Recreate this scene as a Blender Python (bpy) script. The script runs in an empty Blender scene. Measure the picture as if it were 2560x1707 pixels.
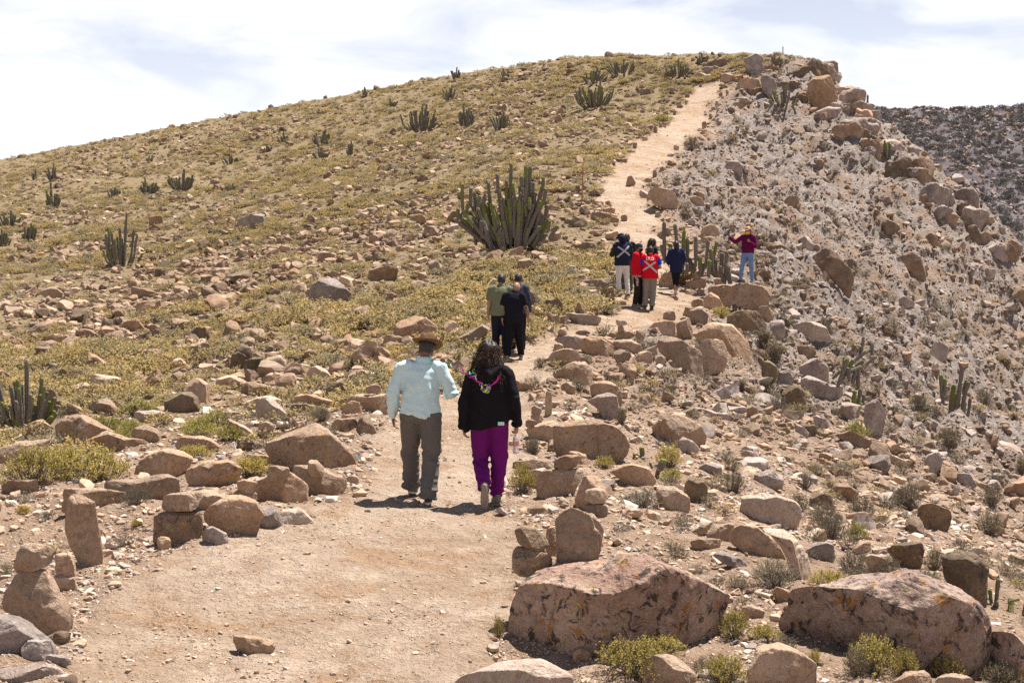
import bpy, bmesh, math, random, zlib
import numpy as np
from mathutils import Vector, Matrix, Quaternion
from mathutils.bvhtree import BVHTree
R = math.radians
SC = bpy.context.scene
COL = SC.collection

# ---------------------------------------------------------------- camera
F, CX, CY = 3556.0, 1280.0, 853.5          # focal length and centre in photo pixels
CAMZ = 2.6
PITCH = math.atan(200.5 / F)
cam = bpy.data.objects.new('camera', bpy.data.cameras.new('camera'))
COL.objects.link(cam)
cam.location = (0, 0, CAMZ)
cam.rotation_euler = (math.pi / 2 - PITCH, 0, 0)
cam.data.sensor_width = 36.0
cam.data.lens = 36.0 * F / 2560.0
cam.data.clip_start = 0.1
cam.data.clip_end = 4000
SC.camera = cam

# ---------------------------------------------------------------- light
SUN = Vector((0.28, 0.26, 1.0)).normalized()
SUN_EL = math.asin(SUN.z)
SUN_ROT = math.atan2(SUN.x, SUN.y)
sl = bpy.data.lights.new('sun', 'SUN')
sl.energy = 5.0
sl.angle = R(0.55)
sl.color = (1.0, 0.955, 0.88)
sun = bpy.data.objects.new('sun', sl)
COL.objects.link(sun)
sun.rotation_euler = SUN.to_track_quat('Z', 'Y').to_euler()

world = bpy.data.worlds.new('World')
SC.world = world
world.use_nodes = True
wt = world.node_tree
wt.nodes.clear()
def wn(t, **k):
    n = wt.nodes.new(t)
    for a, b in k.items():
        setattr(n, a, b)
    return n
wo = wn('ShaderNodeOutputWorld'); bg = wn('ShaderNodeBackground')
bg.inputs['Strength'].default_value = 0.05
sky = wn('ShaderNodeTexSky', sky_type='NISHITA', sun_disc=False)
sky.sun_elevation = SUN_EL; sky.sun_rotation = SUN_ROT
sky.altitude = 3000; sky.air_density = 1.0; sky.dust_density = 0.6
tc = wn('ShaderNodeTexCoord')
sep = wn('ShaderNodeSeparateXYZ')
wt.links.new(tc.outputs['Generated'], sep.inputs[0])
zz = wn('ShaderNodeMath', operation='MAXIMUM'); zz.inputs[1].default_value = 0.0
wt.links.new(sep.outputs['Z'], zz.inputs[0])
za = wn('ShaderNodeMath', operation='ADD'); za.inputs[1].default_value = 0.22
wt.links.new(zz.outputs[0], za.inputs[0])
cmb = wn('ShaderNodeCombineXYZ')
for i, ax in enumerate('XY'):
    d = wn('ShaderNodeMath', operation='DIVIDE')
    wt.links.new(sep.outputs[ax], d.inputs[0]); wt.links.new(za.outputs[0], d.inputs[1])
    wt.links.new(d.outputs[0], cmb.inputs[i])
n1 = wn('ShaderNodeTexNoise'); n1.inputs['Scale'].default_value = 2.8
n1.inputs['Detail'].default_value = 9; n1.inputs['Roughness'].default_value = 0.55
n1.inputs['Distortion'].default_value = 0.35
off = wn('ShaderNodeVectorMath', operation='ADD'); off.inputs[1].default_value = (3.1, 7.4, 0.6)
wt.links.new(cmb.outputs[0], off.inputs[0]); wt.links.new(off.outputs[0], n1.inputs['Vector'])
ramp = wn('ShaderNodeValToRGB')
ramp.color_ramp.elements[0].position = 0.36; ramp.color_ramp.elements[0].color = (0.0, 0.0, 0.0, 1)
ramp.color_ramp.elements[1].position = 0.56; ramp.color_ramp.elements[1].color = (1, 1, 1, 1)
wt.links.new(n1.outputs['Fac'], ramp.inputs[0])
# cloud cover is thicker low in the sky, thin overhead
cov = wn('ShaderNodeMapRange'); cov.inputs['From Min'].default_value = 0.05; cov.inputs['From Max'].default_value = 0.42
cov.inputs['To Min'].default_value = 1.0; cov.inputs['To Max'].default_value = 0.07
wt.links.new(zz.outputs[0], cov.inputs['Value'])
cm = wn('ShaderNodeMath', operation='MULTIPLY')
wt.links.new(ramp.outputs[0], cm.inputs[0]); wt.links.new(cov.outputs[0], cm.inputs[1])
mix = wn('ShaderNodeMix', data_type='RGBA')
hz = wn('ShaderNodeMix', data_type='RGBA')       # thin milky veil in front of the blue
hz.inputs[0].default_value = 0.5
vm = wn('ShaderNodeMath', operation='MULTIPLY'); vm.inputs[1].default_value = 0.86
wt.links.new(cov.outputs[0], vm.inputs[0]); wt.links.new(vm.outputs[0], hz.inputs[0])
wt.links.new(sky.outputs[0], hz.inputs['A']); hz.inputs['B'].default_value = (9.9, 10.05, 10.9, 1)
wt.links.new(cm.outputs[0], mix.inputs[0])
wt.links.new(hz.outputs['Result'], mix.inputs['A']); mix.inputs['B'].default_value = (11.4, 11.4, 11.5, 1)
wt.links.new(mix.outputs['Result'], bg.inputs['Color'])
wt.links.new(bg.outputs[0], wo.inputs[0])

SC.view_settings.view_transform = 'Standard'
SC.view_settings.look = 'None'
SC.view_settings.gamma = 1.0
SC.view_settings.exposure = 1.05
SC.view_settings.use_curve_mapping = False
SC.render.engine = 'CYCLES'
SC.cycles.max_bounces = 5
SC.cycles.diffuse_bounces = 2
SC.cycles.glossy_bounces = 2
SC.cycles.transmission_bounces = 4
SC.cycles.transparent_max_bounces = 6
SC.cycles.use_denoising = False
SC.cycles.denoiser = 'OPENIMAGEDENOISE'
SC.cycles.denoising_input_passes = 'RGB_ALBEDO_NORMAL'
SC.cycles.denoising_prefilter = 'ACCURATE'
SC.cycles.sample_clamp_indirect = 6

# ---------------------------------------------------------------- pixel <-> place
cp, sp_ = math.cos(PITCH), math.sin(PITCH)
def ray(px, py):
    u = (px - CX) / F; v = -(py - CY) / F
    return np.array([u, cp + v * sp_, -sp_ + v * cp])
def at(px, py, Y):
    d = ray(px, py)
    d = d * (Y / d[1])
    return np.array([d[0], d[1], d[2] + CAMZ])
def project(P):
    P = np.asarray(P, float)
    x = P[..., 0]; y = P[..., 1]; z = P[..., 2] - CAMZ
    dep = y * cp - z * sp_
    up = y * sp_ + z * cp
    return CX + F * x / dep, CY - F * up / dep, dep

# ---------------------------------------------------------------- noise
def _hash(ix, iy, iz, seed):
    h = (ix.astype(np.uint64) * np.uint64(374761393) + iy.astype(np.uint64) * np.uint64(668265263)
         + iz.astype(np.uint64) * np.uint64(2147483647) + np.uint64(seed * 974711 + 12345)) & np.uint64(0xffffffff)
    h = ((h ^ (h >> np.uint64(13))) * np.uint64(1274126177)) & np.uint64(0xffffffff)
    h = ((h ^ (h >> np.uint64(16))) * np.uint64(2246822519)) & np.uint64(0xffffffff)
    h = h ^ (h >> np.uint64(15))
    return h.astype(np.float64) / 4294967295.0 * 2 - 1
def vnoise(p, seed=0):
    p = np.asarray(p, float)
    f = np.floor(p); t = p - f
    t = t * t * t * (t * (t * 6 - 15) + 10)
    i = (f.astype(np.int64) + 100000)
    ix, iy, iz = i[..., 0], i[..., 1], i[..., 2]
    tx, ty, tz = t[..., 0], t[..., 1], t[..., 2]
    def c(a, b, g): return _hash(ix + a, iy + b, iz + g, seed)
    x00 = c(0,0,0) * (1 - tx) + c(1,0,0) * tx
    x10 = c(0,1,0) * (1 - tx) + c(1,1,0) * tx
    x01 = c(0,0,1) * (1 - tx) + c(1,0,1) * tx
    x11 = c(0,1,1) * (1 - tx) + c(1,1,1) * tx
    y0 = x00 * (1 - ty) + x10 * ty
    y1 = x01 * (1 - ty) + x11 * ty
    return y0 * (1 - tz) + y1 * tz
def fbm(p, octv=4, seed=0, gain=0.5):
    p = np.asarray(p, float)
    s = 0; a = 1.0; n = 0
    for o in range(octv):
        s = s + a * vnoise(p * (2.03 ** o) + o * 17.3, seed + o); n += a; a *= gain
    return s / n
def sstep(a, b, x):
    t = np.clip((np.asarray(x, float) - a) / (b - a), 0, 1)
    return t * t * (3 - 2 * t)
def xy0(x, y, s=1.0):
    return np.stack([x * s, y * s, np.zeros_like(x)], -1)

# ---------------------------------------------------------------- materials
class NT:
    def __init__(self, name):
        self.m = bpy.data.materials.new(name); self.m.use_nodes = True
        self.t = self.m.node_tree; self.t.nodes.clear()
        self.out = self.n('ShaderNodeOutputMaterial')
        self.b = self.n('ShaderNodeBsdfPrincipled')
        self.t.links.new(self.b.outputs[0], self.out.inputs[0])
        self.b.inputs['Specular IOR Level'].default_value = 0.25
    def n(self, t, **k):
        x = self.t.nodes.new(t)
        for a, b in k.items(): setattr(x, a, b)
        return x
    def l(self, a, b): self.t.links.new(a, b)
    def noise(self, vec, scale, detail=4, rough=0.6, dist=0.0):
        x = self.n('ShaderNodeTexNoise')
        x.inputs['Scale'].default_value = scale; x.inputs['Detail'].default_value = detail
        x.inputs['Roughness'].default_value = rough; x.inputs['Distortion'].default_value = dist
        if vec is not None: self.l(vec, x.inputs['Vector'])
        return x.outputs['Fac']
    def ramp(self, fac, stops):
        x = self.n('ShaderNodeValToRGB'); e = x.color_ramp.elements
        while len(e) < len(stops): e.new(0.5)
        for i, (p, c) in enumerate(stops):
            e[i].position = p
            e[i].color = (c, c, c, 1) if not hasattr(c, '__len__') else (*c[:3], 1)
        self.l(fac, x.inputs[0]); return x.outputs[0]
    def mixc(self, fac, a, b, mode='MIX'):
        x = self.n('ShaderNodeMix', data_type='RGBA', blend_type=mode)
        for s, v in ((0, fac), ('A', a), ('B', b)):
            if isinstance(v, (int, float)): x.inputs[s].default_value = v
            elif isinstance(v, tuple): x.inputs[s].default_value = (*v[:3], 1)
            else: self.l(v, x.inputs[s])
        return x.outputs['Result']
    def math(self, op, a, b=None):
        x = self.n('ShaderNodeMath', operation=op)
        for i, v in enumerate((a, b)):
            if v is None: continue
            if isinstance(v, (int, float)): x.inputs[i].default_value = v
            else: self.l(v, x.inputs[i])
        return x.outputs[0]
    def attr(self, name):
        x = self.n('ShaderNodeAttribute'); x.attribute_name = name; return x.outputs['Fac']
    def bump(self, h, strength=0.5, dist=0.02, prev=None):
        x = self.n('ShaderNodeBump'); x.inputs['Strength'].default_value = strength
        x.inputs['Distance'].default_value = dist
        self.l(h, x.inputs['Height'])
        if prev is not None: self.l(prev, x.inputs['Normal'])
        return x.outputs[0]

def rock_mat(name, c1, c2, lichen=0.0, lcol=(0.42, 0.22, 0.02), spots=0.3, pale=0.25, bump=True, sl=0.58):
    t = NT(name)
    tcn = t.n('ShaderNodeTexCoord'); oi = t.n('ShaderNodeObjectInfo')
    va = t.n('ShaderNodeVectorMath', operation='MULTIPLY_ADD')
    t.l(oi.outputs['Random'], va.inputs[0]); va.inputs[1].default_value = (37.0, 91.0, 53.0)
    t.l(tcn.outputs['Object'], va.inputs[2]); v = va.outputs[0]
    big = t.noise(v, 2.2, 3, 0.6, 0.4)
    fine = t.noise(v, 22, 5, 0.75)
    col = t.mixc(t.ramp(big, [(0.32, 0.0), (0.68, 1.0)]), c1, c2)
    rnd = t.math('MULTIPLY', oi.outputs['Random'], 1.0)
    tint = t.ramp(rnd, [(0.0, (0.62, 0.60, 0.60)), (0.25, (1.0, 0.96, 0.92)), (0.5, (0.82, 0.80, 0.80)), (0.75, (1.12, 1.05, 1.0)), (1.0, (0.88, 0.78, 0.7))])
    col = t.mixc(1.0, col, tint, 'MULTIPLY')
    col = t.mixc(t.math('MULTIPLY', t.ramp(fine, [(0.35, 1.0), (0.5, 0.0)]), 0.45), col, (c1[0] * .38, c1[1] * .36, c1[2] * .36))
    col = t.mixc(t.math('MULTIPLY', t.ramp(fine, [(0.56, 0.0), (0.72, 1.0)]), pale), col, (min(1, c2[0] * 1.55), min(1, c2[1] * 1.5), min(1, c2[2] * 1.45)))
    sp = t.noise(v, 9, 4, 0.75, 0.6)
    col = t.mixc(t.math('MULTIPLY', t.ramp(sp, [(sl, 0.0), (sl + 0.07, 1.0)]), spots), col, (0.035, 0.03, 0.026))
    if lichen > 0:
        l1 = t.noise(v, 4.6, 7, 0.78, 0.2)
        col = t.mixc(t.ramp(l1, [(0.66 - 0.12 * lichen, 0.0), (0.69 - 0.12 * lichen, 0.85)]), col, lcol)
        va2 = t.n('ShaderNodeVectorMath', operation='ADD'); t.l(v, va2.inputs[0]); va2.inputs[1].default_value = (5.2, 1.7, 8.8)
        l2 = t.noise(va2.outputs[0], 11, 4, 0.75)
        col = t.mixc(t.ramp(l2, [(0.68 - 0.1 * lichen, 0.0), (0.72 - 0.1 * lichen, 0.75)]), col, (0.42, 0.40, 0.10))
    t.l(col, t.b.inputs['Base Color']); t.b.inputs['Roughness'].default_value = 0.92
    if not bump: return t.m
    mid = t.noise(v, 3.2, 2, 0.5, 0.5)
    rid = t.math('ABSOLUTE', t.math('SUBTRACT', mid, 0.5))
    h = t.math('ADD', t.math('MULTIPLY', fine, 0.55), t.math('MULTIPLY', sp, 1.0))
    h = t.math('ADD', h, t.math('MULTIPLY', t.math('MINIMUM', rid, 0.035), 6.0))
    t.l(t.bump(h, 0.9, 0.05), t.b.inputs['Normal'])
    return t.m

M = {}
M['tan'] = rock_mat('rock_tan', (0.365, 0.248, 0.168), (0.53, 0.398, 0.292), 0.0, spots=0.3)
M['tanlichen'] = rock_mat('rock_tan_lichen', (0.33, 0.22, 0.148), (0.48, 0.35, 0.255), 0.62, spots=0.6, sl=0.56)
M['pink'] = rock_mat('rock_pink_lichen', (0.27, 0.175, 0.14), (0.47, 0.36, 0.295), 0.62, lcol=(0.36, 0.15, 0.015), spots=0.9, pale=0.5, sl=0.535)
M['grey'] = rock_mat('rock_grey', (0.26, 0.21, 0.185), (0.47, 0.40, 0.36), 0.0, spots=0.45, pale=0.4)
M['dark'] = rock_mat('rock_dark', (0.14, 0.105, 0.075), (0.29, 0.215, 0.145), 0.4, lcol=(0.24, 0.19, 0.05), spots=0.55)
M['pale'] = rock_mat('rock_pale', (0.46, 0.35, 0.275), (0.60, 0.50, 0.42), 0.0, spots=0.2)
M['scree'] = rock_mat('rock_scree', (0.265, 0.205, 0.17), (0.47, 0.39, 0.345), 0.0, spots=0.35, pale=0.45)
M['brown'] = rock_mat('rock_brown', (0.235, 0.155, 0.104), (0.41, 0.292, 0.207), 0.0, spots=0.35)

for _k in ('tan', 'brown', 'scree', 'grey', 'dark', 'pale'):                       # the same stone on small loose pieces
    _s = {'tan': ((0.39, 0.275, 0.19), (0.55, 0.42, 0.315)), 'brown': ((0.25, 0.165, 0.112), (0.43, 0.31, 0.222)), 'scree': ((0.27, 0.215, 0.18), (0.44, 0.37, 0.325)), 'grey': ((0.28, 0.235, 0.21), (0.48, 0.41, 0.37)), 'dark': ((0.15, 0.11, 0.08), (0.30, 0.22, 0.15)), 'pale': ((0.50, 0.40, 0.32), (0.64, 0.55, 0.47))}[_k]
    M['s_' + _k] = rock_mat('loose_' + _k, *_s, spots=0.25, bump=False)

def plain(name, col, rough=0.85, var=0.15, scale=40, bump=0.0, spec=0.2, bdist=0.004):
    t = NT(name); tcn = t.n('ShaderNodeTexCoord')
    nz = t.noise(tcn.outputs['Object'], scale, 4, 0.65)
    c = t.mixc(t.ramp(nz, [(0.3, 0.0), (0.7, 1.0)]), tuple(x * (1 - var) for x in col), tuple(min(1, x * (1 + var)) for x in col))
    t.l(c, t.b.inputs['Base Color']); t.b.inputs['Roughness'].default_value = rough
    t.b.inputs['Specular IOR Level'].default_value = spec
    if bump: t.l(t.bump(nz, bump, bdist), t.b.inputs['Normal'])
    return t.m
def cloth(name, col, var=0.12, scale=220, bump=0.35):
    t = NT(name); tcn = t.n('ShaderNodeTexCoord'); v = tcn.outputs['Object']
    a = t.noise(v, scale, 2, 0.6); b = t.noise(v, 6, 4, 0.6)
    c = t.mixc(t.ramp(b, [(0.3, 0.0), (0.7, 1.0)]), tuple(x * (1 - var) for x in col), tuple(min(1, x * (1 + var)) for x in col))
    c = t.mixc(t.math('MULTIPLY', t.ramp(a, [(0.4, 0.0), (0.6, 1.0)]), 0.10), c, tuple(x * 0.75 for x in col))
    t.l(c, t.b.inputs['Base Color']); t.b.inputs['Roughness'].default_value = 0.95
    t.b.inputs['Specular IOR Level'].default_value = 0.1
    try: t.b.inputs['Sheen Weight'].default_value = 0.0
    except Exception: pass
    t.l(t.bump(b, bump, 0.012), t.b.inputs['Normal'])
    return t.m

# ---------------------------------------------------------------- scene helpers
def tag(o, label=None, cat=None, group=None, kind=None):
    if label: o['label'] = label
    if cat: o['category'] = cat
    if group: o['group'] = group
    if kind: o['kind'] = kind
    return o
def mesh_np(name, verts, faces, smooth=True):
    me = bpy.data.meshes.new(name)
    me.from_pydata([tuple(v) for v in verts] if not isinstance(verts, np.ndarray) else verts.tolist(), [], faces if not isinstance(faces, np.ndarray) else faces.tolist())
    if smooth: me.polygons.foreach_set('use_smooth', np.ones(len(me.polygons), bool))
    me.update()
    return me
def link(name, data, m=None, parent=None, loc=None):
    o = bpy.data.objects.new(name, data)
    COL.objects.link(o)
    if m is not None and data is not None and len(data.materials) == 0: data.materials.append(m)
    if parent is not None: o.parent = parent
    if loc is not None: o.location = tuple(loc)
    return o
class MB:                                   # collects simple shapes into one mesh
    def __init__(self): self.v = []; self.f = []
    def add(self, v, f):
        n = len(self.v); self.v += [tuple(map(float, p)) for p in v]; self.f += [tuple(i + n for i in q) for q in f]
    def tube(self, pts, rad, n=6, cap=True, ref=None):
        pts = [Vector(p) for p in pts]
        if not hasattr(rad, '__len__'): rad = [rad] * len(pts)
        vs = []; fs = []
        s = None
        for i, p in enumerate(pts):
            t = (pts[min(i + 1, len(pts) - 1)] - pts[max(i - 1, 0)])
            t = t.normalized() if t.length > 1e-9 else Vector((0, 0, 1))
            if s is None:
                r0 = Vector(ref) if ref else (Vector((1, 0, 0)) if abs(t.x) < 0.9 else Vector((0, 1, 0)))
            else: r0 = s
            s = (r0 - t * r0.dot(t))
            s = s.normalized() if s.length > 1e-9 else t.orthogonal().normalized()
            w = t.cross(s)
            rr = rad[i]; a, b = rr if hasattr(rr, '__len__') else (rr, rr)
            for k in range(n):
                an = 2 * math.pi * k / n
                vs.append(p + s * (a * math.cos(an)) + w * (b * math.sin(an)))
        for i in range(len(pts) - 1):
            for k in range(n):
                k2 = (k + 1) % n
                fs.append((i * n + k, i * n + k2, (i + 1) * n + k2, (i + 1) * n + k))
        if cap:
            fs.append(tuple(range(n - 1, -1, -1))); m = (len(pts) - 1) * n
            fs.append(tuple(m + k for k in range(n)))
        self.add(vs, fs)
    def ell(self, c, r, sub=3, rot=None):
        D, T = ICO(sub)
        P = D * np.array(r)
        if rot is not None: P = P @ np.array(rot.to_matrix() if hasattr(rot, 'to_matrix') else rot).T
        self.add(P + np.array(c), T)
    def lathe(self, prof, n=24, c=(0, 0, 0)):
        vs = []; fs = []
        for r, z in prof:
            for k in range(n):
                a = 2 * math.pi * k / n
                vs.append((c[0] + r * math.cos(a), c[1] + r * math.sin(a), c[2] + z))
        for i in range(len(prof) - 1):
            for k in range(n):
                k2 = (k + 1) % n
                fs.append((i * n + k, i * n + k2, (i + 1) * n + k2, (i + 1) * n + k))
        self.add(vs, fs)
    def box(self, c, h):
        x, y, z = h
        v = [(c[0] + sx * x, c[1] + sy * y, c[2] + sz * z) for sx in (-1, 1) for sy in (-1, 1) for sz in (-1, 1)]
        self.add(v, [(0, 1, 3, 2), (4, 6, 7, 5), (0, 4, 5, 1), (2, 3, 7, 6), (0, 2, 6, 4), (1, 5, 7, 3)])
    def mesh(self, name, smooth=True): return mesh_np(name, self.v, self.f, smooth)
_ico = {}
def ICO(sub):
    if sub not in _ico:
        bm = bmesh.new(); bmesh.ops.create_icosphere(bm, subdivisions=sub, radius=1.0)
        bm.verts.ensure_lookup_table()
        V = np.array([v.co[:] for v in bm.verts]); V /= np.linalg.norm(V, axis=1)[:, None]
        T = [tuple(v.index for v in f.verts) for f in bm.faces]
        bm.free(); _ico[sub] = (V, T)
    return _ico[sub]

# ================================================================ THE GROUND
CTRL = [  # (photo x, photo y, metres ahead)
 (750,1707,8.93),(900,1400,12.0),(1080,1262,14.2),(1200,1000,21.9),(1295,900,30.0),(1480,835,33.5),(1600,775,37.3),(1675,737,42.0),
 (1545,744,38.6),(1600,580,52.0),(1520,480,60.0),(1608,401,70.0),(1707,320,82.0),(1762,240,97.0),
 (0,1707,8.9),(200,1500,10.8),(0,1400,11.9),(0,1250,15.0),(300,1150,17.5),(0,1110,20.0),(62,1072,24.0),(500,1000,24.0),(800,950,26.0),
 (0,900,34.0),(500,850,37.0),(900,800,36.0),(1150,700,41.0),(0,780,50.0),(303,668,66.0),(700,650,60.0),(1000,600,54.0),(1270,632,46.0),
 (0,600,82.0),(500,500,90.0),(900,420,88.0),(1250,400,74.0),(0,480,110.0),(450,400,115.0),(900,310,112.0),(1300,270,100.0),
 (0,403,140.0),(300,345,142.0),(650,278,140.0),(1000,215,135.0),(1300,166,128.0),(1600,153,118.0),(1850,150,108.0),
 (1980,165,104.0),(2075,185,101.0),(2150,275,97.0),(2265,372,90.0),(2425,488,84.0),(2560,628,78.0),
 (1750,400,74.0),(1900,300,88.0),(2000,400,80.0),(2100,550,68.0),(2300,700,62.0),(1900,560,58.0),(1850,742,43.5),(1950,650,52.0),
 (2100,780,48.0),(2400,1065,42.0),(2130,1035,32.0),(2450,900,54.0),(2560,800,66.0),(2560,1000,52.0),(2560,1200,33.0),(2560,1400,19.5),
 (2300,1300,20.0),(2560,1600,11.0),(2000,1300,16.5),(1800,1200,18.0),(1700,1050,23.0),(1900,1000,28.0),(1650,900,31.0),(1850,850,36.0),
 (2000,1100,25.0),(2200,1150,27.0),(1500,1200,16.4),(1480,1050,20.5),(1400,1707,8.93),(2100,1690,9.1),(1750,1500,10.8),
]
cxyz = [at(*c) for c in CTRL]
cxyz += [np.array(p, float) for p in [
 (0,0,-0.25),(-6,2,-0.2),(6,2,-0.4),(0,-12,0.1),(-25,-10,-0.5),(25,-10,-3.0),(-30,12,-1.0),(-45,40,0.0),(-70,80,3.5),(-85,120,7.5),
 (16,10,-3.2),(24,20,-6.5),(34,34,-10.5),(42,52,-13.0),(50,72,-14.0),
 (-60,160,13.0),(-30,165,15.5),(0,160,17.0),(20,135,14.0),(-40,200,9.0),(10,200,6.0),(45,150,-12.0),(75,110,-26.0)]]
for _c in [(1980,165,104.0),(2075,185,101.0),(2150,275,97.0),(2265,372,90.0),(2425,488,84.0),(2560,628,78.0),(2680,740,73.0)]:   # behind the right-hand edge the ground drops away
    for _d, _z in ((8, 4.5), (20, 13.0)):
        _p = at(_c[0] + 25, _c[1], _c[2] + _d); _p[2] -= _z; cxyz.append(_p)
cxyz.append(at(2680, 740, 73.0))
cxyz = np.array(cxyz)
def _tps_fit(P, z, lam=0.02):
    n = len(P); d = np.linalg.norm(P[:, None] - P[None], axis=2)
    K = np.where(d > 0, d * d * np.log(d + 1e-12), 0) + lam * np.eye(n)
    A = np.zeros((n + 3, n + 3)); A[:n, :n] = K; A[:n, n] = 1; A[:n, n + 1:] = P; A[n, :n] = 1; A[n + 1:, :n] = P.T
    return np.linalg.solve(A, np.concatenate([z, np.zeros(3)]))
_CP = cxyz[:, :2] / 20.0
_W = _tps_fit(_CP, cxyz[:, 2])
def base_h(x, y):
    x = np.asarray(x, float); y = np.asarray(y, float); sh = x.shape
    q = np.stack([x.ravel(), y.ravel()], 1) / 20.0
    out = np.empty(len(q))
    for i in range(0, len(q), 60000):
        s = q[i:i + 60000]
        d2 = ((s[:, None, :] - _CP[None]) ** 2).sum(2)
        out[i:i + 60000] = (0.5 * d2 * np.log(d2 + 1e-12)) @ _W[:len(_CP)] + _W[len(_CP)] + s @ _W[len(_CP) + 1:]
    return out.reshape(sh)
_MY = np.exp(np.linspace(math.log(5.0), math.log(150), 900))
def hit(px, py, hf):
    d = ray(px, py); x = d[0] / d[1] * _MY; z = CAMZ + d[2] / d[1] * _MY
    g = z - hf(x, _MY)
    k = np.argmax(g < 0)
    if k == 0: return None
    t = g[k - 1] / (g[k - 1] - g[k])
    Y = _MY[k - 1] + t * (_MY[k] - _MY[k - 1])
    return np.array([d[0] / d[1] * Y, Y, CAMZ + d[2] / d[1] * Y])

PATHPX = [(720,1900,560),(740,1707,540),(760,1600,530),(790,1500,520),(870,1380,410),(1000,1300,300),(1080,1250,210),(1100,1150,190),(1120,1080,180),(1190,1010,160),
 (1270,960,100),(1305,915,85),(1350,870,70),(1440,838,75),(1545,812,75),(1590,785,80),(1640,755,75),(1665,735,65),(1640,700,55),(1612,650,46),(1600,600,46),(1590,553,46),
 (1565,521,54),(1525,481,58),(1560,435,54),(1608,401,50),(1660,355,46),(1707,320,44),(1735,280,41),(1762,240,38),(1772,229,34)]
_pp = []
for px, py, hw in PATHPX:
    h = hit(px, min(py, 1860), base_h) if py < 1880 else np.array([-1.1, 6.5, 0])
    _pp.append((h[0], h[1], hw * h[1] / F))
PATH = np.array(_pp)
def path_info(x, y):
    """signed distance outside the path edge (negative inside), side (+1 right), distance along"""
    x = np.asarray(x, float); y = np.asarray(y, float)
    best = np.full(x.shape, 1e9); side = np.zeros(x.shape)
    for i in range(len(PATH) - 1):
        a = PATH[i]; b = PATH[i + 1]; dx, dy = b[0] - a[0], b[1] - a[1]; L2 = dx * dx + dy * dy
        t = np.clip(((x - a[0]) * dx + (y - a[1]) * dy) / L2, 0, 1)
        qx = a[0] + t * dx; qy = a[1] + t * dy
        d = np.hypot(x - qx, y - qy) - (a[2] + t * (b[2] - a[2]))
        m = d < best
        best = np.where(m, d, best)
        side = np.where(m, np.sign(dx * (qy - y) + dy * (x - qx)), side)
    return best, side
def zones(x, y):
    d, side = path_info(x, y)
    wob = 0.6 * fbm(xy0(x, y, 0.9), 3, 5) + 0.25 * fbm(xy0(x, y, 4.0), 2, 9)
    path = sstep(0.25, -0.25, d + wob * np.clip(np.asarray(y) / 20, 0.5, 1.6))
    # to the right of the path = the falling scree side; line followed by depth
    pxr = np.interp(y, PATH[:, 1], PATH[:, 0])
    scree = sstep(0.0, 3.5, x - pxr + 1.2 * fbm(xy0(x, y, 0.3), 3, 12)) * sstep(16, 40, y)
    scree = np.where(np.asarray(y) > 97, sstep(2.0, 7.0, x - pxr - (np.asarray(y) - 97) * 0.35), scree)
    veg = (1 - scree) * (1 - path) * sstep(17, 26, y + 0.25 * np.abs(x)) * sstep(1.0, -0.5, x - pxr + 0.5 * np.where(np.asarray(y) > 97, -30, 0))
    return path, scree, veg, d, side

NA, NR = 660, 660
aa = np.radians(np.concatenate([np.linspace(-27, 27, NA), np.arange(33, 333, 6)]))
rr = np.concatenate([[0.4, 1.2, 2.2, 3.2, 4.2], np.exp(np.linspace(math.log(5.2), math.log(165), NR)), [180, 200, 230, 280, 360, 500, 800, 1400, 2500]])
GA, GR = np.meshgrid(aa, rr)
GX = GR * np.sin(GA); GY = GR * np.cos(GA)
def full_h(x, y):
    r = np.hypot(x, y)
    z = base_h(np.where(r > 210, x * 210 / np.maximum(r, 1), x), np.where(r > 210, y * 210 / np.maximum(r, 1), y))
    z = np.where(r > 150, np.maximum(z, -60), np.maximum(z, -40))
    z = z * (1 - sstep(180, 420, r)) + -45 * sstep(180, 420, r)
    path, scree, veg, d, side = zones(x, y)
    near = sstep(60, 8, r)
    q = lambda s: xy0(x, y, s)
    rough = 1 - path
    z = z + rough * (0.20 * fbm(q(0.35), 3, 21) + 0.10 * fbm(q(1.3), 3, 22) + 0.045 * near * fbm(q(5.5), 3, 23))
    z = z + path * (0.045 * fbm(q(0.6), 2, 31) + near * (0.035 * fbm(q(2.5), 3, 32) + 0.022 * fbm(q(8.0), 3, 33)))
    # rills and hummocks of the eroded slope, running downhill to the right
    g = fbm(xy0(x * 0.22 + y * 0.16, y * 0.55 - x * 0.25, 1.0), 4, 41)
    z = z + scree * rough * (1.6 * (np.abs(g) - 0.25) + 0.5 * fbm(q(1.6), 3, 43) + 0.18 * (np.abs(fbm(q(3.0), 3, 44)) - .2))
    z = z - 0.05 * path
    return z, path, scree, veg
GZ, GPATH, GSCREE, GVEG = full_h(GX, GY)
_lr = np.log(rr)
def hgt(x, y):
    x = np.atleast_1d(np.asarray(x, float)); y = np.atleast_1d(np.asarray(y, float))
    a = np.arctan2(x, y); l = np.log(np.maximum(np.hypot(x, y), 0.41))
    i = np.clip(np.searchsorted(aa[:NA], a) - 1, 0, NA - 2); j = np.clip(np.searchsorted(_lr, l) - 1, 0, len(rr) - 2)
    ta = np.clip((a - aa[i]) / (aa[i + 1] - aa[i]), 0, 1); tr = np.clip((l - _lr[j]) / (_lr[j + 1] - _lr[j]), 0, 1)
    return (GZ[j, i] * (1 - ta) + GZ[j, i + 1] * ta) * (1 - tr) + (GZ[j + 1, i] * (1 - ta) + GZ[j + 1, i + 1] * ta) * tr
def G(px, py):
    h = hit(px, py, hgt)
    if h is None:
        return at(px, py, 110.0)
    return h

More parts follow.
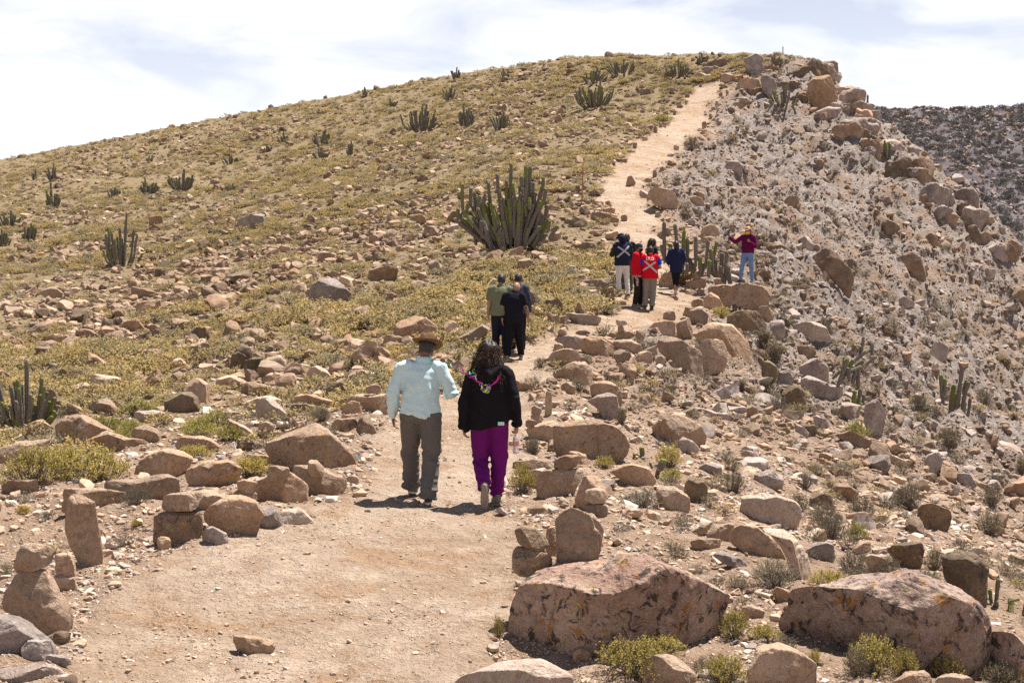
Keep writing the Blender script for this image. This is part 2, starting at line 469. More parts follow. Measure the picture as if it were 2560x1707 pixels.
nA = len(aa); nR = len(rr)
idx = np.arange(nA * nR).reshape(nR, nA)
nxt = np.roll(idx, -1, axis=1)
quads = np.stack([idx[:-1], nxt[:-1], nxt[1:], idx[1:]], -1).reshape(-1, 4)[:, ::-1]
pth = GPATH.ravel()
qp = pth[quads].mean(1) > 0.5
GV = np.stack([GX.ravel(), GY.ravel(), GZ.ravel()], 1)
def sub_mesh(name, sel):
    q = quads[sel]; used = np.unique(q); rem = np.full(len(GV), -1); rem[used] = np.arange(len(used))
    me = bpy.data.meshes.new(name)
    v = GV[used]; f = rem[q]
    me.vertices.add(len(v)); me.vertices.foreach_set('co', v.ravel())
    me.loops.add(f.size); me.loops.foreach_set('vertex_index', f.ravel().astype(np.int32))
    me.polygons.add(len(f)); me.polygons.foreach_set('loop_start', np.arange(0, f.size, 4, dtype=np.int32))
    me.polygons.foreach_set('use_smooth', np.ones(len(f), bool))
    me.update(calc_edges=True)
    for nm, arr in (('path', GPATH), ('scree', GSCREE), ('veg', GVEG)):
        at_ = me.attributes.new(nm, 'FLOAT', 'POINT'); at_.data.foreach_set('value', arr.ravel()[used].astype(np.float32))
    me.validate()
    return me

def ground_mat():
    t = NT('ground_soil')
    geo = t.n('ShaderNodeNewGeometry'); v = geo.outputs['Position']
    pa, sc, ve = t.attr('path'), t.attr('scree'), t.attr('veg')
    b1 = t.noise(v, 0.45, 3, 0.6, 0.3); b2 = t.noise(v, 3.0, 4, 0.68); b3 = t.noise(v, 24, 5, 0.75); b4 = b3
    soil = t.mixc(t.ramp(b2, [(0.35, 0.0), (0.65, 1.0)]), (0.27, 0.175, 0.115), (0.40, 0.285, 0.205))
    pathc = t.mixc(t.ramp(b1, [(0.35, 0.0), (0.65, 1.0)]), (0.36, 0.255, 0.178), (0.45, 0.345, 0.262))
    pathc = t.mixc(t.math('MULTIPLY', t.ramp(b2, [(0.5, 0.0), (0.72, 1.0)]), 0.75), pathc, (0.56, 0.43, 0.32))
    pathc = t.mixc(t.math('MULTIPLY', t.ramp(b2, [(0.28, 1.0), (0.45, 0.0)]), 0.6), pathc, (0.29, 0.165, 0.09))
    b5 = t.noise(v, 1.1, 4, 0.65, 0.6)
    pathc = t.mixc(t.math('MULTIPLY', t.ramp(b5, [(0.52, 0.0), (0.62, 1.0)]), 0.6), pathc, (0.335, 0.195, 0.108))
    scr = t.mixc(t.ramp(b2, [(0.35, 0.0), (0.65, 1.0)]), (0.175, 0.138, 0.116), (0.33, 0.28, 0.252))
    scr = t.mixc(t.math('MULTIPLY', t.ramp(b1, [(0.5, 0.0), (0.62, 1.0)]), 0.8), scr, (0.255, 0.17, 0.115))
    vg = t.mixc(t.ramp(b2, [(0.35, 0.0), (0.65, 1.0)]), (0.19, 0.135, 0.076), (0.285, 0.215, 0.125))
    c = t.mixc(ve, soil, vg); c = t.mixc(sc, c, scr); c = t.mixc(pa, c, pathc)
    c = t.mixc(t.math('MULTIPLY', t.ramp(b3, [(0.33, 1.0), (0.47, 0.0)]), 0.4), c, (0.15, 0.088, 0.05))
    c = t.mixc(t.math('MULTIPLY', t.ramp(b3, [(0.58, 0.0), (0.72, 1.0)]), 0.45), c, (0.56, 0.44, 0.33))
    t.l(c, t.b.inputs['Base Color']); t.b.inputs['Roughness'].default_value = 0.97
    t.b.inputs['Specular IOR Level'].default_value = 0.1
    b6 = t.noise(v, 7.5, 4, 0.7, 0.4)
    h = t.math('ADD', t.math('MULTIPLY', b3, 0.6), t.math('MULTIPLY', b2, 0.7)); h = t.math('ADD', h, t.math('MULTIPLY', b6, 1.2))
    t.l(t.bump(h, 1.0, 0.085), t.b.inputs['Normal'])
    return t.m
M['ground'] = ground_mat()
tag(link('ground', sub_mesh('ground', ~qp), M['ground']), 'dry stony hillside ground rising to the ridge', kind='structure')
tag(link('dirt_path', sub_mesh('dirt_path', qp), M['ground']), 'tan dirt path winding up the hill', kind='structure')

# far hillside across the ravine, behind the right shoulder
def far_hill():
    nx, ny = 150, 90
    x = np.linspace(20, 300, nx); y = np.linspace(205, 400, ny); X, Y = np.meshgrid(x, y)
    crest = 38.6 + 1.1 * fbm(xy0(X, Y, 0.02), 3, 61) + (X - 100) * 0.004
    z = -22 + (crest + 22) * np.clip((Y - 165) / 170.0, 0, 1) ** 0.95
    z = np.where(Y > 335, crest - (Y - 335) * 0.05, z)
    gl = fbm(xy0(X * 0.06, Y * 0.02, 1.0), 4, 62)
    z = z + 5.0 * (np.abs(gl) - 0.22) * sstep(340, 300, Y) + 0.7 * fbm(xy0(X, Y, 0.25), 3, 63)
    z = z - 60 * sstep(70, 20, X)
    V = np.stack([X.ravel(), Y.ravel(), z.ravel()], 1)
    I = np.arange(nx * ny).reshape(ny, nx)
    q = np.stack([I[:-1, :-1], I[:-1, 1:], I[1:, 1:], I[1:, :-1]], -1).reshape(-1, 4)
    t = NT('far_slope'); geo = t.n('ShaderNodeNewGeometry'); v = geo.outputs['Position']
    a = t.noise(v, 0.06, 5, 0.6, 0.5); b = t.noise(v, 0.7, 5, 0.7)
    c = t.mixc(t.ramp(a, [(0.35, 0.0), (0.65, 1.0)]), (0.09, 0.074, 0.08), (0.15, 0.125, 0.13))  # purple tint of the distant air is put into the slope colour
    c = t.mixc(t.math('MULTIPLY', t.ramp(b, [(0.5, 0.0), (0.66, 1.0)]), 0.4), c, (0.2, 0.168, 0.17))
    t.l(c, t.b.inputs['Base Color']); t.b.inputs['Roughness'].default_value = 0.97; t.b.inputs['Specular IOR Level'].default_value = 0.1
    t.l(t.bump(b, 1.0, 0.6), t.b.inputs['Normal'])
    tag(link('far_hillside', mesh_np('far_hillside', V, q), t.m), 'far hillside across the ravine, coloured purplish for haze', kind='structure')
    return X, Y, z
FHX, FHY, FHZ = far_hill()

# ================================================================ ROCKS
CROP = {'L': (0, 1000, .5442), 'R': (1280, 1000, .5442), 'A': (0, 1280, .2723), 'C': (1240, 1280, .2723), 'D': (1880, 1280, .2891),
        'E': (0, 900, .2423), 'F': (540, 880, .2615), 'Gc': (1260, 860, .2806), 'H': (1780, 800, .3316), 'P': (1200, 540, .3231),
        'M': (0, 500, .4252), 'B': (1120, 390, .3237), 'Q': (940, 780, .3318), 'U': (1400, 200, .4017), 'S': (1700, 100, .372), 'K': (1600, 500, .4145)}
def facet(D, rng, n=13, k=11.0, lo=0.72):
    """radius of a random rounded polyhedron in directions D"""
    N = rng.normal(size=(n, 3)); N /= np.linalg.norm(N, axis=1)[:, None]
    N = np.vstack([N, np.eye(3), -np.eye(3)])
    d = np.concatenate([rng.uniform(lo, 0.98, n), np.full(6, 1.0)])
    q = np.maximum(D @ N.T, 1e-6) / d
    return (q ** k).sum(1) ** (-1.0 / k)
def clip_planes(V, rng, n, lo, hi, kind=None):
    """flatten the shape against random planes: real broken faces with edges"""
    for i in range(n):
        g = rng.normal(size=3)
        if kind == 'front': q = np.array([g[0] * .75, -1.0, g[2] * .28 - .08])
        elif kind == 'back': q = np.array([g[0] * .75, 1.0, g[2] * .3])
        elif kind == 'top': q = np.array([g[0] * .42, g[1] * .38 - .12, 1.0])
        elif kind == 'side': a_ = rng.uniform(0, 6.283); q = np.array([math.cos(a_), math.sin(a_), g[2] * .22 - .05])
        else: q = g
        q = q / np.linalg.norm(q)
        s = V @ q; mx = np.percentile(s, 99.5)
        d = mx * rng.uniform(lo, hi)
        V = V - q[None] * (np.maximum(0, s - d) * 0.96)[:, None]
    return V
def rock_mesh(name, seed, dims, sub=4, n=13, k=11.0, rough=0.06, lo=0.7, smooth=True):
    rng = np.random.default_rng(seed)
    D, T = ICO(sub)
    P = D * facet(D, rng, n, k, lo)[:, None]
    o = rng.uniform(0, 50, 3)
    P = clip_planes(P, rng, 6, 0.5, 0.85, 'side')
    P = clip_planes(P, rng, 2, 0.5, 0.85, 'top')
    P = clip_planes(P, rng, 3, 0.6, 0.9)
    P = P * (1 + rough * 1.6 * fbm(P * 1.6 + o, 2, seed)[:, None] + rough * fbm(P * 5 + o, 3, seed + 3)[:, None])
    return mesh_np(name, P * np.array(dims), T, smooth)
OCC = []           # (x, y, radius) of placed rocks, people, cacti
PLACED = {}        # key -> Y
LABELED = []       # (px, py, short name) landmarks
ALLROCK = []
def outline_rock(key, pts, tone='tan', name='rock', label=None, group=None, on=None, dep=0.75, sink=0.16, seed=None, rough=0.07, dY=0.0, sub=None, Y=None, k=9.0, cuts=9):
    ox, oy, s = CROP[key]
    P = np.array([(ox + x * s, oy + y * s) for x, y in pts], float)
    seed = seed if seed is not None else (zlib.crc32(repr((key, pts[0])).encode()) % 10000)
    rng = np.random.default_rng(seed)
    x0, x1, y0, y1 = P[:, 0].min(), P[:, 0].max(), P[:, 1].min(), P[:, 1].max()
    w_px, h_px = x1 - x0, y1 - y0
    # polygon centroid
    x, y = P[:, 0], P[:, 1]; xs, ys = np.roll(x, -1), np.roll(y, -1); cr = x * ys - xs * y; A = cr.sum() / 2
    if abs(A) < 1: A = 1
    cx = ((x + xs) * cr).sum() / (6 * A); cy = ((y + ys) * cr).sum() / (6 * A)
    if on is not None: Yc = PLACED[on] + dY
    elif Y is not None: Yc = Y
    else:
        b = G(cx, min(y1 - 0.06 * h_px, 1760))
        Yf = b[1]
        Yc = Yf + dep * w_px * Yf / F * 0.38 + dY
    m = Yc / F
    W, Hh = w_px * m, h_px * m
    depth = dep * min(W, Hh * 1.9) if W > Hh else dep * W * 1.1
    big = max(w_px, h_px)
    sub = sub or (6 if big > 330 else 5 if big > 75 else 4)
    D, T = ICO(sub)
    ang = np.arctan2(-(P[:, 1] - cy), P[:, 0] - cx)
    # radius of the outline by angle: ray/polygon intersection
    th = np.linspace(-math.pi, math.pi, 361); Rr = np.zeros(361)
    px_, py_ = P[:, 0] - cx, -(P[:, 1] - cy)
    for i in range(len(P)):
        j = (i + 1) % len(P); ex, ey = px_[j] - px_[i], py_[j] - py_[i]
        den = np.cos(th) * ey - np.sin(th) * ex
        den = np.where(np.abs(den) < 1e-9, 1e-9, den)
        t = (px_[i] * ey - py_[i] * ex) / den
        u = (px_[i] * np.sin(th) - py_[i] * np.cos(th)) / den
        ok = (t > 0) & (u >= -1e-3) & (u <= 1.001)
        Rr = np.where(ok, np.maximum(Rr, t), Rr)
    bad = Rr <= 0
    if bad.any(): Rr[bad] = np.interp(th[bad], th[~bad], Rr[~bad])
    Rr = Rr * m
    kk = np.array([1, 2, 3, 2, 1.]); kk /= kk.sum()
    Rr = np.convolve(np.concatenate([Rr[-3:-1], Rr, Rr[1:3]]), kk, 'valid')
    phi = np.arctan2(D[:, 2], D[:, 0]); c = np.hypot(D[:, 0], D[:, 2])
    fa = facet(D, rng, 12, k, 0.78); fa = fa / np.percentile(fa, 80); fa = np.clip(fa, 0.6, 1.12)
    rad = np.interp(phi, th, Rr)
    cs = np.clip(c, 0, 1) ** 0.62
    mixf = 1 - (1 - fa) * (1 - 0.75 * cs ** 6)                # facets shape the body, the outline keeps the silhouette
    X = rad * cs * np.cos(phi) * mixf; Z = rad * cs * np.sin(phi) * mixf
    Yy = depth / 2 * np.sign(D[:, 1]) * np.abs(D[:, 1]) ** 0.72 * fa
    # the back leans away a little, the front foot comes forward: real boulders widen towards the ground
    zr = (Z / (Hh / 2 + 1e-6))
    Yy = Yy * (1.0 + 0.04 * zr)
    V = np.stack([X, Yy, Z], 1)
    V = clip_planes(V, rng, cuts // 2 + 1, 0.45, 0.85, 'front')
    V = clip_planes(V, rng, 2, 0.72, 0.95, 'top')
    V = clip_planes(V, rng, 3, 0.8, 0.97, 'side')
    V = clip_planes(V, rng, 3, 0.6, 0.9, 'back')
    for ax, lo_, hi_ in ((0, (x0 - cx) * m, (x1 - cx) * m), (2, (cy - y1) * m, (cy - y0) * m)):   # keep the traced extents
        V[:, ax] = lo_ + (V[:, ax] - V[:, ax].min()) * (hi_ - lo_) / (np.ptp(V[:, ax]) + 1e-9)
    sz = (W + Hh) / 2; o = rng.uniform(0, 90, 3)
    nrm = V / (np.linalg.norm(V, axis=1)[:, None] + 1e-6)
    dsp = rough * sz * (0.55 * fbm(V / sz * 2.6 + o, 3, seed) + 0.5 * (np.abs(fbm(V / sz * 5.5 + o, 3, seed + 7)) - 0.2) * -1.0)
    if big > 60: dsp = dsp + 0.016 * sz * (np.abs(fbm(V / sz * 9 + o, 2, seed + 19)) - 0.2) * -1.0
    if big > 200: dsp = dsp + 0.012 * sz * fbm(V / sz * 22 + o, 3, seed + 11)
    V = V + nrm * dsp[:, None]
    if sink and on is None:
        low = V[:, 2] < -0.1 * Hh
        V[low, 2] -= sink * Hh * np.clip((-V[low, 2] - 0.1 * Hh) / (0.4 * Hh), 0, 1)
    loc = at(cx, cy, Yc)
    me = mesh_np(name, V, T)
    o_ = link(name, me, M[tone], loc=loc)
    o_.rotation_euler = (0, 0, 0)
    ALLROCK.append([o_, cx, cy, w_px, h_px, tone, label, group, name, y1])
    if on is None: OCC.append((loc[0], loc[1], 0.5 * max(W, depth)))
    return o_, Yc
def rk(keyname, crop, pts, tone='tan', name='rock', label=None, **k):
    o, Yc = outline_rock(crop, pts, tone, name, label, **k)
    if keyname: PLACED[keyname] = Yc
    return o

# --- left foreground -------------------------------------------------
rk('stand', 'L', [(290,600),(300,520),(330,450),(380,430),(425,440),(438,490),(440,560),(460,600),(470,760),(460,785),(380,785),(340,720),(295,680)], 'tan', 'standing_stone', 'tall smooth standing stone planted upright at the left edge of the path', dep=0.5, rough=0.02)
rk('lean', 'L', [(0,900),(60,850),(100,800),(190,770),(230,810),(270,870),(320,960),(325,1010),(300,1080),(275,1130),(240,1110),(200,1060),(140,1010),(60,1000),(0,980)], 'tan', 'boulder', 'big leaning tan boulder with a wedge stone balanced on its top', sink=0.05, rough=0.04)
rk(None, 'L', [(62,800),(65,740),(80,690),(120,650),(190,660),(215,690),(245,730),(190,765),(110,800)], 'tan', 'stone', 'wedge-shaped stone balanced on the big leaning boulder', on='lean')
rk('flat1', 'L', [(235,805),(260,800),(345,810),(355,850),(345,880),(280,885)], 'tan', 'stone', 'flat squarish stone under a small oval stone beside the standing stone', sink=0.1)
rk(None, 'L', [(253,790),(252,730),(280,700),(320,715),(345,770),(345,805),(280,812)], 'tan', 'stone', 'small oval stone set on a flat stone beside the standing stone', on='flat1', dY=0.02)
rk('gslab', 'L', [(-40,985),(0,985),(60,1000),(120,1040),(180,1080),(230,1130),(260,1165),(200,1180),(100,1185),(-40,1190)], 'grey', 'flat_rock', 'smooth lilac-grey slab in the lower left corner below the leaning boulder', dep=1.0, rough=0.02)
rk(None, 'L', [(100,1140),(140,1100),(215,1110),(245,1160),(200,1195),(105,1185)], 'grey', 'rock', 'rough dark grey rock resting against the lilac slab', dY=-0.05, rough=0.09)
rk(None, 'L', [(185,1190),(200,1165),(280,1180),(330,1205),(240,1217),(190,1212)], 'grey', 'stone', 'low pale grey stone just below the rough dark grey rock')
rk(None, 'L', [(-40,1340),(-40,1230),(60,1225),(120,1210),(190,1210),(240,1240),(280,1299),(290,1340)], 'grey', 'rock', 'knobbly grey rock cut off by the lower left corner', rough=0.09, Y=8.9)
rk('stk', 'L', [(700,600),(705,560),(730,530),(800,505),(915,505),(925,580),(915,660),(890,680),(830,668),(770,670),(710,640)], 'tanlichen', 'boulder', 'blocky brown boulder with a yellow lichen patch and a flat stone on top', sink=0.08)
rk(None, 'L', [(742,495),(760,460),(800,430),(850,420),(910,435),(925,470),(915,502),(850,508),(780,511)], 'tan', 'stone', 'loaf-shaped stone lying on the blocky lichen-marked boulder', on='stk', dep=0.9)
rk(None, 'L', [(920,570),(1000,500),(1090,440),(1140,440),(1180,480),(1215,560),(1200,620),(1160,650),(1110,620),(1040,600),(940,580)], 'tan', 'boulder', 'smooth humped tan boulder right of the two-stone stack', rough=0.035)
rk(None, 'L', [(718,690),(720,650),(750,625),(780,650),(785,685),(750,692)], 'tan', 'stone', 'little egg-shaped stone at the foot of the blocky boulder')
rk(None, 'L', [(1280,545),(1290,510),(1380,495),(1450,570),(1400,588),(1300,585)], 'pale', 'flat_rock', 'pale flat slab lying at the left edge of the path', dep=1.1, rough=0.02)
rk(None, 'L', [(920,640),(930,595),(1000,580),(1050,610),(1050,650),(1000,672),(930,662)], 'grey', 'rock', 'lumpy pale grey rock before the humped boulder', rough=0.1)
rk(None, 'L', [(870,430),(960,415),(1030,470),(1000,490),(920,512),(905,470)], 'tan', 'rock', 'wedge of brown rock peeping out behind the two-stone stack')
rk(None, 'L', [(1190,490),(1250,490),(1300,560),(1290,590),(1210,600),(1190,540)], 'grey', 'flat_rock', 'greyish slab between the humped boulder and the pale flat slab', dep=1.0)
rk('slabL', 'L', [(1170,480),(1175,380),(1230,350),(1330,318),(1410,400),(1405,470),(1300,475)], 'tan', 'boulder', 'cracked tan block carrying a round stone by the path', rough=0.06)
rk('slabR', 'L', [(1330,310),(1460,298),(1590,370),(1585,400),(1540,440),(1490,452),(1420,432),(1360,380)], 'tan', 'flat_rock', 'sloping tan slab carrying the egg-shaped perched stone', dY=0.25, rough=0.03)
rk(None, 'L', [(1225,345),(1235,310),(1270,298),(1320,310),(1328,345),(1300,382),(1250,372)], 'tan', 'stone', 'round perched stone on the cracked tan block', on='slabL', dY=-0.1, dep=0.95, rough=0.02)
rk(None, 'L', [(1410,320),(1420,280),(1455,275),(1490,310),(1490,352),(1450,357),(1415,347)], 'tan', 'stone', 'egg-shaped perched stone on the sloping tan slab', on='slabR', dY=-0.12, dep=0.95, rough=0.02)
rk('tri', 'L', [(1210,240),(1230,190),(1300,140),(1370,110),(1420,110),(1480,150),(1560,230),(1640,340),(1640,372),(1600,384),(1540,365),(1430,345),(1340,330),(1270,310)], 'tanlichen', 'boulder', 'largest triangular boulder left of the path with ochre lichen on its face', rough=0.03, dY=0.35)
rk('sm1', 'L', [(1050,460),(1060,410),(1170,430),(1178,475),(1100,482)], 'tan', 'stone', 'brown block under a tilted flat stone near the path edge')
rk(None, 'L', [(1085,400),(1110,362),(1180,380),(1182,425),(1120,432)], 'tan', 'stone', 'tilted flat stone on top of a brown block near the path edge', on='sm1')
rk('sm2', 'L', [(1175,170),(1180,135),(1258,138),(1245,175)], 'tan', 'stone', 'lower stone of the flat two-stone cairn behind the triangular boulder')
rk(None, 'L', [(1182,122),(1230,95),(1268,112),(1255,137),(1200,139)], 'tan', 'stone', 'flat top stone of the two-stone cairn behind the triangular boulder', on='sm2')
rk(None, 'L', [(265,480),(270,430),(310,410),(400,400),(480,405),(560,430),(600,480),(590,512),(480,517),(300,512)], 'tanlichen', 'boulder', 'long low boulder with a bright yellow lichen blotch behind the standing stone')
rk(None, 'L', [(470,400),(520,372),(620,370),(700,345),(780,340),(815,360),(825,410),(780,442),(700,452),(600,470),(530,430)], 'tan', 'boulder', 'undulating tan boulder joined to the low yellow-blotched one', dY=0.2)
rk(None, 'L', [(615,360),(625,310),(700,250),(760,222),(840,235),(885,265),(880,300),(800,345),(700,355),(630,367)], 'tan', 'boulder', 'broad cracked tan boulder right of the big yellow bush', rough=0.06)
rk(None, 'L', [(835,350),(860,310),(940,280),(1030,280),(1100,330),(1110,372),(1000,405),(900,408),(840,382)], 'tanlichen', 'boulder', 'flat-topped boulder with orange lichen and a dark hollow below', rough=0.06)
rk(None, 'L', [(245,170),(255,110),(300,70),(360,68),(430,110),(500,150),(560,180),(540,212),(430,195),(340,180),(260,187)], 'tanlichen', 'boulder', 'long brown boulder with a wide yellow lichen band near the left cactus', rough=0.03)
rk(None, 'L', [(390,200),(420,150),(470,140),(540,170),(600,180),(680,210),(690,242),(620,250),(560,230),(470,225),(410,232)], 'tanlichen', 'boulder', 'hooked low boulder just before the yellow-banded one')
rk(None, 'L', [(595,160),(640,120),(670,110),(710,140),(745,180),(720,202),(650,200),(600,185)], 'tan', 'boulder', 'pointed smooth brown boulder among the green bushes')
rk(None, 'L', [(95,160),(130,110),(175,92),(220,120),(240,160),(200,178),(100,178)], 'tan', 'boulder', 'reddish humped boulder at the foot of the left cactus')
rk(None, 'L', [(-30,300),(-30,220),(40,190),(120,180),(230,180),(200,230),(130,285),(60,305)], 'tan', 'boulder', 'large shaded boulder at the left edge behind the yellow bush')
rk(None, 'L', [(-30,185),(-30,140),(40,125),(90,160),(80,188)], 'tanlichen', 'rock', 'low orange-tinged rock at the left edge under the cactus')
rk(None, 'L', [(0,410),(30,380),(90,360),(160,370),(180,400),(100,430),(20,440)], 'brown', 'rock', 'low brown rock under the left end of the yellow bush')
rk(None, 'L', [(800,210),(850,165),(920,165),(980,185),(1010,215),(960,252),(850,240)], 'tan', 'boulder', 'low brown boulder half wrapped in shrubs left of the triangular one')
rk(None, 'L', [(1035,110),(1060,85),(1160,150),(1190,190),(1130,190),(1060,150)], 'tan', 'rock', 'reddish tilted rock left of the flat two-stone cairn')
rk(None, 'L', [(1165,60),(1170,10),(1230,-10),(1290,20),(1340,90),(1320,118),(1260,105),(1200,85)], 'pale', 'boulder', 'pale sloping boulder with a cracked face behind the triangular one')
rk('pr', 'L', [(1520,130),(1550,90),(1600,85),(1640,110),(1630,147),(1560,152)], 'tanlichen', 'rock', 'dark lichen-marked rock at the path edge below a pink stone')
rk(None, 'L', [(1565,60),(1580,20),(1620,0),(1655,10),(1665,60),(1640,88),(1580,82)], 'tan', 'rock', 'upright pink stone at the path edge left of the man in the hat', dY=0.2)
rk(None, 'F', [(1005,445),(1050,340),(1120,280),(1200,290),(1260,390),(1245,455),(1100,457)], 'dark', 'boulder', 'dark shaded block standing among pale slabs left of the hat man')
rk('ledge', 'F', [(1230,470),(1270,410),(1380,395),(1480,420),(1600,400),(1700,440),(1690,570),(1580,595),(1480,565),(1400,500)], 'tan', 'boulder', 'ledge-like tan boulder just left of the man in the pale shirt')
rk(None, 'F', [(1430,380),(1440,330),(1490,305),(1560,330),(1580,362),(1540,400),(1460,400)], 'tan', 'stone', 'rounded stone sitting on the ledge-like boulder beside the pale shirt', on='ledge')
rk(None, 'F', [(425,170),(440,110),(520,55),(600,60),(660,130),(640,192),(520,218),(440,218)], 'dark', 'boulder', 'dark grey boulder in the rock band on the left slope')
rk(None, 'F', [(260,150),(300,80),(370,50),(450,80),(420,130),(390,185),(300,228)], 'dark', 'rock', 'olive-tinged wedge left of the dark grey boulder')
rk(None, 'F', [(135,130),(150,30),(220,-10),(290,50),(265,120),(200,172)], 'dark', 'boulder', 'mossy upright rock at the left end of the rock band')
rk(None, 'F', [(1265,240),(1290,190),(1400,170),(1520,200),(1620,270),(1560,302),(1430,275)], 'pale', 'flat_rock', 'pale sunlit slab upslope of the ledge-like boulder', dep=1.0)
rk(None, 'F', [(850,230),(900,150),(970,130),(1050,180),(1120,260),(1050,302),(900,295)], 'pale', 'boulder', 'pale pointed slab at the head of the rock band', dep=1.0)
rk(None, 'F', [(580,320),(640,260),(760,240),(850,245),(860,305),(740,335)], 'tan', 'flat_rock', 'reddish flat slab in the middle of the rock band', dep=1.0)
rk(None, 'F', [(745,450),(760,420),(830,400),(980,420),(1100,460),(1200,490),(1180,545),(1060,505),(900,475),(780,482)], 'tan', 'flat_rock', 'long tan slab running towards the ledge-like boulder', dep=0.9)
rk(None, 'F', [(650,520),(690,490),(830,490),(970,520),(980,600),(900,620),(800,580)], 'dark', 'rock', 'undercut dark rock below the long tan slab')
rk(None, 'F', [(0,620),(60,570),(160,565),(230,590),(220,640),(100,650)], 'tan', 'rock', 'low rounded pink rock among green tufts')
rk(None, 'F', [(250,520),(300,470),(400,430),(500,420),(640,470),(600,520),(350,560)], 'pale', 'flat_rock', 'pale lumpy slab behind the cracked sloping boulder')
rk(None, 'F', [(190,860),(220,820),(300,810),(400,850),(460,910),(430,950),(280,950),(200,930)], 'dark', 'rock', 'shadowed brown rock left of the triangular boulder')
rk(None, 'F', [(270,1040),(320,980),(420,970),(500,1020),(550,1080),(480,1100),(340,1090)], 'tan', 'rock', 'flat brown rock close to the triangular boulder’s left foot')
rk(None, 'E', [(1685,450),(1750,390),(1850,330),(1960,330),(2020,390),(2060,500),(2000,562),(1850,565),(1720,535)], 'dark', 'boulder', 'squat olive-brown boulder with a lichen-green crown', rough=0.04)
rk(None, 'E', [(915,490),(1000,430),(1090,395),(1170,430),(1178,500),(1100,528),(1000,515)], 'grey', 'rock', 'grey rounded rock right of the left cactus')
rk(None, 'E', [(1480,400),(1560,355),(1680,350),(1760,400),(1690,440),(1560,430)], 'dark', 'rock', 'dark low ledge left of the olive-brown boulder')
rk(None, 'E', [(1380,600),(1430,530),(1560,510),(1680,560),(1780,650),(1640,665),(1450,650)], 'pale', 'boulder', 'pale smooth boulder behind the pointed brown one')
# --- bottom middle ---------------------------------------------------
rk(None, 'A', [(2130,1190),(2200,1145),(2300,1130),(2420,1140),(2500,1190),(2530,1270),(2480,1310),(2250,1310),(2180,1250)], 'tan', 'rock', 'half-buried tan rock in the middle of the path foreground', sink=0.15, dep=0.6)
rk(None, 'C', [(-420,1600),(-300,1520),(-100,1430),(100,1380),(300,1370),(500,1450),(700,1540),(740,1640),(300,1700),(-300,1700)], 'pale', 'flat_rock', 'broad pale slab lying flat at the bottom edge of the picture', dep=0.7, rough=0.02, Y=8.85)
rk(None, 'C', [(700,1330),(740,1265),(800,1245),(870,1290),(880,1340),(830,1380),(740,1370)], 'tan', 'stone', 'rounded stone in front of the huge lichen-spotted boulder')
# --- right foreground ------------------------------------------------
rk('bigL', 'C', [(70,900),(120,760),(300,625),(480,560),(640,505),(860,450),(980,372),(1240,362),(1480,400),(1600,520),(1700,650),(1880,800),(2000,980),(2120,1180),(2190,1400),(2080,1430),(1900,1390),(1700,1320),(1500,1305),(1250,1310),(900,1310),(620,1320),(350,1250),(180,1190),(90,1100)], 'pink', 'boulder', 'huge pinkish boulder spotted with orange and yellow lichen beside the path', dep=0.62, rough=0.045, sink=0.08)
rk('bigR', 'D', [(280,1140),(300,1040),(370,950),(370,880),(430,740),(700,700),(1000,640),(1250,570),(1400,520),(1530,490),(1640,540),(1740,660),(1850,780),(1970,880),(2060,1000),(2125,1160),(2100,1240),(2000,1345),(1800,1385),(1300,1340),(900,1320),(700,1285),(480,1235),(330,1190)], 'pink', 'boulder', 'huge wedge-shaped boulder with yellow lichen in the lower right', dep=0.62, rough=0.05, sink=0.08)
rk('tw', 'R', [(200,770),(205,650),(202,540),(230,490),(290,490),(330,520),(370,600),(415,645),(395,690),(370,750),(300,785),(250,800),(210,788)], 'tan', 'standing_stone', 'twisted upright pink stone standing behind the huge lichen-spotted boulder', on='bigL', dY=0.35, dep=0.7)
rk(None, 'R', [(335,640),(330,540),(360,520),(400,560),(425,610),(410,655),(380,650)], 'tan', 'stone', 'brown stone leaning behind the twisted upright stone', on='bigL', dY=0.62)
rk('rd', 'R', [(0,770),(0,700),(10,670),(80,675),(130,705),(190,770),(160,802),(80,817),(20,802)], 'tanlichen', 'boulder', 'tilted boulder under the dark round stone left of the twisted stone', on='bigL', dY=0.3, dep=0.8)
rk(None, 'R', [(10,650),(10,600),(50,580),(120,590),(165,630),(170,672),(130,698),(80,682)], 'dark', 'stone', 'dark grey round stone balanced left of the twisted upright stone', on='rd', dep=0.95, rough=0.04)
rk(None, 'R', [(150,670),(158,605),(205,580),(215,660),(200,720),(165,720)], 'tan', 'stone', 'pale stone wedged between the dark round stone and the twisted one', on='rd', dY=0.35)
rk('trib', 'Gc', [(630,1400),(680,1280),(740,1170),(800,1180),(860,1260),(900,1330),(890,1480),(720,1490),(640,1440)], 'tan', 'boulder', 'pointed brown stone behind the split wedge at the right path edge')
rk('trbase', 'Gc', [(710,1440),(780,1418),(900,1418),(930,1480),(900,1532),(780,1515)], 'tan', 'stone', 'dark lower half of the split stone at the right path edge', dY=-0.1)
rk(None, 'Gc', [(710,1390),(730,1310),(790,1285),(860,1290),(920,1350),(890,1412),(780,1422)], 'tan', 'stone', 'tan upper half of the split stone at the right path edge', on='trbase')
rk('slabG', 'Gc', [(290,1390),(340,1250),(400,1160),(500,1130),(650,1130),(760,1100),(780,1160),(700,1230),(650,1330),(600,1385),(450,1395)], 'tan', 'flat_rock', 'big sloping tan slab with an oblong stone lying on it', dep=0.9, rough=0.03)
rk(None, 'Gc', [(445,1090),(450,1030),(520,985),(650,990),(690,1030),(650,1095),(520,1135),(470,1132)], 'tanlichen', 'stone', 'oblong stone lying on the big sloping slab right of the woman', on='slabG', dep=0.8)
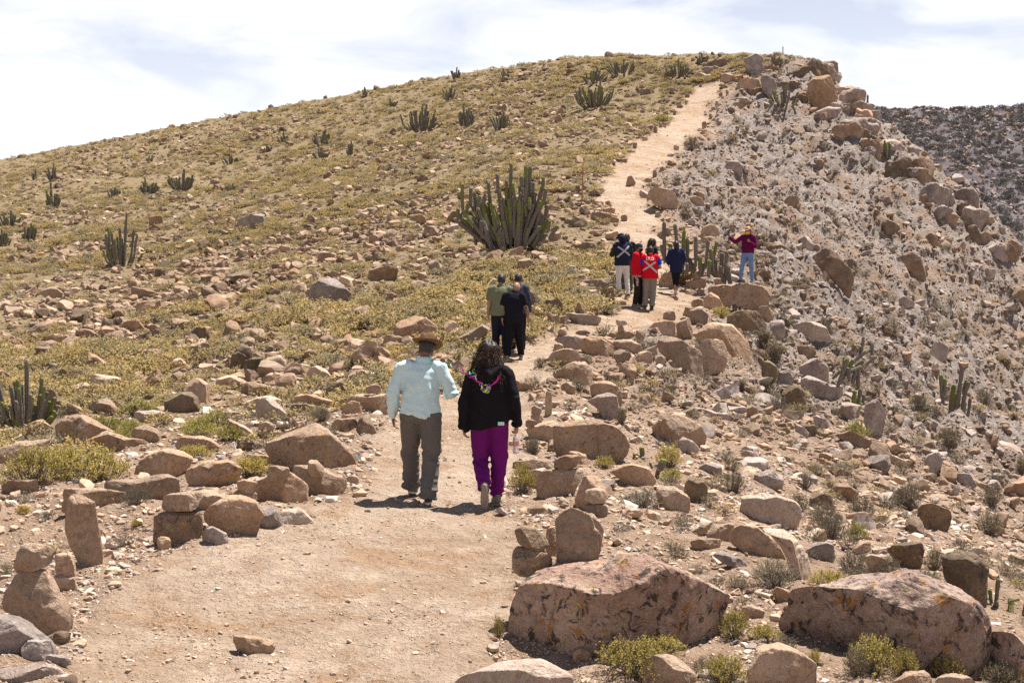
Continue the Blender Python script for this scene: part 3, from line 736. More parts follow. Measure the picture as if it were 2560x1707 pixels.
rk(None, 'Gc', [(580,990),(640,955),(740,990),(780,1110),(770,1165),(700,1120),(680,1040)], 'tan', 'rock', 'smooth tan rock behind the oblong stone', dY=0.3)
rk(None, 'Gc', [(65,1110),(100,1050),(250,1030),(390,1015),(450,1050),(450,1145),(380,1162),(250,1112),(80,1122)], 'tan', 'flat_rock', 'dark low slab at knee height right of the woman’s purple trousers', dep=0.5)
rk(None, 'Gc', [(200,1140),(270,1100),(340,1110),(390,1170),(340,1295),(240,1275)], 'pale', 'rock', 'pale rounded rock below the dark low slab')
rk('frac', 'Gc', [(430,890),(520,800),(540,740),(640,700),(760,680),(880,670),(980,710),(1060,790),(1110,890),(1090,970),(1040,1055),(960,1078),(880,1050),(760,1005),(600,970),(480,945)], 'tanlichen', 'boulder', 'big rounded boulder with a deep split right of the water bottle', rough=0.06)
rk('lft', 'Gc', [(195,790),(250,730),(330,700),(450,690),(540,730),(510,800),(440,885),(370,885),(300,835),(210,825)], 'tan', 'boulder', 'smooth brown boulder below the small cairn by the path', rough=0.02)
rk('ca1', 'Gc', [(235,685),(250,630),(330,625),(355,672),(320,710),(250,706)], 'tan', 'stone', 'lower stone of the small cairn at the right path edge', on='lft', dY=0.1, dep=0.9)
rk(None, 'Gc', [(240,625),(250,570),(290,545),(340,580),(325,628)], 'tan', 'stone', 'upper stone of the small cairn at the right path edge', on='ca1', dep=0.9)
rk(None, 'Gc', [(190,740),(200,680),(240,670),(290,710),(235,752)], 'brown', 'stone', 'reddish wedge leaning at the left foot of the small cairn', on='lft', dY=-0.05)
rk(None, 'Gc', [(362,630),(370,480),(380,430),(405,415),(425,430),(430,520),(428,645),(390,655)], 'tan', 'standing_stone', 'slim finger-like standing stone at the right path edge', dep=0.9, rough=0.02)
rk(None, 'Gc', [(770,400),(810,350),(870,325),(970,335),(1030,400),(1058,500),(1040,545),(960,480),(850,460),(790,455)], 'tan', 'boulder', 'smooth rounded boulder upslope of the finger-like stone')
rk(None, 'Gc', [(740,510),(830,450),(920,430),(1000,460),(1035,540),(1020,620),(960,690),(890,668),(850,590)], 'grey', 'boulder', 'grey blotched boulder above the deeply split one')
rk(None, 'Gc', [(510,390),(530,345),(590,335),(640,390),(630,455),(580,440),(530,428)], 'tan', 'rock', 'squarish stone beside the path right of the finger-like stone')
rk(None, 'Gc', [(400,150),(470,70),(560,40),(640,70),(690,130),(640,165),(580,178),(520,215),(450,205)], 'tan', 'flat_rock', 'pointed tan slab at the path edge right of the tattooed man', rough=0.02)
rk(None, 'Gc', [(435,260),(500,210),(600,160),(660,155),(740,230),(800,320),(770,355),(660,348),(560,330),(480,305)], 'tan', 'boulder', 'ridged boulder with a dark shadowed flank below the pointed slab')
rk(None, 'Gc', [(990,150),(990,110),(1050,60),(1110,70),(1140,110),(1100,165),(1030,168)], 'tan', 'rock', 'left of two round boulders below the blue-grey one')
rk(None, 'Gc', [(1165,130),(1200,90),(1260,60),(1320,90),(1335,140),(1300,185),(1200,178)], 'tan', 'rock', 'right of two round boulders below the blue-grey one')
rk(None, 'Gc', [(1345,150),(1380,100),(1430,110),(1452,160),(1400,195)], 'tan', 'stone', 'small knob of rock between the round boulders and the long diagonal one')
rk(None, 'Gc', [(1450,180),(1490,140),(1550,160),(1572,212),(1500,220)], 'tan', 'stone', 'small pale stone at the foot of the long diagonal boulder')
rk(None, 'P', [(1370,1010),(1390,950),(1430,930),(1500,960),(1580,1020),(1680,1100),(1735,1170),(1720,1222),(1650,1238),(1560,1185),(1440,1110),(1390,1065)], 'tan', 'boulder', 'long diagonal boulder sloping down to the right in the boulder pile')
rk(None, 'P', [(1690,1080),(1700,960),(1740,950),(1870,955),(1915,1060),(1900,1140),(1850,1195),(1750,1195),(1690,1125)], 'tan', 'boulder', 'cube-like pink boulder in the boulder pile right of the path', rough=0.02, dY=-0.3)
rk(None, 'P', [(1660,950),(1750,850),(1850,820),(1960,850),(2060,920),(2110,1020),(2090,1110),(2000,1145),(1920,1120),(1800,1060),(1700,1000)], 'tan', 'boulder', 'biggest shaded boulder of the pile behind the cube-like pink one', rough=0.03, dY=0.3)
rk(None, 'P', [(1610,730),(1660,715),(1740,730),(1770,780),(1750,842),(1680,845),(1620,795)], 'tan', 'boulder', 'rounded boulder on top of the pile just right of the path bend')
rk(None, 'P', [(1520,930),(1520,830),(1560,785),(1620,790),(1650,870),(1640,935),(1590,965)], 'tan', 'boulder', 'upright block in the pile below the rounded top boulder')
rk(None, 'P', [(1300,880),(1350,830),(1420,810),(1510,815),(1520,935),(1450,945),(1330,908)], 'tan', 'boulder', 'wide boulder with a dark face left of the upright block')
rk(None, 'P', [(1415,800),(1420,760),(1460,725),(1500,740),(1515,800),(1460,812)], 'brown', 'stone', 'small standing stone at the path edge below the red vest')
rk('blue', 'P', [(575,960),(600,930),(680,920),(790,935),(795,1000),(760,1042),(680,1035),(620,995)], 'grey', 'boulder', 'blue-grey boulder at the path edge right of the tattooed man', rough=0.03)
rk(None, 'P', [(600,932),(615,890),(650,860),(675,890),(668,934)], 'tan', 'stone', 'triangular stone set on the blue-grey boulder', on='blue')
rk(None, 'P', [(565,1060),(570,1010),(600,980),(640,1000),(652,1050),(600,1075)], 'tan', 'stone', 'rounded stone left of the blue-grey boulder’s foot')
rk(None, 'P', [(770,1030),(800,950),(860,925),(950,940),(1040,1010),(1045,1062),(950,1095),(830,1088)], 'tanlichen', 'boulder', 'big weathered boulder right of the blue-grey one')
rk(None, 'P', [(740,915),(770,880),(820,880),(860,905),(800,928)], 'brown', 'stone', 'flat-bottomed brown stone on the path side above the blue-grey boulder')
rk('cb', 'P', [(1050,940),(1080,905),(1150,890),(1205,920),(1190,962),(1110,960)], 'tan', 'stone', 'broad bottom stone of the slender cairn in front of the red vest')
rk('cb2', 'P', [(1065,905),(1068,850),(1112,850),(1114,905)], 'tan', 'stone', 'square middle stone of the slender cairn in front of the red vest', on='cb', dep=0.9)
rk(None, 'P', [(1050,832),(1070,803),(1130,815),(1144,838),(1090,852)], 'pale', 'stone', 'pale cap stone of the slender cairn in front of the red vest', on='cb', dep=0.9)
rk(None, 'P', [(1030,1000),(1080,955),(1160,955),(1250,1010),(1240,1055),(1150,1035)], 'tan', 'rock', 'smooth tan slab below the slender cairn')
rk(None, 'P', [(1200,930),(1210,880),(1240,870),(1280,920),(1270,985),(1220,975)], 'tan', 'rock', 'leaning stone right of the slender cairn')
rk('sl2', 'P', [(665,790),(700,755),(760,745),(870,770),(940,800),(900,822),(820,858),(740,825)], 'pale', 'flat_rock', 'pale tilted slab with an upright stone at the left path edge', dep=1.0, rough=0.02)
rk(None, 'P', [(745,760),(750,690),(775,660),(800,690),(808,765),(790,785)], 'brown', 'standing_stone', 'upright brown stone on the pale tilted slab', on='sl2', dep=0.8)
rk('plat', 'P', [(1760,600),(1800,560),(1900,530),(2050,522),(2180,520),(2260,560),(2240,640),(2190,705),(2080,695),(1980,665),(1900,685),(1830,645)], 'tanlichen', 'boulder', 'flat-topped boulder on which the woman in maroon stands', Y=41.6, dep=0.7, rough=0.03)
rk(None, 'P', [(1720,720),(1740,640),(1790,590),(1830,620),(1890,720),(1800,745)], 'tan', 'boulder', 'pointed block leaning on the left end of the flat-topped boulder')
rk(None, 'P', [(1635,690),(1660,655),(1720,640),(1732,700),(1670,724)], 'tan', 'rock', 'low brown rock left of the pointed block')
rk(None, 'P', [(1915,720),(1960,680),(2040,670),(2110,705),(2080,745),(1960,745)], 'tan', 'rock', 'tan rock under the front of the flat-topped boulder')
rk(None, 'P', [(1910,820),(2000,760),(2090,725),(2180,760),(2225,850),(2190,912),(2100,925),(2000,880)], 'dark', 'boulder', 'large rough grey-brown boulder downslope of the maroon woman')
rk(None, 'P', [(2210,880),(2260,800),(2340,800),(2360,920),(2290,935)], 'grey', 'rock', 'grey rock right of the rough grey-brown boulder')
rk(None, 'P', [(2150,740),(2170,690),(2230,710),(2280,770),(2260,825),(2200,805)], 'tan', 'rock', 'wedge of tan rock right under the flat-topped boulder’s end')
rk('sp1', 'P', [(1580,560),(1620,500),(1700,480),(1750,510),(1720,562),(1640,584)], 'tan', 'rock', 'low rock carrying a small cube stone near the cactus cluster')
rk(None, 'P', [(1650,445),(1660,420),(1715,418),(1722,460),(1685,490),(1655,484)], 'tan', 'stone', 'small cube stone on a low rock near the cactus cluster', on='sp1', dep=0.95)
rk(None, 'P', [(1740,520),(1770,480),(1880,485),(1920,510),(1880,545),(1780,548)], 'tan', 'rock', 'oblong rock behind the maroon woman’s flat boulder')
rk(None, 'P', [(1740,460),(1760,390),(1850,390),(1890,440),(1880,485),(1770,484)], 'dark', 'rock', 'mottled block in front of the cactus cluster')
rk(None, 'P', [(1370,560),(1400,480),(1450,425),(1500,470),(1520,555),(1440,562)], 'tan', 'boulder', 'tan wedge beside the navy-coated walker')
rk(None, 'P', [(1530,530),(1550,430),(1620,420),(1670,490),(1600,545)], 'dark', 'boulder', 'shaded boulder right of the navy-coated walker')
rk(None, 'P', [(1640,610),(1660,575),(1700,555),(1738,585),(1720,612)], 'tan', 'stone', 'small stone at the path edge behind the pointed block')
rk('wc', 'P', [(965,690),(980,640),(1020,620),(1055,650),(1058,692),(1010,704)], 'dark', 'rock', 'mossy round rock below the little cairn by the man in white trousers')
rk('wc2', 'P', [(970,625),(985,590),(1035,585),(1050,622),(1010,636)], 'brown', 'stone', 'lower stone of the little cairn by the man in white trousers', on='wc', dY=0.2)
rk(None, 'P', [(985,588),(995,555),(1028,545),(1040,586)], 'brown', 'stone', 'upper stone of the little cairn by the man in white trousers', on='wc2')
rk(None, 'P', [(895,545),(930,490),(1010,480),(1000,560),(960,604),(910,575)], 'tan', 'rock', 'angular tan rock left of the man in white trousers')
rk(None, 'P', [(300,720),(310,600),(340,570),(400,590),(460,650),(500,720),(480,775),(400,768),(330,745)], 'dark', 'boulder', 'tall mossy boulder right behind the tattooed man')
rk(None, 'P', [(495,680),(520,640),(600,635),(640,680),(642,762),(560,775),(510,745)], 'dark', 'boulder', 'squat olive boulder with a yellow-green top right of the mossy one')
rk(None, 'P', [(725,510),(750,460),(800,450),(840,490),(830,525),(760,530)], 'tan', 'rock', 'tan rounded rock among bushes left of the hikers’ group')
rk(None, 'P', [(290,380),(320,335),(370,330),(412,370),(400,424),(330,444)], 'tan', 'rock', 'pale block below the biggest cactus')
rk(None, 'P', [(220,320),(250,270),(335,235),(342,270),(270,335)], 'tan', 'flat_rock', 'tilted plate of stone at the foot of the biggest cactus', dep=0.5)
rk(None, 'P', [(1710,150),(1740,100),(1790,65),(1830,110),(1862,160),(1780,168)], 'tan', 'boulder', 'pyramid-shaped rock behind the cactus cluster')
rk(None, 'P', [(680,440),(700,380),(740,385),(752,440),(720,455)], 'pale', 'rock', 'pale upright stone among bushes below the biggest cactus')
rk(None, 'P', [(880,370),(910,280),(980,265),(1015,330),(1000,372)], 'tan', 'boulder', 'rounded boulder just left of the navy vest')
# --- right slope -----------------------------------------------------
rk(None, 'H', [(615,130),(610,40),(700,10),(780,10),(850,60),(915,160),(850,218),(780,195),(650,170)], 'pale', 'flat_rock', 'broad pale smooth slab facing up on the right slope', dep=0.9, rough=0.02)
rk(None, 'H', [(640,240),(650,195),(770,190),(790,250),(785,305),(680,272)], 'brown', 'rock', 'reddish block tucked under the broad pale slab')
rk(None, 'H', [(650,330),(700,285),(770,290),(830,360),(890,440),(870,480),(780,448),(670,405)], 'grey', 'boulder', 'rounded grey boulder sloping right below the reddish block')
rk(None, 'H', [(665,490),(700,420),(780,430),(900,490),(990,490),(1002,560),(940,615),(820,598),(730,558)], 'grey', 'boulder', 'grey overhanging boulder left of the leaning cactus')
rk(None, 'H', [(525,560),(560,490),(620,485),(700,560),(722,650),(690,685),(600,658),(530,615)], 'dark', 'boulder', 'brown dome-shaped boulder left of the overhanging one')
rk(None, 'H', [(490,470),(510,400),(600,365),(632,420),(600,475),(520,494)], 'grey', 'rock', 'dark-blotched grey rock above the dome-shaped boulder')
rk(None, 'H', [(370,400),(380,320),(440,305),(492,380),(480,455),(420,485)], 'dark', 'rock', 'upright rough rock below the grass tuft')
rk(None, 'H', [(1140,720),(1160,640),(1240,590),(1300,680),(1327,800),(1280,895),(1210,905),(1170,825)], 'grey', 'boulder', 'upright grey boulder with a pale edge right of the leaning cactus', dep=0.6)
rk(None, 'H', [(1518,300),(1580,290),(1642,310),(1640,337),(1560,338)], 'brown', 'flat_rock', 'thin reddish plate of stone perched on the right slope')
rk(None, 'H', [(770,780),(800,720),(850,730),(905,790),(880,835),(790,825)], 'grey', 'rock', 'angular grey rock left of the yellow-green bush under the cactus')
rk(None, 'H', [(680,830),(720,790),(790,800),(797,850),(750,890),(700,875)], 'dark', 'rock', 'dark rounded rock left of the angular grey one')
rk(None, 'H', [(310,1210),(380,1150),(470,1130),(540,1190),(542,1240),(430,1275),(340,1255)], 'grey', 'boulder', 'smooth grey boulder alone on the lower right slope')
rk(None, 'H', [(210,1400),(300,1330),(480,1310),(600,1350),(650,1400),(662,1480),(600,1565),(400,1555),(240,1505)], 'pale', 'boulder', 'broad pale boulder with a dark pitted front on the lower right slope')
rk(None, 'H', [(1590,1100),(1620,1010),(1690,990),(1747,1070),(1742,1155),(1690,1178),(1610,1155)], 'grey', 'boulder', 'rounded grey-brown boulder below the right-hand cactus')
rk(None, 'H', [(930,870),(1040,830),(1120,870),(1222,930),(1200,985),(1110,965),(1000,915)], 'brown', 'flat_rock', 'flat brown slab below the bush under the leaning cactus')
rk(None, 'H', [(1270,1030),(1300,1000),(1400,1020),(1472,1070),(1420,1095),(1300,1076)], 'pale', 'flat_rock', 'pale flat slab in the middle of the right slope')
rk(None, 'H', [(1550,1520),(1580,1400),(1660,1370),(1780,1450),(1812,1530),(1760,1600),(1600,1600)], 'dark', 'boulder', 'mossy dark boulder above the wedge-shaped giant')
rk(None, 'H', [(1850,1200),(1870,1150),(1950,1170),(1992,1240),(1930,1265)], 'grey', 'rock', 'grey rock near the right edge below the gully')
rk(None, 'H', [(225,1020),(240,980),(310,1000),(372,1060),(300,1074)], 'grey', 'rock', 'flat grey wedge on the upper part of the near right slope')
rk(None, 'H', [(935,1300),(1000,1260),(1070,1280),(1072,1332),(980,1336)], 'grey', 'rock', 'pale-topped small ledge between two dry shrubs')
rk(None, 'H', [(0,330),(0,170),(60,140),(110,240),(115,330),(60,385)], 'tan', 'boulder', 'tan boulder at the downhill end of the boulder pile')
rk(None, 'R', [(590,1330),(610,1210),(650,1165),(720,1165),(790,1210),(850,1270),(870,1330)], 'tan', 'boulder', 'pale-topped boulder cut by the bottom edge between bushes', Y=9.1)
rk(None, 'R', [(1070,1300),(1080,1250),(1130,1170),(1220,1120),(1270,1160),(1360,1230),(1400,1310),(1250,1340)], 'tan', 'boulder', 'smooth tan boulder left of the wedge-shaped giant at the bottom', rough=0.03)
rk(None, 'R', [(1750,1320),(1820,1260),(1900,1245),(1940,1290),(1930,1330)], 'tan', 'rock', 'rounded rock at the bottom edge below the wedge-shaped giant', Y=9.0)
rk(None, 'R', [(1925,1325),(1960,1275),(2050,1260),(2140,1305),(2130,1335)], 'tan', 'rock', 'low pinkish rock at the bottom edge right of the rounded one', Y=9.0)
rk(None, 'R', [(2180,1240),(2200,1060),(2290,1050),(2380,1130),(2400,1310),(2200,1300)], 'pink', 'boulder', 'pinkish slab behind the right end of the wedge-shaped giant')
rk(None, 'R', [(890,620),(920,570),(1010,565),(1025,600),(960,652),(910,644)], 'tan', 'rock', 'squarish tan rock in the row right of the twisted stone')
rk(None, 'R', [(825,610),(870,570),(915,565),(890,600),(850,628)], 'tan', 'stone', 'first small stone of the row right of the twisted stone')
rk(None, 'R', [(818,672),(870,630),(940,640),(962,672),(880,692)], 'brown', 'rock', 'low brown pair-shaped rock below the squarish tan one')
rk(None, 'R', [(1005,655),(1050,570),(1130,580),(1210,640),(1257,725),(1180,735),(1080,695)], 'tan', 'boulder', 'orange-tan rough boulder in the row right of the twisted stone', rough=0.07)
rk(None, 'R', [(1150,590),(1210,590),(1290,640),(1350,720),(1390,820),(1340,845),(1290,805),(1240,695)], 'pale', 'flat_rock', 'pale slab sloping down right of the orange-tan boulder', dep=0.8)
rk(None, 'R', [(920,700),(960,690),(1040,730),(1090,785),(1040,780),(960,740)], 'grey', 'flat_rock', 'thin grey slab below the orange-tan boulder', dep=1.0)
rk(None, 'R', [(1615,720),(1640,705),(1740,720),(1720,770),(1680,805)], 'tan', 'rock', 'tan wedge with a shaded side left of the mossy green boulder')
rk(None, 'R', [(1730,700),(1790,660),(1870,650),(1900,700),(1870,785),(1800,775)], 'dark', 'boulder', 'mossy green boulder right behind a tan wedge')
rk(None, 'R', [(1980,730),(2060,690),(2140,710),(2190,770),(2190,940),(2140,962),(2060,885),(1990,795)], 'dark', 'boulder', 'dark lichen-crusted boulder behind the wedge-shaped giant')
rk(None, 'R', [(1350,690),(1400,650),(1470,650),(1490,720),(1450,745),(1380,726)], 'grey', 'rock', 'lilac-grey angular rock beside the pale sloping slab')
rk(None, 'R', [(1195,890),(1230,855),(1270,870),(1290,910),(1240,933)], 'tan', 'stone', 'tan stone alone on the bare dirt between the two giant boulders')
rk(None, 'R', [(955,932),(980,895),(1020,910),(1012,942)], 'tan', 'stone', 'small round stone above the yellow bush between the giants')
rk(None, 'R', [(1055,970),(1110,940),(1162,970),(1150,1008),(1080,1004)], 'tan', 'stone', 'orange-tan stone just above the small yellow bush')
rk(None, 'R', [(660,440),(680,400),(760,395),(815,440),(818,490),(800,518),(740,504),(690,484)], 'tan', 'boulder', 'smooth block with a flat shaded face right of the dry shrub')
rk(None, 'R', [(790,430),(810,350),(860,360),(900,410),(892,465),(840,480)], 'dark', 'boulder', 'dark mossy rock right of the two stubby cacti')
rk(None, 'R', [(450,330),(480,300),(560,290),(620,310),(660,380),(620,402),(540,385),(490,345)], 'tan', 'boulder', 'low rounded boulder below the deeply split one', rough=0.03)
rk(None, 'R', [(1105,380),(1140,340),(1210,325),(1252,360),(1247,402),(1150,400)], 'grey', 'rock', 'grey smooth rock in the open part of the right slope')
rk(None, 'R', [(858,322),(900,290),(960,295),(967,342),(900,348)], 'grey', 'rock', 'pale grey rock above the dark mossy one')
rk(None, 'R', [(645,160),(660,100),(740,60),(790,75),(850,120),(890,180),(897,228),(850,234),(780,205),(700,175)], 'tan', 'boulder', 'large layered tan boulder with a sharp ridge on the right slope', rough=0.05)
rk(None, 'R', [(765,202),(790,170),(830,190),(862,226),(830,242),(790,232)], 'grey', 'stone', 'bluish stone leaning against the large layered boulder', dY=-0.3)
# --- hillside, summit -------------------------------------------------
rk(None, 'M', [(1800,610),(1830,520),(1890,455),(1960,460),(2020,510),(2067,560),(1980,595),(1920,610),(1860,645)], 'grey', 'boulder', 'split pyramid-shaped boulder alone on the left hillside', rough=0.04)
rk(None, 'M', [(1380,190),(1420,120),(1490,80),(1545,90),(1557,140),(1500,175),(1420,198)], 'grey', 'boulder', 'smooth dark grey boulder on the left hillside above the rock field', rough=0.02)
rk(None, 'M', [(2160,460),(2180,400),(2280,385),(2340,410),(2330,475),(2230,484)], 'brown', 'boulder', 'brown boulder pair upslope of the pyramid-shaped one')
rk(None, 'M', [(1110,920),(1120,850),(1180,830),(1232,850),(1200,912),(1140,954)], 'tan', 'boulder', 'tan block at the lower end of the rock field')
rk(None, 'M', [(1365,930),(1390,880),(1460,855),(1490,900),(1460,985),(1380,994)], 'dark', 'rock', 'mossy block right of the tan block')
rk(None, 'M', [(795,560),(820,520),(880,520),(922,560),(860,578)], 'brown', 'rock', 'brown rock in the left half of the rock field')
rk(None, 'M', [(248,560),(260,520),(310,510),(362,560),(300,588)], 'tan', 'rock', 'tan rock at the far left of the hillside')
rk(None, 'M', [(1638,700),(1670,650),(1720,650),(1747,690),(1690,718)], 'brown', 'rock', 'brown rounded rock below left of the pyramid-shaped boulder')
rk(None, 'M', [(1418,770),(1430,730),(1480,725),(1492,760),(1450,788)], 'brown', 'rock', 'brown knob among bushes in the middle of the hillside')
rk(None, 'M', [(885,800),(930,755),(972,760),(962,814)], 'brown', 'rock', 'small dark brown rock in the middle of the rock field')
rk(None, 'M', [(868,150),(880,95),(930,90),(960,140),(920,175)], 'brown', 'rock', 'brown upright rock right of the hillside cactus')
rk(None, 'B', [(-10,560),(20,530),(90,525),(137,580),(80,594),(10,588)], 'pale', 'flat_rock', 'pale flat boulder at the left side of the biggest cactus')
rk(None, 'B', [(535,880),(560,810),(620,790),(662,850),(650,900),(560,900)], 'tan', 'rock', 'tan block downslope of the biggest cactus')
rk(None, 'Q', [(130,215),(150,130),(200,70),(290,30),(380,60),(480,130),(470,230),(300,240)], 'tan', 'boulder', 'large pinkish boulder behind the hat of the older man', rough=0.03)
rk(None, 'Q', [(600,265),(650,210),(760,140),(830,90),(870,130),(810,210),(740,268),(660,284)], 'tan', 'flat_rock', 'tilted smooth slab between the hat and the curly-haired woman', dep=0.8)
rk(None, 'U', [(545,720),(575,670),(650,680),(720,710),(737,780),(710,824),(650,790),(590,768)], 'tan', 'boulder', 'wedge-shaped boulder right of the upper path')
rk(None, 'U', [(410,662),(425,610),(445,595),(472,640),(450,668)], 'brown', 'standing_stone', 'pointed standing stone in the middle of the upper path bend')
rk(None, 'U', [(1025,560),(1050,520),(1090,500),(1142,540),(1130,590),(1070,580)], 'grey', 'boulder', 'grey rounded boulder on the pale slope right of the upper path')
rk(None, 'U', [(800,752),(830,720),(890,745),(902,790),(840,794)], 'tan', 'rock', 'tan rock below the wedge-shaped boulder’s right end')
rk(None, 'U', [(762,702),(800,680),(890,700),(902,732),(820,726)], 'tan', 'flat_rock', 'long tan ledge right of the wedge-shaped boulder')
rk(None, 'U', [(190,862),(210,820),(300,825),(342,870),(250,884)], 'brown', 'rock', 'low brown rock left of the path behind the group')
rk(None, 'U', [(498,80),(530,55),(580,60),(587,85),(520,97)], 'dark', 'rock', 'dark smooth rock left of the top of the path')
rk(None, 'S', [(435,190),(440,110),(490,90),(555,130),(567,200),(540,250),(480,240)], 'grey', 'crag', 'tall jagged crag standing on the summit skyline', rough=0.12)
rk(None, 'S', [(400,315),(410,260),(510,260),(547,330),(520,378),(440,340)], 'tan', 'crag', 'squared crag below the skyline crag near the path top', rough=0.08)
rk(None, 'S', [(545,270),(590,235),(630,280),(662,360),(620,396),(560,340)], 'grey', 'crag', 'leaning crag right of the squared one', rough=0.08)
rk(None, 'S', [(855,360),(870,300),(940,240),(1000,260),(1040,330),(1057,420),(1050,495),(960,480),(890,430)], 'tanlichen', 'crag', 'biggest crag bulging from the right shoulder of the summit', rough=0.06)
rk(None, 'S', [(920,190),(960,150),(1020,140),(1062,190),(1040,235),(970,232)], 'tan', 'crag', 'knobbly outcrop at the right end of the summit skyline', rough=0.1, Y=101.5)
rk(None, 'S', [(1025,590),(1060,560),(1180,555),(1242,620),(1252,692),(1160,668),(1060,648)], 'brown', 'crag', 'orange-brown outcrop on the right shoulder below the biggest crag', rough=0.09)
rk(None, 'S', [(75,275),(120,215),(180,230),(177,274)], 'tan', 'boulder', 'rounded boulder left of the path top')
rk(None, 'S', [(268,275),(290,225),(350,225),(372,284),(310,295)], 'tan', 'boulder', 'tan boulder just above the end of the path')
rk(None, 'S', [(235,160),(255,120),(285,120),(300,160),(265,168)], 'tan', 'boulder', 'boulder on the skyline left of the tall jagged crag')
rk(None, 'S', [(1270,720),(1300,640),(1360,680),(1360,785),(1290,775)], 'dark', 'crag', 'shadowed outcrop at the lower edge of the right shoulder', rough=0.1)
rk(None, 'S', [(760,160),(780,120),(870,120),(880,170),(830,180)], 'tan', 'crag', 'flat blocky outcrop on the skyline beside the summit post', rough=0.1, Y=104.5)
rk(None, 'K', [(1050,345),(1090,290),(1160,310),(1230,390),(1292,500),(1250,550),(1160,480),(1090,405)], 'brown', 'crag', 'brown eroded outcrop with a dark undercut right of the maroon woman', rough=0.09, dep=0.6)
rk(None, 'K', [(1568,345),(1600,310),(1680,350),(1727,460),(1680,480),(1610,418)], 'brown', 'crag', 'second brown eroded outcrop further right on the pale slope', rough=0.09, dep=0.6)
rk(None, 'K', [(1820,102),(1870,60),(1920,100),(1912,162),(1850,156)], 'brown', 'crag', 'small reddish outcrop high on the right shoulder', rough=0.09)
rk(None, 'K', [(1978,182),(2020,150),(2062,250),(2020,274)], 'dark', 'crag', 'dark upright outcrop near the right silhouette', rough=0.09)
rk(None, 'K', [(1718,222),(1760,190),(1817,270),(1790,295)], 'brown', 'crag', 'ochre outcrop below the small reddish one', rough=0.09)
rk(None, 'K', [(1558,602),(1600,575),(1662,620),(1640,665),(1570,646)], 'grey', 'boulder', 'grey block lying on the pale slope above the thin plate')
rk(None, 'K', [(2058,452),(2090,410),(2152,430),(2130,494)], 'grey', 'boulder', 'greyish rocks near the right edge of the pale slope')
# broken outcrop that runs along the summit and down the right-hand edge
_rc = random.Random(12)
CRL = [(1790,165),(1830,172),(1880,150),(1905,175),(1935,160),(1970,170),(2000,165),(2030,180),(2060,190),(2085,205),(2100,235),(2125,255),(2140,285),(2110,280),(2165,310),(2185,330),(2150,340),(2210,355),(2240,385),(2190,385),(2275,410),(2310,440),(2350,470),(2290,450),(2385,505),(2420,530),(2450,560),(2370,540),(2490,590),(2530,630),(1960,215),(2010,225),(1880,215),(1850,240),(2070,250),(2060,300),(2330,500),(2440,600),(2250,430),(2500,650)]
CRL = [(q[0] + _rc.uniform(-18, 18), q[1] + _rc.uniform(-10, 14)) for q in CRL for _ in range(2)]
for i, (px, py) in enumerate(CRL):
    w = _rc.uniform(28, 84); h = w * _rc.uniform(.5, .95) * (.55 if px < 2040 else 1); CROP['z'] = (px, py + (14 if px < 2040 else 0), 1.0); pts = []
    for k in range(9):
        a = 2 * math.pi * k / 9 + _rc.uniform(-.25, .25); pts.append((w / 2 * math.cos(a) * _rc.uniform(.75, 1.1), -h / 4 - h / 2 * math.sin(a) * _rc.uniform(.75, 1.15)))
    outline_rock('z', pts, _rc.choice(['scree', 'brown', 'grey', 'tan', 'scree', 'dark']), 'crag', None, 'broken outcrop along the summit edge', dep=1.0, seed=600 + i, rough=.2, cuts=14, sink=.3)
# stones lining the upper path: (photo x, base y, w, h, tone)
EDGE = [(1432,526,12,22,'tan'),(1444,486,12,26,'brown'),(1470,512,14,12,'brown'),(1486,524,10,14,'tan'),(1502,512,18,9,'brown'),(1556,408,24,12,'brown'),(1548,406,14,10,'dark'),
 (1588,372,12,18,'brown'),(1612,354,14,14,'tan'),(1638,334,11,20,'brown'),(1652,320,10,14,'brown'),(1575,384,14,10,'tan'),(1686,290,9,14,'brown'),(1700,272,16,10,'brown'),
 (1718,246,12,12,'brown'),(1708,230,16,13,'brown'),(1727,234,10,10,'tan'),(1792,264,9,12,'tan'),(1784,278,12,12,'grey'),(1776,300,9,18,'brown'),(1760,325,12,22,'brown'),
 (1758,336,10,12,'tan'),(1738,352,10,9,'brown'),(1714,362,7,10,'brown'),(1691,378,14,16,'pale'),(1676,394,16,12,'grey'),(1655,432,13,16,'brown'),(1637,445,11,20,'brown'),
 (1621,458,22,14,'brown'),(1644,546,16,20,'tan'),(1688,470,16,14,'brown'),(1802,246,12,16,'tan'),(1818,238,10,14,'tan'),(1640,470,26,12,'tan'),(1420,560,20,14,'brown'),
 (1536,560,24,18,'brown'),(1560,556,18,20,'tan'),(1510,566,26,14,'brown'),(1485,590,24,16,'tan'),(1470,640,26,20,'tan'),(1500,620,22,18,'brown')]
for i, (px, py, w, h, tone) in enumerate(EDGE):
    CROP['z'] = (px, py, 1.0)
    rng = random.Random(i)
    n = 8; pts = []
    for k in range(n):
        a = 2 * math.pi * k / n + rng.uniform(-.25, .25)
        pts.append((w / 2 * math.cos(a) * rng.uniform(.8, 1.1), -h / 2 - h / 2 * math.sin(a) * rng.uniform(.8, 1.1)))
    outline_rock('z', pts, tone, 'path_stone', None, 'stones lining the upper path', dep=0.9, seed=400 + i)

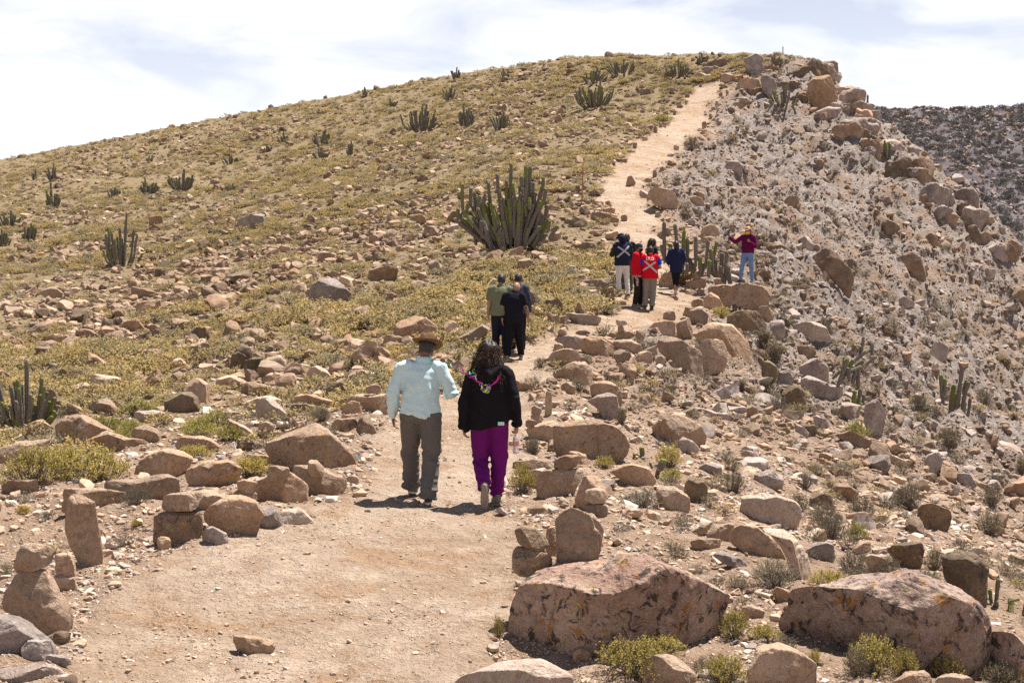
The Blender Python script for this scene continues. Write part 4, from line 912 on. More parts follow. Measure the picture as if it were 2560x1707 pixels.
# ================================================================ CACTI
def cactus_mat():
    t = NT('cactus_skin'); tcn = t.n('ShaderNodeTexCoord'); oi = t.n('ShaderNodeObjectInfo')
    s = t.n('ShaderNodeSeparateXYZ'); t.l(tcn.outputs['Object'], s.inputs[0])
    gr = t.math('ADD', s.outputs['Z'], t.math('MULTIPLY', t.math('SUBTRACT', oi.outputs['Random'], 0.86), 1.2))
    va = t.n('ShaderNodeVectorMath', operation='MULTIPLY'); t.l(tcn.outputs['Object'], va.inputs[0]); va.inputs[1].default_value = (1.0, 1.0, 12.0)
    nz = t.noise(va.outputs[0], 1.6, 4, 0.65)
    gr = t.math('ADD', gr, t.math('MULTIPLY', t.math('SUBTRACT', nz, 0.5), 0.7))
    wood = t.mixc(t.ramp(nz, [(0.35, 0.0), (0.65, 1.0)]), (0.10, 0.083, 0.072), (0.215, 0.178, 0.152))
    green = t.mixc(t.ramp(nz, [(0.35, 0.0), (0.65, 1.0)]), (0.11, 0.13, 0.026), (0.22, 0.225, 0.05))
    c = t.mixc(t.ramp(gr, [(0.40, 0.0), (0.62, 1.0)]), wood, green)
    c = t.mixc(t.math('MULTIPLY', t.attr('rib'), 0.45), c, (0.30, 0.27, 0.18))
    t.l(c, t.b.inputs['Base Color']); t.b.inputs['Roughness'].default_value = 0.75
    t.l(t.bump(nz, 0.4, 0.02), t.b.inputs['Normal'])
    return t.m
M['cactus'] = cactus_mat()
def stem_mesh(seed, hi=True):
    rng = random.Random(seed)
    ribs = rng.choice((7, 8)) if hi else 6
    n = ribs * (4 if hi else 2); rows = 26 if hi else 11
    bend = rng.uniform(-2.2, 2.2) if hi else rng.uniform(-1.5, 1.5); ba = rng.uniform(0, 6.28)
    joints = [rng.uniform(0.25, 0.9) for _ in range(2)]
    V = []; Fc = []; A = []
    for i in range(rows):
        u = i / (rows - 1)
        h = u if u < 0.9 else 0.9 + (u - 0.9) * 1.0
        rad = 0.72 + 0.28 * min(1, u / 0.35)
        if u > 0.9: rad *= math.sqrt(max(0.0, 1 - ((u - 0.9) / 0.1) ** 2)) * 0.98 + 0.02
        for j in joints: rad *= 1 - 0.22 * math.exp(-((u - j) / 0.022) ** 2)
        rad *= 1 + 0.05 * math.sin(9 * u + seed)
        cx_ = bend * (u * u - u) * math.cos(ba); cy_ = bend * (u * u - u) * math.sin(ba)
        for k in range(n):
            a = 2 * math.pi * k / n
            crest = 0.5 + 0.5 * math.cos(a * ribs)
            rr_ = rad * (0.72 + 0.28 * crest)
            V.append((cx_ + rr_ * math.cos(a), cy_ + rr_ * math.sin(a), h)); A.append(crest ** 3 * (0.6 + 0.4 * (i % 2)))
    for i in range(rows - 1):
        for k in range(n):
            k2 = (k + 1) % n; Fc.append((i * n + k, i * n + k2, (i + 1) * n + k2, (i + 1) * n + k))
    Fc.append(tuple((rows - 1) * n + k for k in range(n)))
    me = mesh_np('stem', V, Fc); at_ = me.attributes.new('rib', 'FLOAT', 'POINT'); at_.data.foreach_set('value', A)
    me.materials.append(M['cactus'])
    return me
STEM_HI = [stem_mesh(i) for i in range(8)]; STEM_LO = [stem_mesh(50 + i, False) for i in range(6)]
def stem(parent, base, top, rad, rng, hi):
    o = bpy.data.objects.new('stem', rng.choice(STEM_HI if hi else STEM_LO)); COL.objects.link(o); o.parent = parent
    b = Vector(base); d = Vector(top) - b
    o.location = b; o.rotation_mode = 'QUATERNION'
    o.rotation_quaternion = d.to_track_quat('Z', 'Y') @ Quaternion((0, 0, 1), rng.uniform(0, 6.28))
    o.scale = (rad, rad, d.length)
    return o
def cactus(px, py, h_px, w_px, n, label, seed, rad=0.055, hi=False, Y=None, spread=1.0, low=0.35, name='column_cactus', group='column cacti on the hillside'):
    rng = random.Random(seed)
    p = G(px, py) if Y is None else at(px, py, Y)
    m = p[1] / F; H = h_px * m; W = w_px * m
    root = bpy.data.objects.new(name, None); COL.objects.link(root); root.location = tuple(p); root.empty_display_size = 0.1
    tag(root, label, 'cactus', group)
    OCC.append((p[0], p[1], W * 0.4))
    LABELED.append((px, py, label))
    for i in range(n):
        a = rng.uniform(0, 2 * math.pi); q = math.sqrt(rng.random())
        if i == 0: q = 0.3
        bx, by = W * 0.22 * q * math.cos(a), W * 0.2 * q * math.sin(a)
        tx, ty = W * 0.47 * q * math.cos(a) * spread, W * 0.34 * q * math.sin(a)
        hh = H * (1.0 if i == 0 else rng.uniform(low, 1.0) * (1 - 0.30 * q))
        z0 = 0 if rng.random() < 0.6 else hh * rng.uniform(0.1, 0.35)
        r = rad * rng.uniform(0.8, 1.15)
        if z0 > 0: bx, by = bx + (tx - bx) * 0.35, by + (ty - by) * 0.35
        # stems rise steeply after a short outward start
        mid = (bx + (tx - bx) * 0.6, by + (ty - by) * 0.6, z0 + (hh - z0) * 0.35)
        if hi and q > 0.5 and rng.random() < 0.7:
            stem(root, (bx, by, z0 - 0.06), mid, r * 1.05, rng, hi)
            stem(root, (mid[0], mid[1], mid[2] - r), (tx, ty, hh), r, rng, hi)
        else:
            stem(root, (bx, by, z0 - 0.06), (tx, ty, hh), r, rng, hi)
    return root
D2S = 1.0884
cactus(303, 668, 138, 125, 26, 'cactus clump with tall separate columns on the lower left hillside', 2, 0.062, True)
cactus(62, 1068, 170, 185, 52, 'dark cactus clump at the left edge with one tall column', 3, 0.036, True, low=0.2, name='column_cactus')
# the cluster beside the group of hikers
def cluster(px, py, Y, cols, label, seed, rad, group='column cacti on the hillside', hi=True):
    rng = random.Random(seed); p = at(px, py, Y); m = Y / F
    p[2] = min(p[2], hgt(p[0], p[1])[0] + 0.15)
    root = bpy.data.objects.new('column_cactus', None); COL.objects.link(root); root.location = tuple(p); root.empty_display_size = 0.1
    tag(root, label, 'cactus', group); LABELED.append((px, py, label))
    OCC.append((p[0], p[1], 0.5))
    for (x0, y0, x1, y1, *r) in cols:
        dy = rng.uniform(-0.25, 0.25)
        stem(root, ((x0 - px) * m, dy, (py - y0) * m), ((x1 - px) * m, dy + rng.uniform(-.1, .1), (py - y1) * m), (r[0] if r else rad) * rng.uniform(0.9, 1.1), rng, hi)
    return root
def pc(c, cols):
    ox, oy, s = CROP[c]
    return [(ox + a * s, oy + b * s, ox + e * s, oy + f * s, *r) for a, b, e, f, *r in cols]
_r = random.Random(3)
BIGC = [(120,440,118,220),(150,440,160,375),(75,520,80,405),(105,500,95,440),(180,400,180,250),(205,440,205,280),(240,420,243,310),(280,380,288,300),(320,350,313,205),(325,380,322,300),(215,520,200,470),(250,520,240,430),
 (215,690,210,530),(265,640,255,500),(310,750,295,680),(340,440,300,360),(390,300,380,140),(410,350,395,265),(440,400,425,330),(455,260,450,195),(480,250,488,60),(520,330,500,210),(480,440,478,330),(490,560,480,400),(550,480,520,320),
 (560,300,555,230),(490,310,488,240),(590,400,600,80),(620,400,637,75),(570,250,570,160),(655,290,657,205),(660,400,675,280),(625,420,625,325),(705,380,710,290),(735,240,735,165),(680,450,720,350),(740,350,757,255),(710,560,720,440),
 (745,540,768,380),(770,590,785,500),(780,650,850,540),(600,470,590,380),(430,520,330,370),(300,560,270,400),(340,560,290,460),(390,600,340,450),(210,620,120,500),(160,480,110,430)]
for _x0, _y0, _x1, _y1 in list(BIGC):                      # woody limbs that carry the outer columns
    if _y0 < 640: BIGC.append((_x0 + (500 - _x0) * .5, _y0 + (735 - _y0) * .75, _x0, _y0 - 18))
for _i in range(46):
    _x = _r.uniform(330, 700); _t = _x + (_x - 520) * _r.uniform(.25, .6)
    BIGC.append((_x, 750 - abs(_x - 430) * .22, _t, _r.uniform(330, 600)))
cluster(1272, 634, 46.5, pc('B', BIGC), 'biggest many-armed cactus clump with green tips on the left hillside', 4, 0.066)
cluster(1740, 702, 43.0, pc('P', [(1432,300,1425,10),(1440,330,1400,190),(1450,330,1470,215),(1530,330,1500,30),(1580,350,1582,75),(1610,350,1605,140),(1665,360,1668,125),(1500,300,1470,180),
  (1740,380,1760,155),(1790,390,1840,165),(1800,400,1780,220),(1860,420,1870,250),(1890,500,1905,240),(1560,420,1575,250),(1640,430,1630,290),(1700,430,1700,280),(1830,440,1825,300),(1590,430,1595,330),
  (1620,440,1650,320),(1680,440,1660,330),(1760,440,1770,310),(1720,440,1735,330),(1540,400,1520,320),(1930,510,1890,330),(1880,480,1850,350)]),
  'cactus cluster with grey columns between the hikers and the maroon woman', 5, 0.06)
cluster(1845, 706, 42.6, pc('P', [(1960,340,1930,140),(2030,330,2000,240),(1960,500,1945,380),(1980,510,1985,390),(2010,510,2040,240),(2050,500,2090,310),(2060,500,2140,330),(2120,480,2165,300),(1945,430,1990,360),(2075,510,2070,420)]),
  'thin cactus right behind the woman in maroon', 6, 0.055)
cluster(2130, 1040, 32.0, pc('H', [(990,700,1010,585),(1040,720,1060,520),(1080,740,1110,510),(1110,740,1150,610),(1060,740,1130,620),(930,500,1000,275),(960,480,1060,295),(990,400,1130,350,.05),(1090,350,1155,310,.05),
  (1060,300,1150,230,.05),(1130,250,1205,200,.05),(1195,260,1200,165,.05),(1105,520,1108,350,.05),(1060,480,1085,380,.05),(1060,230,1075,185,.045),(1120,240,1135,118,.035),(1110,260,1120,195,.045),(1150,330,1215,265,.04),
  (900,440,960,375,.045),(1020,440,1010,350),(960,660,950,620,.045),(1140,640,1150,560,.04)]), 'two-tiered cactus with arms bent over to the right on the right slope', 7, 0.055, 'cacti on the right slope')
cluster(2390, 1062, 42.0, pc('H', [(1730,620,1715,400),(1735,560,1745,430),(1780,760,1850,540),(1830,720,1862,330),(1800,770,1840,480),(1870,640,1915,450),(1900,560,1925,445),(1860,760,1880,600),(1860,800,1930,700,.05),(1925,720,1945,580,.055),(1800,780,1900,790,.05),(1770,790,1790,700),(1840,790,1830,690)]),
  'upright green cactus with a curved lower arm near the right edge', 8, 0.07, 'cacti on the right slope')
cluster(2500, 1552, 12.5, pc('D', [(2100,860,2110,555,.022),(2060,780,2050,660,.018),(2180,890,2210,715,.025),(2290,920,2300,720,.022),(2260,930,2310,830,.02),(2230,940,2250,870,.02),(2100,800,2080,740,.02),(2130,720,2230,690,.012),(2320,930,2345,800,.022),(2080,830,2085,760,.02)]),
  'small cactus group low at the right edge behind the giant boulder', 9, 0.022, 'cacti on the right slope')
cluster(1608, 1162, 18.6, pc('Gc', [(1235,1010,1225,915,.036),(1240,1070,1238,1000,.03),(1165,1050,1150,960,.02)]), 'left of two stubby green cacti among the boulders', 10, 0.04, 'cacti on the right slope')
cluster(1655, 1200, 17.6, pc('Gc', [(1390,1120,1430,1020,.042),(1380,1210,1395,1120,.03),(1330,1120,1300,1060,.018)]), 'right of two stubby green cacti among the boulders', 11, 0.04, 'cacti on the right slope')
CAC = [(970,303,62,100,16,'widest dark cactus clump in the middle of the upper hillside'),(1070,293,52,42,9,'narrow cactus clump beside a rock right of the widest clump'),
 (1152,297,40,60,10,'low cactus clump left of the path below the ridge'),(1365,248,60,92,17,'dense dark cactus clump left of the top of the path'),(1362,190,34,70,12,'cactus clump just above the dense dark one'),
 (1425,172,34,70,12,'cactus row near the skyline above the dense clump'),(1560,176,38,70,12,'cactus clump on the ridge left of the summit'),(1612,146,22,32,6,'small cactus on the skyline left of the summit'),
 (1800,245,46,70,11,'cactus clump below the summit crags right of the path'),(1782,152,26,48,8,'sprawling cactus on the summit left of the post'),(1033,231,34,40,8,'cactus clump below the skyline above the widest clump'),
 (1048,182,26,26,6,'skyline cactus above the middle of the hillside'),(1160,181,22,24,5,'little skyline cactus right of the taller one'),(740,334,36,50,10,'round cactus clump on the middle hillside'),
 (738,364,24,46,7,'pale low cactus under the round clump'),(805,356,32,22,4,'two-pronged cactus right of the round clump'),(650,328,24,26,5,'small cactus left above the round clump'),
 (612,351,20,26,5,'small dark cactus left of the round clump'),(530,377,24,48,8,'spread low cactus left of the middle of the hillside'),(416,437,46,62,13,'dense upright cactus clump on the left hillside'),
 (342,445,36,56,10,'wide cactus clump left of the dense upright one'),(260,452,22,34,5,'small cactus left of the wide clump'),(123,479,58,36,8,'tall fan of thin cactus columns on the far left hillside'),
 (120,416,40,28,6,'upper cactus fan near the left skyline'),(80,413,22,16,4,'tiny cactus left of the upper fan'),(20,522,38,62,12,'cactus clump at the left edge of the hillside'),(10,562,36,36,7,'pale cactus clump just below the left edge clump'),
 (66,553,40,42,8,'cactus clump right of the left edge clump'),(530,440,18,40,5,'sprawling low cactus right of the dense upright clump'),(840,223,22,16,3,'skyline cactus stub left of the middle'),
 (900,245,18,26,5,'dark little cactus below the skyline'),(735,262,9,20,4,'dark cactus dot below the left skyline'),(345,371,11,22,4,'small dark cactus high on the left hillside'),
 (2036,362,38,32,6,'cactus among outcrops on the right shoulder')]
for i, (x, y, h, w, n, lb) in enumerate(CAC):
    cactus(x * D2S, y * D2S, h * D2S * 1.05, w * D2S * 1.1, int(n * 2.4), lb, 100 + i, 0.07 if h > 30 else 0.075, h > 45, low=0.4)
cactus(2166, 283, 46, 36, 6, 'lone cactus on the skyline of the right shoulder', 150, 0.085, False, Y=96.5, low=0.6)

# ================================================================ SHRUBS
def leaf_mat(name, c1, c2, c3):
    t = NT(name)
    lv = t.attr('lv'); oi = t.n('ShaderNodeObjectInfo')
    c = t.ramp(lv, [(0.0, c1), (0.5, c2), (1.0, c3)])
    tint = t.ramp(oi.outputs['Random'], [(0.0, (0.72, 0.72, 0.75)), (0.5, (1, 1, 1)), (1.0, (1.15, 1.08, 0.9))])
    c = t.mixc(1.0, c, tint, 'MULTIPLY')
    t.l(c, t.b.inputs['Base Color']); t.b.inputs['Roughness'].default_value = 0.8
    tr = t.n('ShaderNodeBsdfTranslucent'); t.l(c, tr.inputs[0])
    ms = t.n('ShaderNodeMixShader'); ms.inputs[0].default_value = 0.45
    t.l(t.b.outputs[0], ms.inputs[1]); t.l(tr.outputs[0], ms.inputs[2]); t.l(ms.outputs[0], t.out.inputs[0])
    return t.m
M['leaf_yellow'] = leaf_mat('leaf_yellow', (0.33, 0.265, 0.06), (0.54, 0.43, 0.11), (0.68, 0.54, 0.17))
M['leaf_green'] = leaf_mat('leaf_green', (0.20, 0.21, 0.05), (0.36, 0.34, 0.085), (0.50, 0.43, 0.12))
M['leaf_dry'] = leaf_mat('leaf_dry', (0.17, 0.15, 0.095), (0.26, 0.23, 0.145), (0.37, 0.32, 0.19))
M['leaf_hill'] = leaf_mat('leaf_hill', (0.35, 0.275, 0.135), (0.50, 0.39, 0.18), (0.64, 0.51, 0.25))
M['leaf_hillgrey'] = leaf_mat('leaf_hillgrey', (0.28, 0.245, 0.155), (0.40, 0.35, 0.215), (0.52, 0.45, 0.28))
M['leaf_far'] = leaf_mat('leaf_far', (0.09, 0.085, 0.085), (0.125, 0.118, 0.115), (0.165, 0.155, 0.145))  # far leaves greyed and lightened in colour to stand for haze
M['twig'] = plain('twig', (0.17, 0.135, 0.105), 0.9, 0.35, 30)
M['twig_pale'] = plain('twig_pale', (0.36, 0.31, 0.26), 0.9, 0.3, 30)
def bush(seed, leaves=2200, twigs=70, lsize=0.02, up=0.6, grass=False):
    """returns (foliage mesh data, twig mesh data); bush of radius 0.5, height ~up"""
    rng = np.random.default_rng(seed)
    tw = MB(); LV = []; LF = []; LA = []
    tips = []
    lobes = [(rng.uniform(-.3, .3), rng.uniform(-.3, .3), rng.uniform(.6, 1.0)) for _ in range(5)]
    for i in range(twigs):
        a = rng.uniform(0, 2 * math.pi); el = rng.uniform(0.25, 1.35) if not grass else rng.uniform(0.8, 1.5)
        L = rng.uniform(0.75, 1.0) * 0.5
        lob = lobes[rng.integers(5)]
        e = np.array([math.cos(a) * math.cos(el) * L * 1.0 + lob[0] * 0.35, math.sin(a) * math.cos(el) * L + lob[1] * 0.35, math.sin(el) * L * up * 2.0 * lob[2]])
        b = np.array([rng.normal(0, .05) + lob[0] * 0.3, rng.normal(0, .05) + lob[1] * 0.3, -0.03])
        mid = b * 0.45 + e * 0.55 + np.array([rng.normal(0, .03), rng.normal(0, .03), -0.04 if not grass else 0.05])
        tw.tube([b, mid, e], [0.007, 0.005, 0.002], 3, False)
        for s in range(4 if not grass else 1):
            t0 = rng.uniform(0.45, 0.95)
            q = mid * (1 - t0) + e * t0
            d = e - mid; d = d / (np.linalg.norm(d) + 1e-6) + rng.normal(0, 0.55, 3); d[2] += 0.35
            ln = rng.uniform(0.06, 0.15)
            e2 = q + d / np.linalg.norm(d) * ln
            tw.tube([q, e2], [0.003, 0.0012], 3, False)
            tips.append((q, e2))
    tips = tips or [((0, 0, 0), (0, 0, .3))]
    for k in range(leaves):
        q, e2 = tips[rng.integers(len(tips))]
        t0 = rng.uniform(0.0, 1.1)
        c = np.asarray(q) * (1 - t0) + np.asarray(e2) * t0 + rng.normal(0, 0.014, 3)
        d = (np.asarray(e2) - np.asarray(q)); d = d / (np.linalg.norm(d) + 1e-6) + rng.normal(0, 0.7, 3); d /= np.linalg.norm(d)
        w = np.cross(d, rng.normal(size=3)); w /= np.linalg.norm(w) + 1e-9
        s = lsize * rng.uniform(0.6, 1.3); n0 = len(LV)
        LV += [tuple(c - w * s * .4), tuple(c + d * s), tuple(c + w * s * .4), tuple(c - d * s * 0.7)]
        LF.append((n0, n0 + 1, n0 + 2, n0 + 3)); lv = rng.random(); LA += [lv] * 4
    return (LV, LF, LA), tw
def foliage_mesh(data, m):
    LV, LF, LA = data
    me = mesh_np('foliage', LV, LF, False)
    a = me.attributes.new('lv', 'FLOAT', 'POINT'); a.data.foreach_set('value', LA)
    me.materials.append(m); return me
BUSH = {}
def bush_set(kind, n, seed, leaves, twigs, lsize, up, lm, tm, grass=False):
    out = []
    for i in range(n):
        lf, tw = bush(seed + i, leaves, twigs, lsize, up, grass)
        fm = foliage_mesh(lf, M[lm]); tmh = tw.mesh('branches', False); tmh.materials.append(M[tm])
        out.append((fm, tmh))
    BUSH[kind] = out
bush_set('yellow', 4, 10, 3400, 120, 0.019, 0.55, 'leaf_yellow', 'twig')
bush_set('green', 4, 20, 3200, 80, 0.02, 0.5, 'leaf_green', 'twig')
bush_set('dry', 4, 30, 1600, 130, 0.014, 0.55, 'leaf_dry', 'twig')
bush_set('tuft', 2, 40, 900, 160, 0.02, 0.75, 'leaf_dry', 'twig', True)
_bi = [0]
def shrub(px, py, w_px, h_px, kind, label, group, Y=None):
    rng = random.Random(1000 + _bi[0]); _bi[0] += 1
    p = G(px, min(py, 1790)) if Y is None else at(px, py, Y); m = p[1] / F
    fm, tm = BUSH[kind][rng.randrange(len(BUSH[kind]))]
    root = bpy.data.objects.new('shrub', None); COL.objects.link(root); root.location = tuple(p); root.empty_display_size = 0.1
    root.rotation_euler.z = rng.uniform(0, 6.28); sx = w_px * m * rng.uniform(1.1, 1.25)
    up = 0.75 if kind == 'tuft' else 0.55
    root.scale = (sx, sx * 0.85, h_px * m * 1.1 / up)
    tag(root, label, 'shrub', group)
    for nm, d in (('foliage', fm), ('branches', tm)):
        o = bpy.data.objects.new(nm, d); COL.objects.link(o); o.parent = root
    LABELED.append((px, py, label))
    return root
def cr(c, x, y): ox, oy, s = CROP[c]; return ox + x * s, oy + y * s
GL, GRS = 'shrubs among the left boulders', 'shrubs on the right slope'
SHR = [('L',170,392,330,175,'yellow','big yellow-green bush at the left edge, its left half',GL),('L',440,372,340,165,'yellow','big yellow-green bush at the left edge, its right half',GL),('L',300,350,240,130,'yellow','yellow bush crest between the two big left-edge bushes',GL),
 ('L',625,478,150,95,'dry','dry twiggy shrub on the undulating boulder',GL),('L',480,165,170,120,'green','bright green bush behind the yellow-banded boulder',GL),('L',560,200,130,80,'green','green sprig right of the bright green bush',GL),
 ('L',640,65,220,80,'green','feathery green bush above the pale smooth boulder',GL),('L',920,165,210,110,'green','green bush right of the pointed brown boulder',GL),('L',1050,185,140,90,'green','thin green bush left of the flat two-stone cairn',GL),
 ('L',1160,350,200,100,'yellow','yellow sprigs at the foot of the triangular boulder',GL),('L',880,275,180,70,'yellow','yellow fringe before the shrub-wrapped boulder',GL),('L',990,120,150,90,'green','tall thin green bush in the rock band',GL),
 ('L',1480,95,110,75,'dry','dry tuft beside the pale cracked boulder',GL),('L',600,150,110,70,'green','green tuft beside the pointed brown boulder',GL),('L',110,520,80,45,'yellow','tiny yellow plant on bare ground left of the standing stone',GL),('L',620,580,40,40,'yellow','tiny weed between the standing stone and the stack',GL),
 ('L',2290,1090,60,110,'yellow','small yellow-green plant at the left flank of the huge pinkish boulder',GRS),
 ('L',1900,800,60,1,'yellow',None,None),
 ('R',560,1255,330,160,'yellow','yellow bush with bare twigs in front of the huge pinkish boulder',GRS),('R',700,1175,220,90,'yellow','yellow bush against the front of the huge pinkish boulder',GRS),('R',990,1285,230,130,'yellow','yellow bush at the bottom between two tan boulders',GRS),
 ('R',890,1255,140,90,'dry','bare twigs at the right end of the huge pinkish boulder',GRS),('R',1020,1095,150,140,'yellow','yellow bush between the two giant boulders',GRS),('R',1150,1105,150,80,'yellow','low yellow bush right of the one between the giants',GRS),
 ('R',1660,1255,240,170,'yellow','yellow bush in front of the wedge-shaped giant',GRS),('R',1580,1265,120,150,'dry','grey bare-twigged shrub before the wedge-shaped giant',GRS),('R',1800,1260,170,130,'yellow','yellow bush right of the grey bare-twigged shrub',GRS),('R',1985,1270,160,110,'yellow','yellow bush at the right foot of the wedge-shaped giant',GRS),
 ('R',1390,1215,70,80,'yellow','small sprig at the left foot of the wedge-shaped giant',GRS),('R',2250,1300,200,120,'dry','dry shrub in the lower right corner',GRS),
 ('R',1200,850,270,130,'dry','dry sprawling shrub below the orange-tan boulder',GRS),('R',1460,860,170,90,'yellow','bright yellow bush below the lilac-grey rock',GRS),('R',1570,800,150,130,'dry','grey shrub with a dark heart left of the tan wedge',GRS),('R',1470,640,180,140,'dry','broad dry shrub with yellow flowers',GRS),
 ('R',1590,650,110,100,'green','small green bush beside the dry flowering shrub',GRS),('R',1740,815,130,110,'dry','round dry shrub before the mossy green boulder',GRS),('R',45,425,130,130,'yellow','yellow-green bush right of the woman’s legs',GRS),('R',600,490,230,100,'dry','dry shrub left of the smooth flat-faced block',GRS),
 ('R',430,310,90,60,'yellow','small bush under the deeply split boulder',GRS),('R',720,305,130,110,'yellow','yellow bush below the large layered boulder',GRS),('R',730,370,120,60,'green','pale bush right of the two stubby cacti',GRS),('R',500,110,60,80,'dry','dry tuft right of the grey blotched boulder',GRS),
 ('R',1940,780,110,130,'dry','dry shrub left of the dark lichen-crusted boulder',GRS),('R',2190,620,170,120,'dry','grey shrub on the slope near the right edge',GRS),('R',100,250,80,90,'dry','dry tuft behind the water bottle',GRS),
 ('H',480,700,180,140,'dry','dry bush with yellow tips on the open right slope',GRS),('H',1090,880,230,150,'green','yellow-green bush under the two-tiered cactus',GRS),('H',470,330,270,190,'tuft','big grass tuft beside the biggest shaded boulder',GRS),('H',700,1270,130,150,'dry','upright dry bush in the open part of the right slope',GRS),
 ('H',1480,1420,260,230,'dry','largest dark shrub in a hollow of the right slope',GRS),('H',1560,690,160,170,'dry','grey shrub between the two right-slope cacti',GRS),('H',1790,960,200,170,'dry','dry shrub below the curved-arm cactus',GRS),('H',2060,650,170,150,'dry','grey shrub right of the curved-arm cactus',GRS),
 ('H',1360,90,220,110,'dry','dry shrub high on the right slope',GRS),('H',170,1300,190,180,'dry','dry bush with a yellow top at the near right slope',GRS),('H',1130,1480,210,170,'dry','dry bush above the two giant boulders',GRS),('H',850,1560,260,180,'dry','wide dry bush with yellow flowers above the wedge',GRS),
 ('H',140,1140,150,120,'dry','dry bush left of the smooth grey boulder',GRS),('H',650,1440,170,150,'dry','dry bush left of the broad pitted boulder',GRS),('H',2110,1400,200,180,'dry','dry bush near the right edge of the slope',GRS),('H',1600,300,130,70,'dry','straw tuft behind the thin reddish plate',GRS),
 ('H',2330,1150,120,140,'dry','dark shrub cut by the right edge',GRS),('H',230,540,110,110,'tuft','grass tuft in the middle of the boulder slope',GRS),('H',400,540,110,90,'tuft','second grass tuft right of the first on the boulder slope',GRS),('H',850,110,120,110,'dry','dry shrub right of the broad pale slab',GRS),
 ('P',1860,790,210,90,'yellow','yellow bush in the boulder pile before the flat-topped boulder',GRS),('P',470,1170,110,90,'dry','dry tuft at the path edge left of the pointed slab',GRS),('P',2200,1010,230,150,'tuft','grassy shrub right of the biggest shaded boulder',GRS),('P',820,1150,120,90,'dry','dry shrub below the big weathered boulder',GRS),
 ('P',1210,1220,120,70,'yellow','small yellow bush among the lower boulder pile',GRS),('Gc',660,420,190,130,'dry','dry shrub between the squarish stone and the rounded boulder',GRS),('Gc',1050,700,90,140,'dry','dry tuft right of the grey blotched boulder on bare soil',GRS),('Gc',230,960,120,130,'dry','dry grass behind the woman’s hand',GRS),
 ('U',650,260,130,50,'green','bush left of the upper path near the top',GRS),('U',820,440,140,90,'dry','bush right of the upper path',GRS)]
for c, x, y, w, h, kind, lb, g in SHR:
    if lb is None: continue
    s = CROP[c][2]; px, py = cr(c, x, y)
    shrub(px, py, w * s, h * s, kind, lb, g)

# ================================================================ PEOPLE
def remesh(mb, voxel, smooth=4, name='tmp'):
    me = mb.mesh(name); o = bpy.data.objects.new(name, me); COL.objects.link(o)
    m = o.modifiers.new('r', 'REMESH'); m.mode = 'VOXEL'; m.voxel_size = voxel; m.adaptivity = 0
    if smooth:
        s = o.modifiers.new('s', 'SMOOTH'); s.factor = 0.5; s.iterations = smooth
    dg = bpy.context.evaluated_depsgraph_get(); dg.update()
    ev = o.evaluated_get(dg); out = bpy.data.meshes.new_from_object(ev)
    bpy.data.objects.remove(o); bpy.data.meshes.remove(me)
    out.polygons.foreach_set('use_smooth', np.ones(len(out.polygons), bool))
    return out
def verts_of(me):
    n = len(me.vertices); v = np.empty(n * 3); me.vertices.foreach_get('co', v)
    nn = np.empty(n * 3); me.vertices.foreach_get('normal', nn)
    return v.reshape(-1, 3), nn.reshape(-1, 3)
def displace(me, fn):
    v, n = verts_of(me); v = v + n * fn(v)[:, None]
    me.vertices.foreach_set('co', v.ravel()); me.update()
M['skin'] = plain('skin', (0.36, 0.19, 0.125), 0.6, 0.08, 30, spec=0.35)
M['skin_dark'] = plain('skin_dark', (0.22, 0.115, 0.075), 0.6, 0.08, 30, spec=0.35)
M['hair_black'] = plain('hair_black', (0.013, 0.011, 0.011), 0.5, 0.4, 90, 0.6, 0.4)
M['hair_brown'] = plain('hair_brown', (0.035, 0.022, 0.016), 0.5, 0.5, 60, 0.6, 0.4)
M['hair_grey'] = plain('hair_grey', (0.05, 0.045, 0.042), 0.6, 0.5, 120, 0.6, 0.3)
M['eye'] = plain('eye', (0.02, 0.015, 0.012), 0.3)
def hand(mb, wrist, d, palm, thumb, k=1.0, curl=0.5):
    d = Vector(d).normalized(); w = Vector(thumb); w = (w - d * w.dot(d)).normalized(); n = Vector(palm); n = (n - d * n.dot(d) - w * n.dot(w)).normalized()
    W = Vector(wrist)
    mb.tube([W - d * .01, W + d * .02 * k, W + d * .05 * k, W + d * .088 * k], [(.022 * k, .018 * k), (.03 * k, .018 * k), (.038 * k, .017 * k), (.038 * k, .013 * k)], 12, ref=w)
    for i, L in enumerate((.066, .076, .071, .056)):
        p = W + d * .082 * k + w * (.028 - .0185 * i) * k; pts = [p]; c = 0.25 * curl
        for s, f in enumerate((.42, .32, .26)):
            c += curl * (0.75 + .1 * i)
            q = d * math.cos(c) + n * math.sin(c)
            p = p + q * L * f * k; pts.append(p)
        mb.tube(pts, [.0095 * k, .0095 * k, .0085 * k, .007 * k], 8, ref=w)
    p = W + d * .025 * k + w * .03 * k; q = (d * .62 + w * .6 + n * .45).normalized(); q2 = (d * .85 + w * .15 + n * .5).normalized()
    mb.tube([p, p + q * .036 * k, p + q * .036 * k + q2 * .032 * k], [.012 * k, .0105 * k, .008 * k], 8, ref=n)
DEFJ = {'pelvis': (0, 0, .92), 'waist': (0, 0, 1.06), 'chest': (0, .0, 1.27), 'neck': (0, -.01, 1.44), 'head': (0, .015, 1.575),
        'shL': (-.185, 0, 1.385), 'elL': (-.235, -.03, 1.12), 'wrL': (-.25, .04, .87), 'shR': (.185, 0, 1.385), 'elR': (.235, -.03, 1.12), 'wrR': (.25, .04, .87),
        'hipL': (-.092, 0, .89), 'knL': (-.10, .02, .49), 'anL': (-.105, -.03, .085), 'hipR': (.092, 0, .89), 'knR': (.10, .02, .49), 'anR': (.105, -.03, .085)}
